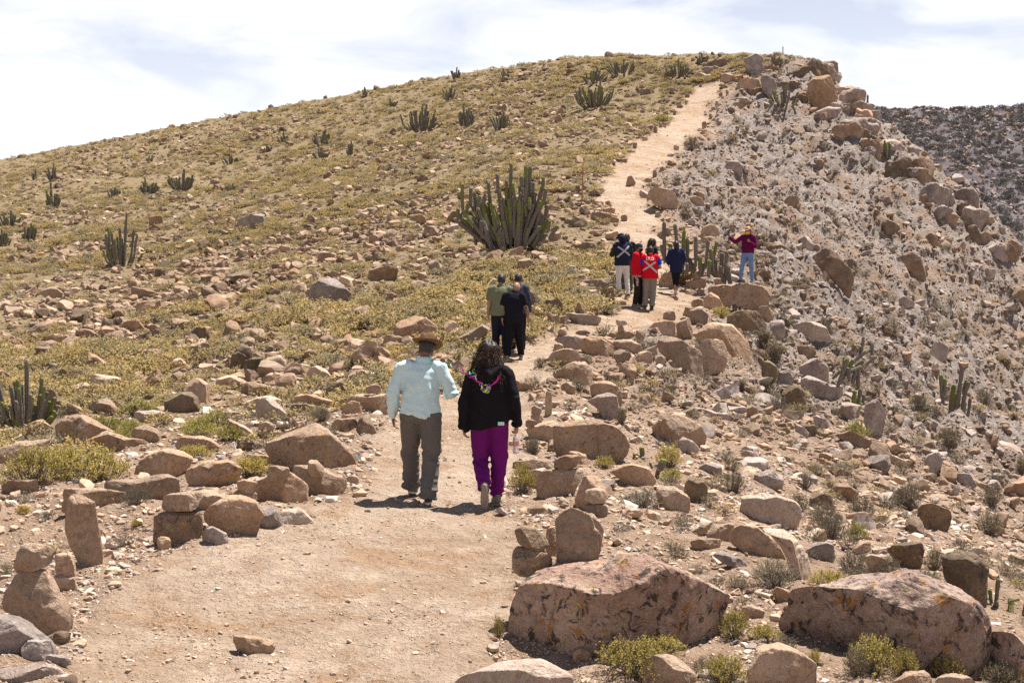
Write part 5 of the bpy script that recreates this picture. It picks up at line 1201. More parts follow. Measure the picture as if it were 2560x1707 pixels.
class Person:
    def __init__(s, label, p, H, heading, J=None, build=1.0, skin='skin', voxel=0.012, feet=None, hands=None, turn=0.0, nod=0.0):
        k = H / 1.70; s.k = k; s.b = build; s.vox = voxel; s.turn, s.nod = turn, nod
        s.J = {a: Vector(b) * k for a, b in {**DEFJ, **(J or {})}.items()}
        s.feet = {'L': (0, 8), 'R': (0, -8)}; s.feet.update(feet or {})      # (pitch heel-up deg, yaw deg)
        s.hands = {'L': ((0.05, 0.1, -1), (1, 0, 0), (0, 1, 0), .45), 'R': ((-.05, 0.1, -1), (-1, 0, 0), (0, 1, 0), .45)}; s.hands.update(hands or {})
        s.hrot = Matrix.Rotation(math.radians(turn), 3, 'Z') @ Matrix.Rotation(math.radians(-nod), 3, 'X')
        mb = MB(); s.body(mb)
        me = remesh(mb, voxel, 3, 'person'); me.materials.append(M[skin])
        s.o = link('person', me); s.o.location = tuple(p); s.o.rotation_euler.z = math.radians(heading)
        tag(s.o, label, 'person', 'walkers on the hill path')
        OCC.append((p[0], p[1], 0.5)); px, py, _ = project(p); LABELED.append((float(px), float(py), label))
        for sx in (-1, 1):
            e = MB(); e.ell(s.hp((sx * .032, .082, .012)), (.012 * k, .008 * k, .008 * k), 2)
            s.part('eye', e.mesh('eye'), M['eye'])
    def hp(s, q):                                   # a point in head space
        return s.J['head'] + s.hrot @ (Vector(q) * s.k)
    def spine(s, z):
        P = [s.J[a] for a in ('pelvis', 'waist', 'chest', 'neck')]
        zs = [q.z for q in P]
        return Vector((np.interp(z, zs, [q.x for q in P]), np.interp(z, zs, [q.y for q in P]), z))
    def torso(s, mb, rings, n=28, skew=0.0):
        pts = []; rad = []
        for z, a, b in rings:
            c = s.spine(z * s.k); pts.append(c); rad.append((a * s.k * s.b, b * s.k * s.b))
        mb.tube(pts, rad, n, ref=(1, 0, 0))
    def arm(s, mb, S, r, t1=1.0, inset=.10):
        sh, el, wr = s.J['sh' + S], s.J['el' + S], s.J['wr' + S]; sg = -1 if S == 'L' else 1
        inner = Vector((s.spine(sh.z).x + sg * inset * s.k, sh.y, sh.z + .03 * s.k))
        full = [(inner, r[0]), (sh, r[0]), (sh.lerp(el, .5), (r[0] + r[1]) / 2), (el, r[1]), (el.lerp(wr, .5), (r[1] + r[2]) / 2 * 1.02), (wr, r[2])]
        Ls = [0]
        for i in range(1, 6): Ls.append(Ls[-1] + (full[i][0] - full[i - 1][0]).length)
        end = Ls[1] + (Ls[5] - Ls[1]) * t1
        pts = []; rad = []
        for i in range(6):
            if Ls[i] <= end + 1e-6: pts.append(full[i][0]); rad.append(full[i][1] * s.k)
            else:
                f = (end - Ls[i - 1]) / (Ls[i] - Ls[i - 1])
                if f > .05: pts.append(full[i - 1][0].lerp(full[i][0], f)); rad.append((full[i - 1][1] * (1 - f) + full[i][1] * f) * s.k)
                break
        mb.tube(pts, rad, 18, ref=(0, 1, 0))
    def leg(s, mb, S, r, t1=1.0, drop=0.0):
        hp, kn, an = s.J['hip' + S], s.J['kn' + S], s.J['an' + S]
        pts = [hp + Vector((0, 0, .03 * s.k)), hp.lerp(kn, .45), kn, kn.lerp(an, .4 * t1), kn.lerp(an, .8 * t1), kn.lerp(an, t1)]
        if drop: pts[-1] = pts[-1] + Vector((0, 0, -drop))
        mb.tube(pts, [q * s.k for q in r], 20, ref=(1, 0, 0))
    def body(s, mb):
        k = s.k
        s.torso(mb, [(.82, .10, .09), (.88, .14, .10), (.95, .145, .10), (1.06, .125, .09), (1.18, .135, .095), (1.30, .145, .098), (1.385, .13, .085), (1.43, .075, .066), (1.455, .058, .058)])
        nk = s.J['neck']; hd = s.J['head']
        mb.tube([nk - Vector((0, 0, .05 * k)), nk.lerp(hd, .35), hd], [.058 * k, .053 * k, .05 * k], 16)
        mb.ell(hd, (.074 * k, .094 * k, .113 * k), 4, s.hrot)
        mb.ell(s.hp((0, .03, -.055)), (.055 * k, .062 * k, .062 * k), 3, s.hrot)
        mb.ell(s.hp((0, .098, -.018)), (.014 * k, .022 * k, .026 * k), 2, s.hrot)
        mb.ell(s.hp((0, .088, -.062)), (.024 * k, .010 * k, .010 * k), 2, s.hrot)
        for sx in (-1, 1): mb.ell(s.hp((sx * .077, -.005, -.01)), (.010 * k, .02 * k, .032 * k), 2, s.hrot)
        for S in 'LR':
            s.arm(mb, S, (.050, .042, .029))
            d, pl, th, cu = s.hands[S]
            hand(mb, s.J['wr' + S], d, pl, th, k, cu)
            s.leg(mb, S, (.075, .068, .052, .052, .042, .036))
            M4 = s.footmat(S)
            mb.tube([M4 @ Vector((0, -.045 * k, .03 * k)), M4 @ Vector((0, .05 * k, .035 * k)), M4 @ Vector((0, .14 * k, .02 * k))], [.028 * k, .032 * k, .02 * k], 10)
    def footmat(s, S):
        pt, yw = s.feet[S]; k = s.k
        return Matrix.Translation(s.J['an' + S]) @ Matrix.Rotation(math.radians(-yw), 4, 'Z') @ Matrix.Rotation(math.radians(-pt), 4, 'X') @ Matrix.Translation((0, 0, -.082 * k))
    def part(s, name, me, m, parent=None):
        o = bpy.data.objects.new(name, me); COL.objects.link(o); o.parent = parent or s.o
        if len(me.materials) == 0: me.materials.append(m)
        return o
    def folds(s, me, amp, kind, seed):
        k = s.k; kn = [s.J['knL'], s.J['knR']]; an = [s.J['anL'], s.J['anR']]; el = [s.J['elL'], s.J['elR']]
        def fn(v):
            if kind == 'legs':
                f = 0.35 * fbm(v * np.array([9, 9, 5.0]) + seed, 2, seed)
                for q in kn:
                    w = np.exp(-((v[:, 2] - q.z) / (.10 * k)) ** 2); f = f + 0.8 * w * vnoise(np.stack([v[:, 0] * 5, v[:, 1] * 5, v[:, 2] * 30 + v[:, 0] * 12], 1), seed + 3)
                for q in an:
                    w = np.exp(-(np.maximum(0, v[:, 2] - q.z - .02) / (.14 * k)) ** 2); f = f + 0.9 * w * vnoise(np.stack([v[:, 0] * 4, v[:, 1] * 4, v[:, 2] * 34 + v[:, 0] * 8], 1), seed + 5)
                f = f + 0.5 * np.exp(-((v[:, 2] - .86 * k) / (.07 * k)) ** 2) * vnoise(np.stack([v[:, 0] * 14, v[:, 1] * 6, v[:, 2] * 24 + np.abs(v[:, 0]) * 40], 1), seed + 6)
            else:
                f = 0.75 * fbm(np.stack([v[:, 0] * 15 + v[:, 2] * 3, v[:, 1] * 9, v[:, 2] * 4.0], 1) + seed, 2, seed)
                f = f + 0.45 * vnoise(np.stack([v[:, 0] * 9 + v[:, 2] * 13, v[:, 1] * 9, v[:, 2] * 13 - v[:, 0] * 9], 1), seed + 2)
                for q in el:
                    w = np.exp(-((v - np.array(q)) ** 2).sum(1) / (.11 * k) ** 2); f = f + 0.9 * w * vnoise(np.stack([v[:, 0] * 6, v[:, 1] * 10, v[:, 2] * 34], 1), seed + 4)
                f = f + 0.5 * np.exp(-((v[:, 2] - .95 * k) / (.08 * k)) ** 2) * vnoise(np.stack([v[:, 0] * 8, v[:, 1] * 8, v[:, 2] * 28 + v[:, 0] * 14], 1), seed + 8)
            return amp * f
        displace(me, fn)
    def top(s, m, rings, sleeve=1.0, r=(.075, .066, .05), amp=.010, name='shirt', seed=1, tilt=0.0, collar=True):
        mb = MB(); s.torso(mb, rings)
        for S in 'LR':
            if sleeve > 0: s.arm(mb, S, r, sleeve)
        me = remesh(mb, s.vox * (1.15 if s.vox < .011 else 1.45), 4)
        if tilt:
            v, n = verts_of(me); z0 = rings[0][0] * s.k; w = np.clip(1 - (v[:, 2] - z0) / (.35 * s.k), 0, 1) * (np.abs(v[:, 0]) < .27 * s.k)
            v[:, 2] += w * tilt * v[:, 0]
            me.vertices.foreach_set('co', v.ravel()); me.update()
        s.folds(me, amp, 'top', seed)
        o = s.part(name, me, m)
        if collar:
            c = s.spine(1.445 * s.k); cb = MB()
            cb.lathe([(.095, -.025), (.084, .015), (.077, .046), (.069, .049), (.072, .015), (.08, -.025)], 20)
            cb.v = [(c.x + x * s.k, c.y + y * 1.05 * s.k - .002, c.z + (z + y * -.12) * s.k) for x, y, z in cb.v]
            s.part('collar', cb.mesh('collar'), m, o)
        return o
    def trousers(s, m, r=(.105, .098, .082, .08, .075, .072), amp=.008, seed=3, t1=1.0, w=1.0, name='trousers', drop=0.0):
        mb = MB(); s.torso(mb, [(.80, .10, .09), (.84, .155 * w, .125 * w), (.90, .172 * w, .132 * w), (.96, .160, .122), (1.0, .150, .115)])
        for S in 'LR': s.leg(mb, S, r, t1, drop)
        me = remesh(mb, s.vox * (1.15 if s.vox < .011 else 1.45), 3); s.folds(me, amp, 'legs', seed)
        return s.part(name, me, m)
    def shoes(s, m, sole):
        k = s.k
        for S in 'LR':
            M4 = s.footmat(S); mb = MB()
            mb.tube([M4 @ Vector(q) * 1.0 for q in ((0, -.085 * k, .045 * k), (0, -.07 * k, .05 * k), (0, 0, .052 * k), (0, .06 * k, .046 * k), (0, .13 * k, .034 * k), (0, .18 * k, .028 * k), (0, .195 * k, .025 * k))],
                    [(.012 * k, .02 * k), (.034 * k, .04 * k), (.038 * k, .045 * k), (.042 * k, .038 * k), (.046 * k, .026 * k), (.034 * k, .018 * k), (.012 * k, .008 * k)], 14, ref=(1, 0, 0))
            mb.tube([M4 @ Vector((0, -.02 * k, .05 * k)), M4 @ Vector((0, -.028 * k, .115 * k))], [(.042 * k, .048 * k), (.043 * k, .047 * k)], 14, ref=(1, 0, 0))
            o = s.part('shoe', remesh(mb, .008 if s.vox < .011 else .013, 2), m)
            so = MB(); n = 18; vs = []
            for zz_ in (-.004, .018):
                for i in range(n):
                    a = 2 * math.pi * i / n; y = .055 + .145 * math.sin(a); x = (.043 if math.sin(a) > -.2 else .036) * math.cos(a)
                    vs.append(M4 @ Vector((x * k, y * k, zz_ * k)))
            so.add(vs, [tuple(range(n - 1, -1, -1)), tuple(range(n, 2 * n))] + [(i, (i + 1) % n, n + (i + 1) % n, n + i) for i in range(n)])
            s.part('sole', so.mesh('sole', False), sole, o)
    def short_hair(s, m, seed=1, low=-.5, fr=.3, thick=1.0, name='hair'):
        D, T = ICO(5); k = s.k
        P = D * np.array([.083, .103, .121]) * thick
        P = P * (1 + .06 * fbm(D * 7 + seed, 3, seed) + .025 * vnoise(D * 24 + seed, seed + 1))[:, None] + np.array([0, -.006, .006])
        keep = (D[:, 2] > .5) | ((D[:, 1] < fr) & (D[:, 2] > low)) | ((D[:, 1] < -.3) & (D[:, 2] > low - .15))
        T2 = [t for t in T if keep[list(t)].all()]
        used = sorted({i for t in T2 for i in t}); rem = {a: b for b, a in enumerate(used)}
        V = [s.hp(P[i]) for i in used]
        me = mesh_np(name, V, [tuple(rem[i] for i in t) for t in T2])
        return s.part(name, me, m)
    def long_hair(s, m, ells, curls=0, seed=1, clen=(.1, .2), rad=.006, curl=.014):
        mb = MB(); k = s.k
        for c, r in ells: mb.ell(s.hp(c), tuple(q * k for q in r), 4, s.hrot)
        me = remesh(mb, .012, 2)
        displace(me, lambda v: .012 * fbm(v * 22 + seed, 3, seed) + .008 * vnoise(np.stack([v[:, 0] * 60, v[:, 1] * 60, v[:, 2] * 16], 1), seed + 2))
        o = s.part('hair', me, m)
        if curls:
            rng = random.Random(seed); v, n = verts_of(me); cb = MB()
            for _ in range(curls):
                i = rng.randrange(len(v)); p = Vector(v[i]); nn = Vector(n[i]); L = rng.uniform(*clen) * k; turns = rng.uniform(1.5, 3.5); ph = rng.uniform(0, 6.28); cr_ = curl * rng.uniform(.5, 1.2)
                dr = (nn * .35 + Vector((rng.gauss(0, .25), rng.gauss(0, .25), -1))).normalized(); u = dr.orthogonal().normalized(); w = dr.cross(u); pts = []
                for j in range(12):
                    t = j / 11; a = ph + turns * 6.28 * t
                    pts.append(p + dr * (L * t) + u * (cr_ * math.cos(a)) + w * (cr_ * math.sin(a)) - nn * .008)
                cb.tube(pts, [rad * (1 - .6 * j / 11) for j in range(12)], 4, False)
            s.part('curls', cb.mesh('curls'), M['curl'], o)
        return o
    def hat(s, prof, m, n=32, tilt=(0, 0), at_=(0, -.005, .05), fn=None, name='hat'):
        mb = MB(); mb.lathe(prof, n); R3 = s.hrot @ Matrix.Rotation(math.radians(tilt[0]), 3, 'X') @ Matrix.Rotation(math.radians(tilt[1]), 3, 'Y')
        V = []
        for q in mb.v:
            q = fn(q) if fn else q
            V.append(s.hp(at_) + R3 @ (Vector(q) * s.k))
        mb.v = [tuple(q) for q in V]
        return s.part(name, mb.mesh(name), m), R3
    def bvh(s, o):
        me = o.data; return BVHTree.FromPolygons([v.co[:] for v in me.vertices], [p.vertices[:] for p in me.polygons])
    def strip(s, o, a, b, w, m, name, bv, n=16, off=.006):
        a, b = Vector((a[0], 0, a[1])) * s.k, Vector((b[0], 0, b[1])) * s.k; d = (b - a).normalized(); q = Vector((-d.z, 0, d.x)) * w / 2 * s.k
        V = []; Fc = []
        for i in range(n + 1):
            p = a.lerp(b, i / n)
            for sg in (-1, 0, 1):
                r = p + q * sg; h = bv.ray_cast(Vector((r.x, -1.2, r.z)), Vector((0, 1, 0)))
                y = h[0].y if h[0] is not None else (V[-1][1] if V else 0)
                V.append((r.x, y - off, r.z))
        for i in range(n):
            for j in range(2): Fc.append((i * 3 + j, i * 3 + j + 1, i * 3 + j + 4, i * 3 + j + 3))
        s.part(name, mesh_np(name, V, Fc), m, o)
TEE = [(.85, .195, .145), (.95, .185, .14), (1.06, .178, .136), (1.2, .184, .138), (1.32, .186, .13), (1.395, .165, .108), (1.44, .088, .08)]
JACKET = [(.84, .205, .155), (.9, .21, .158), (1.0, .20, .152), (1.15, .20, .152), (1.30, .20, .145), (1.395, .172, .115), (1.45, .092, .086)]
M['curl'] = plain('hair_curl', (0.058, 0.037, 0.025), 0.65, 0.5, 14, 0.0, 0.12)
SHOE_D = plain('shoe_dark', (0.045, 0.04, 0.04), 0.7, .3); SHOE_G = plain('shoe_grey', (0.19, 0.165, 0.14), 0.8, .2); SOLE_W = plain('sole_pale', (0.5, 0.45, 0.4), 0.8, .2)
SOLE_T = plain('sole_tan', (0.38, 0.30, 0.24), .8, .2); SHOE_W = plain('shoe_white', (0.65, 0.62, 0.6), .7, .1); SOLE_B = plain('sole_rubber', (0.26, 0.21, 0.18), .85, .3, 60, .5)
def feet_at(px, py, Y):
    return G(px, py)

# --- older man in the brown hat -------------------------------------
p1 = feet_at(1052, 1250, 14.15)
a = Person('man in a brown felt hat, pale blue shirt and grey trousers seen from behind', p1, 1.69, -4,
    {'pelvis': (0, 0, .92), 'waist': (0, .01, 1.06), 'chest': (.005, .02, 1.28), 'neck': (.03, .05, 1.455), 'head': (.055, .105, 1.575),
     'shL': (-.19, .02, 1.39), 'elL': (-.285, -.03, 1.12), 'wrL': (-.30, .07, .86), 'shR': (.205, .03, 1.38), 'elR': (.335, .0, 1.11), 'wrR': (.24, .26, 1.10),
     'hipL': (-.095, .01, .89), 'knL': (-.125, .15, .50), 'anL': (-.125, .2, .12), 'hipR': (.10, -.01, .89), 'knR': (.115, -.01, .48), 'anR': (.10, -.18, .085)},
    1.06, 'skin_dark', .010, {'L': (12, 4), 'R': (0, -6)}, {'L': ((.1, .15, -1), (1, .1, 0), (0, 1, 0), .45), 'R': ((-.5, .8, .1), (-.2, 0, -1), (0, .3, 1), 1.0)}, turn=-14, nod=22)
M['shirt_blue'] = cloth('shirt_pale_blue', (0.55, 0.71, 0.73), .04, 260, .25)
a.top(M['shirt_blue'], [(.865, .182, .14), (.90, .205, .162), (.98, .196, .155), (1.08, .182, .145), (1.22, .178, .14), (1.33, .178, .128), (1.40, .150, .105), (1.45, .088, .082), (1.48, .07, .07)], 1.0, (.072, .068, .050), .016, 'shirt', 11, -.09)
pleat = MB()
a.trousers(cloth('trousers_grey', (0.13, 0.115, 0.105), .12, 200), (.122, .112, .094, .090, .088, .090), .014, 5, 1.02, 1.18, drop=.03)
a.shoes(SHOE_D, SOLE_W)
a.short_hair(M['hair_grey'], 3, -.45, .1, .97)
def fed(q):
    x, y, z = q; r = math.hypot(x, y)
    if r > .10: z += .022 * (x / .16) ** 2 - .012 * (y / .16) ** 2 * (1 if y > 0 else .3)
    if z > .075: z -= .026 * math.exp(-(x / .028) ** 2) * (1 if abs(y) < .08 else .5)
    if z > .05 and y > 0.02: x *= 1 - .35 * (y / .1)
    return (x * .98, y * 1.16, z)
HATM = plain('hat_felt', (0.15, 0.082, 0.038), .9, .15, 80, .3)
ho, R3 = a.hat([(.0, .118), (.045, .118), (.066, .112), (.074, .095), (.079, .06), (.084, .02), (.088, .0), (.110, -.004), (.140, -.004), (.160, .0), (.163, .004), (.160, .007), (.140, .004), (.110, .006), (.092, .008)], HATM, 40, (0, 0), (0, -.008, .055), fed)
bnd = MB(); bnd.lathe([(.0865, .008), (.084, .03), (.0825, .036), (.088, .036), (.0885, .008)], 32)
bnd.v = [tuple(a.hp((0, -.008, .055)) + a.hrot @ (Vector((x, y * 1.16, z)) * a.k)) for x, y, z in bnd.v]
a.part('hat_band', bnd.mesh('hat_band'), plain('band_brown', (0.055, 0.022, 0.015), .7), ho)
man = a
# --- woman in black hoodie and purple trousers ----------------------
p2 = feet_at(1224, 1262, 13.9)
w = Person('curly-haired woman in a black hoodie and purple trousers carrying a bottle', p2, 1.69, 2,
    {'head': (-.005, .03, 1.575), 'neck': (0, .0, 1.43), 'chest': (0, .01, 1.26),
     'shL': (-.185, 0, 1.35), 'elL': (-.255, -.03, 1.06), 'wrL': (-.27, .02, .81), 'shR': (.185, 0, 1.36), 'elR': (.25, -.04, 1.08), 'wrR': (.285, .02, .835),
     'hipL': (-.09, 0, .88), 'knL': (-.095, .06, .47), 'anL': (-.055, -.27, .215), 'hipR': (.09, 0, .88), 'knR': (.10, .05, .48), 'anR': (.075, .03, .085)},
    1.06, 'skin', .010, {'L': (72, 2), 'R': (0, -6)}, {'L': ((.15, .2, -1), (1, 0, 0), (0, 1, 0), .5), 'R': ((.0, .15, -1), (-1, .1, 0), (0, 1, 0), 1.05)}, turn=-8, nod=6)
w.top(cloth('hoodie_black', (0.0125, 0.011, 0.014), .15, 160, .5), [(.815, .176, .148), (.86, .200, .162), (.95, .20, .162), (1.08, .19, .155), (1.22, .182, .148), (1.33, .178, .134), (1.395, .155, .112), (1.45, .10, .092)], 1.0, (.078, .072, .058), .016, 'hoodie', 21, .18)
hd_ = MB(); c = w.spine(1.40 * w.k)
hd_.tube([(c.x - .12, c.y + .02, c.z + .06), (c.x - .105, c.y - .09, c.z + .035), (c.x, c.y - .16, c.z - .05), (c.x + .105, c.y - .09, c.z + .035), (c.x + .12, c.y + .02, c.z + .06)], [.035, .048, .062, .048, .035], 14, ref=(0, 0, 1))
hd_.tube([(c.x - .09, c.y - .10, c.z - .0), (c.x, c.y - .145, c.z - .10), (c.x + .09, c.y - .10, c.z)], [.03, .04, .03], 12, ref=(0, 0, 1))
hm = remesh(hd_, .012, 4); displace(hm, lambda v: .008 * fbm(v * 14, 2, 5)); w.part('hood', hm, M.setdefault('hood', bpy.data.materials['hoodie_black']))
for S, wx in (('L', w.J['wrL']), ('R', w.J['wrR'])):
    cf = MB(); d = (w.J['wr' + S] - w.J['el' + S]).normalized(); cf.tube([wx - d * .035, wx - d * .01, wx + d * .018], [.056, .064, .05], 16); w.part('cuff', remesh(cf, .01, 2), bpy.data.materials['hoodie_black'])
w.trousers(cloth('trousers_purple', (0.135, 0.010, 0.125), .10, 120, .4), (.112, .104, .086, .080, .070, .062), .010, 9, 1.0, 1.12)
w.shoes(SHOE_G, SOLE_B)
for S in 'LR':
    sk = MB(); M4 = w.footmat(S); sk.tube([w.J['kn' + S].lerp(w.J['an' + S], .78), w.J['an' + S], M4 @ Vector((0, -.02, .07))], [.05, .048, .046], 14); w.part('sock', remesh(sk, .01, 2), bpy.data.materials['hoodie_black'])
w.long_hair(M['hair_brown'], [((0, -.01, .03), (.105, .118, .115)), ((-.015, -.04, -.08), (.130, .10, .125)), ((.0, -.06, -.18), (.112, .076, .09))], 1000, 4, (.08, .20), .0042, .012)
lab = MB(); lab.box((.115 * w.k, -.172, .868 * w.k), (.032, .004, .017)); w.part('label_tag', lab.mesh('label_tag', False), plain('label_mint', (0.5, 0.75, 0.6), .7))
# water bottle hanging from her right hand
def bottle(p, rz, label, k=1.0, parent_tilt=0.0):
    root = bpy.data.objects.new('water_bottle', None); COL.objects.link(root); root.location = tuple(p); root.rotation_euler = (parent_tilt, 0, rz); root.scale = (k, k, k); root.empty_display_size = .05
    tag(root, label, 'bottle', 'plastic water bottles')
    t = NT('bottle_plastic'); t.b.inputs['Base Color'].default_value = (.86, .84, .9, 1); t.b.inputs['Roughness'].default_value = .12
    t.b.inputs['Transmission Weight'].default_value = .72; t.b.inputs['IOR'].default_value = 1.2; t.b.inputs['Specular IOR Level'].default_value = .6
    mb = MB(); mb.lathe([(.0, -.235), (.026, -.235), (.032, -.228), (.033, -.20), (.030, -.192), (.033, -.184), (.033, -.16), (.031, -.15), (.032, -.145), (.032, -.10), (.033, -.09), (.033, -.075), (.026, -.045), (.014, -.022), (.0125, -.005), (.0, -.005)], 24)
    o = link('bottle', mb.mesh('bottle'), t.m, root)
    mb = MB(); mb.lathe([(.0, .012), (.0145, .012), (.0155, .008), (.0155, -.006), (.0, -.006)], 20); link('cap', mb.mesh('cap'), plain('cap_red', (.55, .02, .03), .4), root)
    mb = MB(); mb.lathe([(.0338, -.148), (.0338, -.105)], 24); link('paper_label', mb.mesh('paper_label'), plain('label_red', (.75, .30, .30), .6, .5, 25), root)
    return root
q = w.o.matrix_basis @ (w.J['wrR'] + Vector((-.01, .045, -.075)))
bottle(q, .4, 'clear bottle with a red cap held by the woman in purple trousers')
# curled paper streamers blowing between their shoulders
def streamers():
    root = bpy.data.objects.new('paper_streamer', None); COL.objects.link(root); root.location = tuple(p2); root.empty_display_size = .1
    tag(root, 'curled bright paper streamers strung between the hat man and the hoodie woman', 'streamer')
    cols = {'green': (.15, .62, .30), 'pink': (.75, .02, .33), 'yellow': (.62, .68, .03), 'violet': (.28, .08, .62), 'mint': (.45, .8, .62), 'blue': (.08, .15, .6)}
    mats = {k: plain('streamer_' + k, v, .5, .1) for k, v in cols.items()}
    def rib(pts, col, wid=.008, amp=.012, turns=3, seed=0):
        P = [Vector(q) for q in pts]; V = []; Fc = []; N = 60; rng = random.Random(seed)
        for i in range(N + 1):
            t = i / N * (len(P) - 1); j = min(int(t), len(P) - 2); f = t - j
            c = P[j].lerp(P[j + 1], f); a_ = 6.28 * turns * i / N + seed
            c = c + Vector((amp * math.cos(a_), amp * .6 * math.sin(a_ * .7), amp * math.sin(a_)))
            d = Vector((math.sin(a_ * .5) * .5, .3, math.cos(a_ * .5))).normalized() * wid / 2
            V += [c - d, c + d]
            if i: Fc.append((2 * i - 2, 2 * i - 1, 2 * i + 1, 2 * i))
        link('strand', mesh_np('strand', V, Fc), mats[col], root)
    sx = lambda x, z, y: ((x - 840) * .0013, y, (1470 - z) * .0013)
    rib([sx(715, 400, -.12), sx(760, 480, -.19), sx(810, 545, -.215), sx(850, 515, -.215), sx(925, 430, -.15)], 'pink', .012, .012, 3, 1)
    rib([sx(690, 410, -.10), sx(740, 440, -.17), sx(790, 510, -.215), sx(820, 550, -.22)], 'mint', .012, .018, 3, 2)
    rib([sx(790, 530, -.22), sx(820, 555, -.225), sx(840, 520, -.22), sx(800, 515, -.22), sx(830, 550, -.225)], 'yellow', .014, .02, 4, 3)
    rib([sx(800, 545, -.22), sx(840, 525, -.22), sx(830, 505, -.22)], 'blue', .012, .02, 3, 4)
    rib([sx(700, 400, -.10), sx(720, 395, -.12), sx(735, 410, -.13), sx(700, 430, -.13), sx(690, 405, -.12)], 'green', .010, .02, 2, 5)
    rib([sx(590, 370, -.02), sx(625, 395, -.05), sx(680, 430, -.10), sx(750, 470, -.19)], 'pink', .011, .016, 4, 6)
    rib([sx(540, 355, .0), sx(600, 385, -.02), sx(660, 410, -.08), sx(740, 460, -.18)], 'violet', .009, .012, 4, 7)
    rib([sx(490, 340, .1), sx(550, 360, .02), sx(600, 380, -.02), sx(670, 415, -.09)], 'green', .009, .014, 4, 8)
    rib([sx(380, 290, .06), sx(410, 325, .02), sx(470, 330, .05), sx(500, 360, .05)], 'mint', .011, .012, 2, 9)
    rib([sx(365, 320, .0), sx(370, 345, -.01), sx(378, 325, .0)], 'green', .008, .010, 2, 10)
    rib([sx(760, 470, -.19), sx(790, 520, -.22), sx(805, 545, -.225)], 'violet', .010, .014, 3, 11)
    rib([sx(925, 420, -.12), sx(915, 440, -.15), sx(870, 495, -.2), sx(845, 530, -.22)], 'pink', .010, .006, 2, 12)
streamers()
# --- the three men further on ----------------------------------------
NAVYJ = cloth('jeans_navy', (0.016, 0.016, 0.028), .2, 120)
p = feet_at(1251, 893, 30.6)
c = Person('man in an olive green T-shirt and navy trousers walking on the path', p, 1.76, 6, {'head': (.03, .06, 1.575), 'neck': (.02, .03, 1.44), 'knL': (-.09, .06, .49), 'anL': (-.08, .12, .085), 'knR': (.10, .03, .49), 'anR': (.10, -.12, .1)}, 1.15, 'skin', .013, {'R': (20, -4)}, turn=-10, nod=15)
c.top(cloth('tee_olive', (0.155, 0.165, 0.105), .06, 120), TEE, .42, (.085, .08, .06), .008, 't_shirt', 31); c.trousers(NAVYJ, amp=.006, seed=33, w=1.05); c.shoes(SHOE_D, SOLE_T); c.short_hair(M['hair_black'], 5)
p = feet_at(1284, 900, 29.7)
c = Person('bald man with tattooed arm in a black T-shirt walking on the path', p, 1.66, -4, {'head': (.06, .08, 1.565), 'neck': (.04, .04, 1.44), 'elL': (-.255, -.02, 1.12), 'wrL': (-.245, .03, .86), 'elR': (.27, -.02, 1.12), 'wrR': (.33, .06, .87), 'knL': (-.10, .0, .48), 'anL': (-.13, -.13, .085), 'knR': (.11, .12, .5), 'anR': (.15, .2, .1)}, 1.12, 'skin', .013, turn=-20, nod=22)
c.top(cloth('tee_black', (0.013, 0.012, 0.019), .15, 120), TEE, .40, (.082, .078, .06), .008, 't_shirt', 41); c.trousers(cloth('trousers_black', (0.012, 0.011, 0.014), .2, 120), amp=.006, seed=43); c.shoes(SHOE_G, SOLE_W)
ta = MB(); Jt = c.J; ta.tube([Jt['elR'].lerp(Jt['shR'], .12), Jt['elR'], Jt['elR'].lerp(Jt['wrR'], .3), Jt['elR'].lerp(Jt['wrR'], .62)], [.046 * c.k, .0445 * c.k, .044 * c.k, .038 * c.k], 16, False)
tm = NT('tattoo_ink'); tcn = tm.n('ShaderNodeTexCoord'); tm.l(tm.mixc(tm.ramp(tm.noise(tcn.outputs['Object'], 38, 3, .6), [(.45, 0.0), (.52, 1.0)]), (.05, .045, .05), (.33, .175, .115)), tm.b.inputs['Base Color']); tm.b.inputs['Roughness'].default_value = .6
c.part('tattoo', ta.mesh('tattoo'), tm.m)
p = feet_at(1293, 884, 32.0)
c = Person('dark-haired man in a navy jacket half hidden behind two men', p, 1.74, 0, {'head': (.03, .07, 1.575)}, 1.0, 'skin', .014, turn=-25, nod=18)
c.top(cloth('jacket_bluegrey', (0.045, 0.05, 0.075), .15, 120), JACKET, 1.0, (.08, .072, .055), .008, 'jacket', 51); c.trousers(NAVYJ, amp=.006, seed=53); c.shoes(SHOE_G, SOLE_T); c.short_hair(M['hair_black'], 7)
# --- the group at the bend --------------------------------------------
SILV = plain('reflective_tape', (0.42, 0.41, 0.44), .35, .1, 60, 0, .5)
NAVY = cloth('vest_navy', (0.020, 0.024, 0.050), .12, 140)
p = feet_at(1556, 745, 38.4)
c = Person('man in a navy vest with a silver cross, white trousers and sun hat', p, 1.76, 12,
    {'head': (-.02, .07, 1.575), 'elL': (-.30, .02, 1.14), 'wrL': (-.18, .27, 1.16), 'elR': (.28, .02, 1.12), 'wrR': (.16, .27, 1.12), 'anL': (-.09, -.02, .085), 'anR': (.14, -.06, .085), 'knR': (.125, .02, .49)}, 1.06, 'skin_dark', .013,
    hands={'L': ((.5, .8, .2), (1, -.4, 0), (0, 0, 1), .9), 'R': ((-.5, .8, .2), (-1, -.4, 0), (0, 0, 1), .9)}, turn=30, nod=14)
c.top(cloth('shirt_darkolive', (0.035, 0.036, 0.022), .15, 120), TEE[1:], 1.0, (.076, .068, .05), .006, 'shirt', 61)
vest = c.top(NAVY, [(.86, .215, .165), (.95, .21, .162), (1.06, .205, .158), (1.2, .206, .158), (1.32, .205, .148), (1.40, .17, .118), (1.45, .092, .09)], .10, (.092, .09, .08), .006, 'vest', 62)
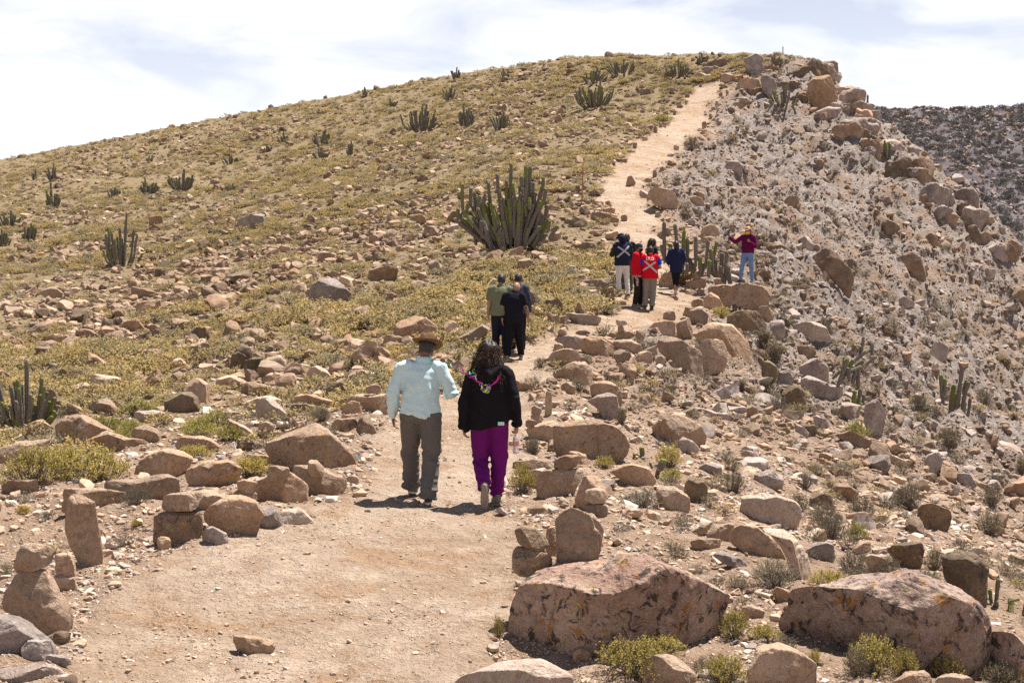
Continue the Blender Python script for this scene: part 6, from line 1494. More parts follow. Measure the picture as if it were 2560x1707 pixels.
bv = c.bvh(vest)
c.strip(vest, (-.16, 1.36), (.165, 1.13), .042, SILV, 'reflective_stripe', bv); c.strip(vest, (.15, 1.385), (-.185, 1.08), .042, SILV, 'reflective_stripe', bv, off=.008)
c.trousers(cloth('trousers_white', (0.66, 0.63, 0.61), .05, 120), (.098, .09, .072, .068, .064, .064), .007, 63); c.shoes(SHOE_D, SOLE_T); c.short_hair(M['hair_black'], 9)
def bucket(q):
    x, y, z = q; r = math.hypot(x, y)
    if r > .1: z += -.018 * (y / .15) ** 2 * (1 if y < 0 else -.6) + .012 * (x / .15) ** 2
    return (x, y * 1.12, z)
hb, _ = c.hat([(0, .09), (.05, .088), (.078, .07), (.087, .03), (.09, 0), (.12, -.018), (.155, -.028), (.155, -.022), (.12, -.01), (.09, .006)], NAVY, 32, (0, 0), (0, -.005, .05), bucket, 'sun_hat')
fl = MB(); fv = []; ff = []
for i in range(9):
    for j in range(7):
        an_ = R(180 + 15 + i * 150 / 8); t = j / 6
        rr_ = .094 + .045 * t; fv.append(c.hp((rr_ * math.cos(an_), rr_ * math.sin(an_) * 1.1 + .01, .03 - .22 * t + .008 * math.sin(i * 2 + j))))
for i in range(8):
    for j in range(6): ff.append((i * 7 + j, i * 7 + j + 1, (i + 1) * 7 + j + 1, (i + 1) * 7 + j))
fl.add(fv, ff); fm_ = fl.mesh('neck_flap'); c.part('neck_flap', fm_, NAVY, hb)
p = feet_at(1567, 731, 40.0)
c = Person('person in dark jacket and olive trousers hidden behind the man in the navy vest', p, 1.66, -10, {}, 1.0, 'skin', .014, turn=-20)
c.top(cloth('jacket_dark', (0.018, 0.018, 0.02), .15, 120), JACKET, 1.0, (.082, .076, .058), .008, 'jacket', 71); c.trousers(cloth('trousers_olive', (0.10, 0.085, 0.05), .1, 120), amp=.006, seed=73); c.shoes(SHOE_D, SOLE_T); c.short_hair(M['hair_brown'], 11, thick=1.08)
p = feet_at(1595, 768, 37.9)
c = Person('man in a red jacket, navy cap and black face mask holding a bottle', p, 1.70, -118, {'elR': (.225, -.05, 1.12), 'wrR': (.22, .02, .86), 'elL': (-.23, .0, 1.12), 'wrL': (-.2, .15, .92), 'anL': (-.08, .04, .085), 'anR': (.09, -.05, .085)}, 1.04, 'skin', .013, turn=10, nod=4)
c.top(cloth('jacket_red', (0.50, 0.008, 0.022), .08, 120), JACKET, 1.0, (.084, .078, .058), .009, 'jacket', 81); c.trousers(cloth('trousers_darkbrown', (0.026, 0.018, 0.015), .2, 120), amp=.007, seed=83); c.shoes(SHOE_G, SOLE_T); c.short_hair(M['hair_black'], 13, -.4)
sh_ = MB(); c.torso(sh_, [(.80, .186, .142), (.86, .188, .144)]); c.part('shirt_hem', remesh(sh_, .015, 1), plain('hem_lightblue', (.12, .42, .62), .9))
capM = cloth('cap_navy', (0.03, 0.035, 0.075), .1, 120)
hb, _ = c.hat([(0, .086), (.03, .084), (.06, .068), (.08, .035), (.085, 0), (.084, -.006), (.07, 0.0)], capM, 28, (0, 0), (0, .0, .04), lambda q: (q[0], q[1] * 1.2, q[2]), 'cap')
vs = MB(); vv = []; vf = []
for i in range(11):
    an_ = R(20 + i * 14)
    for j in range(4): t = j / 3; vv.append(c.hp((.083 * math.cos(an_), .095 * math.sin(an_) + .075 * t * math.sin(an_) ** .6, .042 - .012 * t - .012 * abs(math.cos(an_)))))
for i in range(10):
    for j in range(3): vf.append((i * 4 + j, i * 4 + j + 1, (i + 1) * 4 + j + 1, (i + 1) * 4 + j))
vs.add(vv, vf); c.part('visor', vs.mesh('visor'), capM, hb)
def mask(c, m):
    D, T = ICO(4); keep = (D[:, 1] > .2) & (D[:, 2] < .12) & (D[:, 2] > -.85)
    T2 = [t for t in T if keep[list(t)].all()]; used = sorted({i for t in T2 for i in t}); rem = {q: r for r, q in enumerate(used)}
    V = [c.hp((D[i][0] * .077, D[i][1] * .098 + .022 * max(0, D[i][1]), D[i][2] * .105 - .022)) for i in used]
    return c.part('face_mask', mesh_np('face_mask', V, [tuple(rem[q] for q in t) for t in T2]), m)
mask(c, cloth('mask_black', (.012, .012, .013)))
q = c.o.matrix_basis @ (c.J['wrR'] + Vector((-.01, .05, -.06)))
bottle(q, 0, 'clear plastic bottle hanging from the hand of the man in the red jacket', 1.0, .15)
p = feet_at(1624, 775, 37.3)
c = Person('man in a red vest with a silver cross and white letters on the back', p, 1.70, -3,
    {'head': (.02, .05, 1.575), 'elL': (-.265, -.01, 1.13), 'wrL': (-.19, .22, 1.08), 'elR': (.275, -.01, 1.12), 'wrR': (.19, .22, 1.10), 'knL': (-.10, .03, .49), 'anL': (-.125, -.05, .1), 'knR': (.09, .03, .49), 'anR': (.06, -.02, .085)}, 1.08, 'skin', .012,
    {'L': (10, 4)}, {'L': ((.5, .8, .1), (1, -.4, 0), (0, 0, 1), .9), 'R': ((-.5, .8, .1), (-1, -.4, 0), (0, 0, 1), .9)}, turn=-8, nod=12)
c.top(cloth('tee_blue', (0.018, 0.035, 0.42), .08, 120), TEE[1:], .38, (.084, .082, .06), .006, 't_shirt', 91)
vest = c.top(cloth('vest_red', (0.56, 0.008, 0.018), .06, 140), [(.83, .222, .17), (.92, .212, .165), (1.06, .204, .158), (1.2, .204, .158), (1.32, .203, .148), (1.40, .17, .12), (1.45, .092, .09)], .08, (.092, .09, .08), .006, 'vest', 92)
bv = c.bvh(vest)
c.strip(vest, (-.145, 1.30), (.195, .99), .046, SILV, 'reflective_stripe', bv); c.strip(vest, (.15, 1.275), (-.19, 1.05), .046, SILV, 'reflective_stripe', bv, off=.008)
fc = bpy.data.curves.new('letters', 'FONT'); fc.body = 'I.T.O'; fc.size = .105; fc.align_x = 'CENTER'; fc.offset = .004
fo = bpy.data.objects.new('tmp_letters', fc); COL.objects.link(fo); dg = bpy.context.evaluated_depsgraph_get(); dg.update()
lm_ = bpy.data.meshes.new_from_object(fo.evaluated_get(dg)); bpy.data.objects.remove(fo)
v, _n = verts_of(lm_)
for i in range(len(v)):
    x, z = v[i, 0] * .95, 1.325 * c.k + v[i, 1]; h = bv.ray_cast(Vector((x, -1.2, z)), Vector((0, 1, 0))); v[i] = (x, (h[0].y if h[0] is not None else -.14) - .010, z)
lm_.vertices.foreach_set('co', v.ravel()); lm_.update(); lm_.materials.clear()
c.part('lettering', lm_, plain('print_white', (.8, .8, .8), .7), vest)
c.trousers(cloth('trousers_khaki', (0.215, 0.185, 0.155), .08, 120), (.108, .1, .084, .08, .076, .074), .008, 93, 1.0, 1.05); c.shoes(SHOE_D, SOLE_T); c.short_hair(M['hair_black'], 15)
p = feet_at(1630, 741, 40.3)
c = Person('woman with bushy brown curls in a dark jacket and face mask looking right', p, 1.64, -70, {'elR': (.23, .0, 1.10), 'wrR': (.1, .22, 1.05), 'elL': (-.22, 0, 1.1), 'wrL': (-.08, .22, 1.05)}, 1.0, 'skin', .013)
c.top(cloth('jacket_charcoal', (0.016, 0.016, 0.02), .15, 120), JACKET, 1.0, (.085, .08, .06), .008, 'jacket', 101); c.trousers(cloth('trousers_darkgrey', (0.04, 0.04, 0.045), .1, 120), amp=.006, seed=103); c.shoes(SHOE_W, SOLE_W)
c.long_hair(M['hair_brown'], [((0, -.02, .035), (.11, .12, .115)), ((0, -.06, -.05), (.12, .10, .10))], 160, 8, (.05, .10), .008, .016); mask(c, cloth('mask_lilac', (.45, .36, .6)))
p = feet_at(1690, 737, 42.0)
c = Person('black-haired woman in a long navy coat and white shoes walking away', p, 1.58, 4, {'elL': (-.26, .0, 1.12), 'wrL': (-.22, .16, .98), 'elR': (.25, .0, 1.12), 'wrR': (.2, .16, .98), 'hipL': (-.08, 0, .89), 'knL': (-.05, .05, .49), 'anL': (-.03, -.02, .10), 'hipR': (.08, 0, .89), 'knR': (.05, .08, .49), 'anR': (.04, .12, .085)}, 1.0, 'skin', .013, {'L': (45, 0)}, nod=10)
c.top(cloth('coat_navy', (0.018, 0.022, 0.060), .1, 120), [(.70, .20, .155), (.78, .205, .158)] + JACKET[1:], 1.0, (.086, .082, .07), .009, 'coat', 111); c.trousers(cloth('leggings_black', (0.012, 0.012, 0.02), .15, 120), (.09, .085, .066, .06, .05, .046), .004, 113, .62); c.shoes(SHOE_W, SOLE_W)
c.long_hair(M['hair_black'], [((0, -.01, .02), (.088, .105, .118)), ((0, -.03, -.09), (.09, .075, .10))])
# --- woman in maroon on the rock ----------------------------------------
p = at(1869, 707, 41.55)
p[2] -= .0
c = Person('woman in maroon fleece, jeans and straw hat standing on a boulder', p, 1.62, 152,
    {'head': (.0, .02, 1.575), 'shR': (.185, .0, 1.385), 'elR': (.40, .04, 1.25), 'wrR': (.56, .16, 1.40), 'shL': (-.185, 0, 1.385), 'elL': (-.25, .03, 1.10), 'wrL': (-.12, .22, 1.25),
     'hipR': (.095, 0, .89), 'knR': (.17, .03, .49), 'anR': (.235, -.02, .085), 'hipL': (-.09, 0, .89), 'knL': (-.12, .02, .49), 'anL': (-.13, -.02, .085)}, 1.04, 'skin', .012,
    {'R': (0, 30), 'L': (0, -10)}, {'R': ((.1, .1, 1), (-.3, 1, 0), (-1, -.2, .2), 1.1), 'L': ((.4, .3, .8), (0, -1, .3), (1, 0, 0), 1.35)}, turn=8, nod=2)
c.top(cloth('fleece_maroon', (0.110, 0.006, 0.052), .08, 120), [(.90, .182, .14), (.95, .185, .142), (1.06, .18, .138), (1.2, .19, .15), (1.30, .19, .145), (1.395, .168, .112), (1.45, .09, .085)], 1.0, (.076, .066, .048), .007, 'fleece', 121)
c.trousers(cloth('jeans_blue', (0.145, 0.235, 0.43), .12, 60), (.098, .09, .07, .064, .055, .052), .005, 123, 1.0, 1.02, 'jeans'); c.shoes(SHOE_D, SOLE_T)
c.long_hair(M['hair_black'], [((0, -.015, .01), (.086, .10, .116)), ((0, -.05, -.10), (.085, .06, .10))])
STR = plain('straw', (0.50, 0.36, 0.22), .85, .2, 60, .4)
hb, _ = c.hat([(0, .095), (.05, .093), (.074, .08), (.085, .02), (.09, 0), (.14, .0), (.19, -.006), (.215, -.002), (.215, .003), (.19, 0), (.14, .006), (.092, .008)], STR, 36, (-4, 14), (0, -.01, .05), lambda q: (q[0], q[1] * 1.08, q[2] + (.02 * (q[0] / .2) ** 2 if math.hypot(q[0], q[1]) > .1 else 0)), 'straw_hat')
bd = MB(); bd.lathe([(.088, .004), (.0855, .035), (.091, .035), (.093, .004)], 28); R3 = c.hrot @ Matrix.Rotation(R(-4), 3, 'X') @ Matrix.Rotation(R(14), 3, 'Y')
bd.v = [tuple(c.hp((0, -.01, .05)) + R3 @ (Vector((x, y * 1.08, z)) * c.k)) for x, y, z in bd.v]; c.part('hat_band', bd.mesh('hat_band'), plain('band_crimson', (.45, .02, .06), .7), hb)
mk = NT('mask_yellow'); tcn = mk.n('ShaderNodeTexCoord'); mk.l(mk.mixc(mk.ramp(mk.noise(tcn.outputs['Object'], 14, 2), [(.42, 0.0), (.52, 1.0)]), (.62, .12, .01), (.75, .52, .02)), mk.b.inputs['Base Color']); mask(c, mk.m)
q = c.o.matrix_basis @ (c.J['wrR'] + Vector((-.0, .03, .10)))
ph = bpy.data.objects.new('phone', None); COL.objects.link(ph); ph.location = tuple(q); ph.rotation_euler = (0, 0, R(60)); ph.empty_display_size = .05; tag(ph, 'dark phone held up in the raised hand of the woman in maroon', 'phone')
mb = MB(); mb.box((0, 0, .02), (.006, .038, .078)); link('case', mb.mesh('case', False), plain('phone_case', (.01, .01, .012), .35), ph)
mb = MB(); mb.box((-.0066, 0, .02), (.0008, .034, .072)); link('screen', mb.mesh('screen', False), plain('phone_screen', (.02, .022, .03), .1, 0, 10, 0, .6), ph)
# --- stakes -------------------------------------------------------------
WOOD = plain('stake_wood', (0.33, 0.165, 0.07), .85, .3, 30, .3)
def stake(px, pyb, pyt, r, label, Y=None, m=WOOD, lean=0, name='wooden_stake'):
    p = G(px, pyb) if Y is None else at(px, pyb, Y); h = (pyb - pyt) * p[1] / F
    mb = MB(); mb.tube([(0, 0, -.2), (lean * .5, 0, h * .5), (lean, 0, h - .02), (lean, 0, h)], [r, r, r * .95, r * .6], 7)
    mb.tube([(lean * .97 - r * 1.2, 0, h * .93), (lean * .97 + r * 1.2, 0, h * .955)], [r * .7, r * .7], 6)
    tag(link(name, mb.mesh(name, False), m, loc=p), label, 'stake')
stake(1455, 514, 417, .024, 'thin wooden stake left of the upper path above the big cactus', lean=.03)
stake(1957, 146, 118, .035, 'lone post on the summit against the sky', Y=105.0, m=plain('post_grey', (.16, .13, .1), .9))
stake(592, 1135, 1104, .012, 'short white stick among the rocks left of the triangular boulder', m=plain('stick_white', (.7, .7, .72), .7), lean=-.04, name='white_stick')

# ================================================================ SCATTERED RUBBLE AND SCRUB
rngS = np.random.default_rng(77)
def gn_scatter(name, P, rot, scl, idx_, protos, label, cat):
    me = bpy.data.meshes.new(name); me.vertices.add(len(P)); me.vertices.foreach_set('co', np.asarray(P, np.float32).ravel())
    for nm, typ, arr, key in (('rot', 'FLOAT_VECTOR', rot, 'vector'), ('scl', 'FLOAT_VECTOR', scl, 'vector')):
        a = me.attributes.new(nm, typ, 'POINT'); a.data.foreach_set(key, np.asarray(arr, np.float32).ravel())
    a = me.attributes.new('pick', 'INT', 'POINT'); a.data.foreach_set('value', np.asarray(idx_, np.int32))
    me.update()
    o = link(name, me); tag(o, label, cat, kind='stuff')
    c = bpy.data.collections.new(name + '_pieces')
    for i, pm in enumerate(protos):
        q = bpy.data.objects.new('%s_piece_%02d' % (name, i), pm); c.objects.link(q)
    g = bpy.data.node_groups.new(name, 'GeometryNodeTree')
    g.interface.new_socket('Geometry', in_out='INPUT', socket_type='NodeSocketGeometry'); g.interface.new_socket('Geometry', in_out='OUTPUT', socket_type='NodeSocketGeometry')
    N = g.nodes.new; gi = N('NodeGroupInput'); go = N('NodeGroupOutput'); ip = N('GeometryNodeInstanceOnPoints'); ci = N('GeometryNodeCollectionInfo')
    ci.inputs['Collection'].default_value = c; ci.inputs['Separate Children'].default_value = True; ci.inputs['Reset Children'].default_value = True
    def na(nm, t):
        x = N('GeometryNodeInputNamedAttribute'); x.data_type = t; x.inputs['Name'].default_value = nm; return x
    ar, as_, ai = na('rot', 'FLOAT_VECTOR'), na('scl', 'FLOAT_VECTOR'), na('pick', 'INT')
    er = N('FunctionNodeEulerToRotation')
    L = g.links.new
    L(gi.outputs[0], ip.inputs['Points']); L(ci.outputs[0], ip.inputs['Instance']); ip.inputs['Pick Instance'].default_value = True
    L(ai.outputs[0], ip.inputs['Instance Index']); L(ar.outputs[0], er.inputs[0]); L(er.outputs[0], ip.inputs['Rotation']); L(as_.outputs[0], ip.inputs['Scale'])
    L(ip.outputs[0], go.inputs[0])
    md = o.modifiers.new('scatter', 'NODES'); md.node_group = g
    return o
# screen-weighted sampling of the ground: what shows large gets more pieces
PXg, PYg, DEPg = project(GV.reshape(nR, nA, 3)[:, :NA])
inside = (DEPg > 4) & (PXg > -350) & (PXg < 2910) & (PYg > -200) & (PYg < 2000)
def cellarea():
    x, y = PXg, PYg
    ax, ay = x[1:, 1:] - x[:-1, :-1], y[1:, 1:] - y[:-1, :-1]; bx, by = x[1:, :-1] - x[:-1, 1:], y[1:, :-1] - y[:-1, 1:]
    A = 0.5 * (ax * by - ay * bx)
    A = np.where(A > 0, 0, -A) if np.median(A[inside[1:, 1:]]) < 0 else np.where(A < 0, 0, A)
    ok = inside[1:, 1:] & inside[:-1, :-1]
    return np.where(ok, A, 0)
CA = cellarea(); CAcum = np.cumsum(CA.ravel()); print('ground px area', CAcum[-1])
def sample(n):
    u = rngS.random(n) * CAcum[-1]; c = np.searchsorted(CAcum, u); j, i = np.divmod(c, NA - 1)
    a, b = rngS.random(n), rngS.random(n)
    ang = aa[i] + a * (aa[i + 1] - aa[i]); r = np.exp(_lr[j] + b * (_lr[j + 1] - _lr[j]))
    x, y = r * np.sin(ang), r * np.cos(ang)
    def bl(A_): return (A_[j, i] * (1 - a) + A_[j, i + 1] * a) * (1 - b) + (A_[j + 1, i] * (1 - a) + A_[j + 1, i + 1] * a) * b
    return x, y, bl(GZ), bl(GPATH), bl(GSCREE), bl(GVEG)
def free(x, y, grow=0.0):
    ok = np.ones(len(x), bool)
    for ox, oy, r in OCC: ok &= (x - ox) ** 2 + (y - oy) ** 2 > (r + grow) ** 2
    return ok
def powerlaw(n, lo, hi, e=2.2):
    u = rngS.random(n); a = 1 - e
    return (lo ** a + u * (hi ** a - lo ** a)) ** (1 / a)
def protos(n, seed, mat, sub=3, flat=(0.5, 0.9)):
    out = []
    for i in range(n):
        r = random.Random(seed + i)
        me = rock_mesh('piece', seed + i, (1.0, r.uniform(.65, 1.0), r.uniform(*flat)), sub, 10, 9.0, 0.07, 0.62, smooth=False)
        me.materials.append(M[mat]); out.append(me)
    return out
PR = {k: protos(10, 500 + 40 * i, 's_' + k, 3) for i, k in enumerate(('tan', 'brown', 'scree', 'grey', 'dark', 'pale'))}
PRHI = {k: protos(7, 900 + 40 * i, k, 4, (.55, 1.0)) for i, k in enumerate(('tan', 'brown', 'scree', 'grey'))}
for k in PRHI:
    for me in PRHI[k]: me.polygons.foreach_set('use_smooth', np.ones(len(me.polygons), bool))
# rock candidates
n = 170000
x, y, z, pa, sc, ve = sample(n)
px_sz = powerlaw(n, 5.0, 80, 2.05)                       # apparent width in photo pixels
size = px_sz * y / F                                       # metres
clump = fbm(xy0(x, y, 0.16), 3, 201) + 0.5 * fbm(xy0(x, y, 0.6), 2, 202)
band = np.exp(-((y - 25) / 9.0) ** 2) * (x < 0.5) * 0.6   # the rock band on the left, the pile on the right
pile = np.exp(-((y - 33) / 9) ** 2) * (x > 1) * (x < 9) * 0.9
dens = np.where(pa > 0.4, 0.0, 0.62 + 0.2 * sc + band + pile + 0.75 * clump * (1 - .35 * sc))
pd, _ = path_info(x, y); dens = dens + np.where(pa > .4, 0, 0.5 * np.exp(-(np.maximum(pd, 0) / 1.6) ** 2))
field = np.exp(-((x + 9) / 7.0) ** 2 - ((y - 52) / 12.0) ** 2) * 0.9    # boulder field in the middle of the hillside
dens = dens + field * (1 - sc) * (pa < .3)
top = (1 - sc) * sstep(60, 95, y); dens = dens - 0.12 * top
maxsz = np.where(sc > .5, 0.75, 0.95); maxsz = np.where(y < 14, 0.22, maxsz); maxsz = np.where((y > 14) & (y < 22), .45, maxsz)
keep = (rngS.random(n) < np.clip(dens, 0, 1)) & (size < maxsz * (0.4 + 0.6 * rngS.random(n))) & (rngS.random(n) < np.clip(30 / px_sz, 0.25, 1))
keep &= np.where(px_sz > 14, free(x, y, 0.02), True)
x, y, z, pa, sc, ve, px_sz, size = [q[keep] for q in (x, y, z, pa, sc, ve, px_sz, size)]
order = np.argsort(-px_sz)
N_IND = 52
ind = []
for i in order:                                            # the largest ones become rocks of their own
    if len(ind) >= N_IND: break
    sxp, syp, _ = project(np.array([x[i], y[i], z[i]]))
    if -20 < sxp < 2580 and 150 < syp < 1720: ind.append(i)
iset = np.zeros(len(x), bool); iset[ind] = True
for i in ind:
    tone = 'scree' if sc[i] > .55 else ('brown' if y[i] > 40 and rngS.random() < .7 else 'tan')
    if rngS.random() < .15: tone = 'grey'
    me = PRHI[tone][int(rngS.integers(7))]; s = size[i] / 2
    o = bpy.data.objects.new('rock', me); COL.objects.link(o); hh = rngS.uniform(.75, 1.05)
    o.location = (x[i], y[i], z[i] + s * .18); o.rotation_euler = (rngS.normal(0, .2), rngS.normal(0, .2), rngS.uniform(0, 6.28)); o.scale = (s, s, s * hh)
    q = project(np.array(o.location)); ALLROCK.append([o, float(q[0]), float(q[1]), px_sz[i], px_sz[i] * .6, tone, None, None, 'rock', float(q[1])])
r = ~iset
def emit(name, m, label, cat, tones, lift=0.12, lowsc=(.6, 1.0)):
    k = m.sum(); protosel = sum([PR[t] for t in tones], [])
    s = size[m] / 2
    rot = np.stack([rngS.normal(0, .25, k), rngS.normal(0, .25, k), rngS.uniform(0, 6.28, k)], 1)
    scl = np.stack([s, s, s * rngS.uniform(*lowsc, k)], 1)
    P = np.stack([x[m], y[m], z[m] + s * lift], 1)
    gn_scatter(name, P, rot, scl, rngS.integers(0, len(protosel), k), protosel, label, cat)
emit('scree_rubble', r & (sc > .5), 'loose grey stones covering the pale slope right of the path', 'rubble', ['scree', 'scree', 'brown', 'scree', 'dark'], -.12)
emit('hillside_rubble', r & (sc <= .5) & (y >= 22), 'brown stones strewn over the grassy hillside', 'rubble', ['brown', 'brown', 'tan', 'dark'], .02)
emit('foreground_rubble', r & (sc <= .5) & (y < 22), 'tan stones lying between the near boulders', 'rubble', ['tan', 'tan', 'pale', 'grey'])
# the brown stones that stud the grassy hillside, 10 to 80 cm
n = 150000
x, y, z, pa, sc, ve = sample(n)
size = np.clip(np.exp(rngS.normal(math.log(.27), .5, n)), .08, .9); px_sz = size * F / y
clump = fbm(xy0(x, y, 0.14), 3, 211) + 0.7 * fbm(xy0(x, y, 0.5), 2, 212)
field = np.exp(-((x + 9) / 8.0) ** 2 - ((y - 52) / 14.0) ** 2)
dens = np.clip(.36 + .6 * clump + .7 * field, .04, 1) * np.clip((y / 55) ** 1.3, .25, 1.6) * .75
keep = (rngS.random(n) < dens) & (sc < .5) & (pa < .15) & (y > 24) & (ve > .2) & np.where(px_sz > 12, free(x, y, 0.0), True)
x, y, z, pa, sc, ve, px_sz, size = [q[keep] for q in (x, y, z, pa, sc, ve, px_sz, size)]
emit('hillside_stones', np.ones(len(x), bool), 'larger brown stones studding the grassy hillside', 'rubble', ['brown', 'brown', 'brown', 'tan', 'dark'], .3, (.7, 1.2)); print('hill stones', len(x))
# half-buried broken rock of the eroded slope
n = 60000
x, y, z, pa, sc, ve = sample(n)
size = np.clip(np.exp(rngS.normal(math.log(.26), .6, n)), .08, 1.1); px_sz = size * F / y
clump = fbm(xy0(x * .8, y * .5, 0.3), 3, 221) + 0.6 * fbm(xy0(x, y, 0.9), 2, 222)
keep = (rngS.random(n) < np.clip(.22 + .6 * clump, .02, 1) * np.clip((y / 60) ** 1.2, .3, 1.4) * .5) & (pa < .15) & ((sc > .5) | ((x > 2.5) & (y < 40) & (y > 13) & (size < .5) & (ve < .1))) & np.where(px_sz > 12, free(x, y, 0.0), True)
x, y, z, pa, sc, ve, px_sz, size = [q[keep] for q in (x, y, z, pa, sc, ve, px_sz, size)]
emit('broken_rock', np.ones(len(x), bool), 'half-buried broken rock jutting from the eroded slope', 'rubble', ['scree', 'scree', 'grey', 'brown', 'dark'], .15, (.8, 1.4)); print('broken', len(x))
# small stones and gravel, path included
n = 110000
x, y, z, pa, sc, ve = sample(n)
px_sz = powerlaw(n, 2.0, 24, 2.7); size = px_sz * y / F
patch = fbm(xy0(x, y, 0.9), 3, 303)
dens = np.where(pa > .5, 0.50 + 0.6 * patch, 0.62); dens = np.where((pa > .5) & (px_sz > 12), dens * .35, dens)
dens = np.where((y > 45) & (px_sz < 4), dens * .5, dens)
keep = (rngS.random(n) < dens) & (size < .14)
x, y, z, pa, sc, ve, px_sz, size = [q[keep] for q in (x, y, z, pa, sc, ve, px_sz, size)]
al = np.ones(len(x), bool)
emit('path_gravel', al & (pa > .5), 'small tan stones and grit strewn on the dirt path', 'gravel', ['tan', 'tan', 'pale', 'pale'], .25)
emit('slope_gravel', al & (pa <= .5), 'small stones and grit covering the bare ground', 'gravel', ['tan', 'scree', 'tan', 'brown'], .2)
# clods and pebbles of the near path
n = 90000
x, y, z, pa, sc, ve = sample(n)
px_sz = powerlaw(n, 3.0, 26, 2.3); size = px_sz * y / F
patch = fbm(xy0(x, y, 1.3), 3, 313) + .5 * fbm(xy0(x, y, .45), 2, 314)
keep = (pa > .3) & (y < 34) & (rngS.random(n) < np.clip(.30 + 1.2 * patch, .04, 1)) & (size < .09)
x, y, z, pa, sc, ve, px_sz, size = [q[keep] for q in (x, y, z, pa, sc, ve, px_sz, size)]
emit('path_clods', np.ones(len(x), bool), 'crumbled clods and pebbles scuffed over the near path', 'gravel', ['tan', 'tan', 'tan', 'brown', 'pale'], .15); print('clods', len(x))
# scrub on the hillside
def low_bush(seed, leaves, twigs, ls, up, lm):
    lf, tw = bush(seed, leaves, twigs, ls, up); LV, LF, LA = lf
    n0 = len(LV); V = list(LV) + tw.v; Fc = list(LF) + [tuple(i + n0 for i in f) for f in tw.f]
    me = mesh_np('tuft', V, Fc, False); a = me.attributes.new('lv', 'FLOAT', 'POINT'); a.data.foreach_set('value', LA + [0.0] * len(tw.v))
    me.materials.append(M[lm]); me.materials.append(M['twig'])
    mi = np.zeros(len(Fc), np.int32); mi[len(LF):] = 1; me.polygons.foreach_set('material_index', mi)
    return me
HB = [low_bush(300 + i, 460, 30, .034, .42, 'leaf_hill') for i in range(6)] + [low_bush(320 + i, 420, 42, .032, .42, 'leaf_hillgrey') for i in range(3)]
DB = [low_bush(340 + i, 360, 60, .026, .5, 'leaf_dry') for i in range(4)] + [low_bush(350, 420, 40, .03, .5, 'leaf_hill')]
n = 120000
x, y, z, pa, sc, ve = sample(n)
pat = fbm(xy0(x, y, 0.22), 3, 401) + .45 * fbm(xy0(x, y, 1.1), 2, 402)
d = ve * np.clip(0.62 + 1.2 * pat + .25 * sstep(60, 90, y), 0.05, 1) * np.where(pa > .25, 0, 1)
wid = rngS.uniform(.4, 1.05, n) * np.clip(1 + .6 * pat, .6, 1.5) * np.clip(1.0 - .15 * sstep(60, 120, y), .5, 1)
keep = (rngS.random(n) < d * np.where(y < 62, np.clip(y / 130, .10, .45), .45 + .55 * sstep(58, 85, y))) & free(x, y, -.1)
x, y, z, wid, pat = [q[keep] for q in (x, y, z, wid, pat)]; k = len(x); print('hill bushes', k)
scl = np.stack([wid, wid, wid * rngS.uniform(.5, .9, k)], 1)
rot = np.stack([np.zeros(k), np.zeros(k), rngS.uniform(0, 6.28, k)], 1)
ids = np.where(rngS.random(k) < np.clip(.22 - .3 * pat, .05, .6), rngS.integers(6, 9, k), rngS.integers(0, 6, k))
gn_scatter('hillside_scrub', np.stack([x, y, z], 1), rot, scl, ids, HB, 'low yellow-green scrub carpeting the hillside', 'scrub')
n = 14000
x, y, z, pa, sc, ve = sample(n)
pat = fbm(xy0(x, y, 0.35), 3, 501)
d = np.clip(.32 + .6 * pat, 0.03, 1) * np.where(pa > .2, 0, 1) * np.where((sc > .3) | ((y < 30) & (x > 1)), 1, .12) * np.clip(y / 30, .25, 1)
keep = (rngS.random(n) < d * .8) & free(x, y, .05)
x, y, z = [q[keep] for q in (x, y, z)]; k = len(x); wid = np.minimum(rngS.uniform(.22, .75, k), y * .02); print('dry bushes', k)
gn_scatter('dry_scrub', np.stack([x, y, z], 1), np.stack([np.zeros(k), np.zeros(k), rngS.uniform(0, 6.28, k)], 1), np.stack([wid, wid, wid * rngS.uniform(.7, 1.2, k)], 1), rngS.integers(0, 5, k), DB, 'small dry shrubs dotted over the stony slope', 'scrub')
# far hillside: dark bushes and stones
n = 40000
fi = rngS.uniform(0, FHX.shape[0] - 1.01, n); fj = rngS.uniform(0, FHX.shape[1] - 1.01, n); i0, j0 = fi.astype(int), fj.astype(int); ta, tb = fi - i0, fj - j0
def b2(A_): return (A_[i0, j0] * (1 - tb) + A_[i0, j0 + 1] * tb) * (1 - ta) + (A_[i0 + 1, j0] * (1 - tb) + A_[i0 + 1, j0 + 1] * tb) * ta
x, y, z = b2(FHX), b2(FHY), b2(FHZ); ppx, ppy, _ = project(np.stack([x, y, z], 1))
keep = (ppx > 1900) & (ppx < 2800) & (y < 345); x, y, z = x[keep], y[keep], z[keep]; k = len(x)
FB = [low_bush(380 + i, 260, 24, .06, .6, 'leaf_far') for i in range(4)]
hb_ = rngS.random(k) < .6; wid = rngS.uniform(.9, 2.2, k)
m_ = hb_
gn_scatter('far_scrub', np.stack([x, y, z], 1)[m_], np.stack([np.zeros(k), np.zeros(k), rngS.uniform(0, 6, k)], 1)[m_], np.stack([wid, wid, wid * .9], 1)[m_], rngS.integers(0, 4, m_.sum()), FB, 'dark bushes dotted over the far hillside', 'scrub')
m_ = ~hb_; wid = rngS.uniform(.3, .9, k)
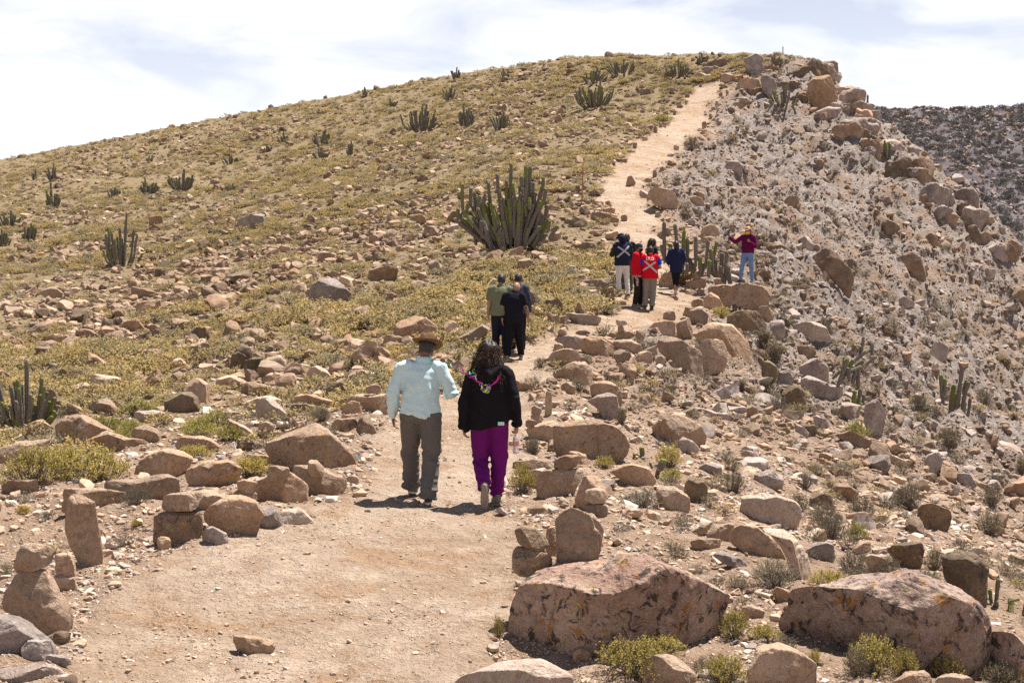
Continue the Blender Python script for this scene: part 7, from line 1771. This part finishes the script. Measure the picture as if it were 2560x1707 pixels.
gn_scatter('far_rubble', np.stack([x, y, z + .1], 1)[m_], rngS.uniform(0, 6, (k, 3))[m_], np.stack([wid, wid, wid * .7], 1)[m_], rngS.integers(0, 20, m_.sum()), PR['grey'] + PR['brown'], 'stones strewn over the far hillside', 'rubble')

# ================================================================ LABELS of the rocks that have none yet
used = {}
LM = [(q[1], q[2], q[6]) for q in ALLROCK if q[6]] + LABELED
TON = {'tan': 'tan', 'tanlichen': 'lichen-marked tan', 'pink': 'pinkish', 'grey': 'grey', 'dark': 'dark', 'pale': 'pale', 'scree': 'grey-pink', 'brown': 'brown'}
def short(lb):
    ws = lb.split(); out = []
    for q in ws:
        if q in ('at', 'on', 'with', 'in', 'behind', 'beside', 'below', 'under', 'right', 'left', 'among', 'of', 'near', 'carrying', 'cut', 'lying', 'standing', 'seen', 'and', 'between', 'above', 'just', 'before', 'half', 'alone', 'set', 'leaning') and len(out) >= 3: break
        out.append(q)
    out = out[:7]
    while len(out) > 2 and out[-1].strip(',') in ('at', 'on', 'with', 'in', 'the', 'a', 'an', 'to', 'from', 'behind', 'beside', 'below', 'under', 'right', 'left', 'among', 'of', 'near', 'and', 'between', 'above', 'just', 'before', 'high', 'lower', 'upper', 'its', 'down', 'sloping', 'bulging', 'running', 'one', 'two', 'set', 'half', 'cut', 'by'): out.pop()
    return ' '.join(out).rstrip(',')
for r_ in ALLROCK:
    o, cx, cy, wp, hp, tone, lb, grp, nm, yb = r_
    cat = {'boulder': 'boulder', 'flat_rock': 'flat rock', 'crag': 'crag'}.get(nm, 'stone' if 'stone' in nm else 'rock')
    if lb is None:
        best = sorted(LM, key=lambda q: (q[0] - cx) ** 2 + (q[1] - cy) ** 2)
        base = ('small ' if wp < 30 else '') + TON[tone] + ' ' + {'path_stone': 'path-edge stone'}.get(nm, cat)
        for q in best[:14]:
            dx, dy = cx - q[0], cy - q[1]
            rel = ('right of' if dx > 0 else 'left of') if abs(dx) > abs(dy) * 1.2 else ('above' if dy < 0 else 'below')
            t = '%s just %s the %s' % (base, rel, short(q[2]))
            if len(t.split()) <= 16 and t not in used: break
        lb = t
    used[lb] = 1
    tag(o, lb, cat, grp or ('stones lining the path' if 'stone' in nm else 'boulders and rocks on the slopes'))
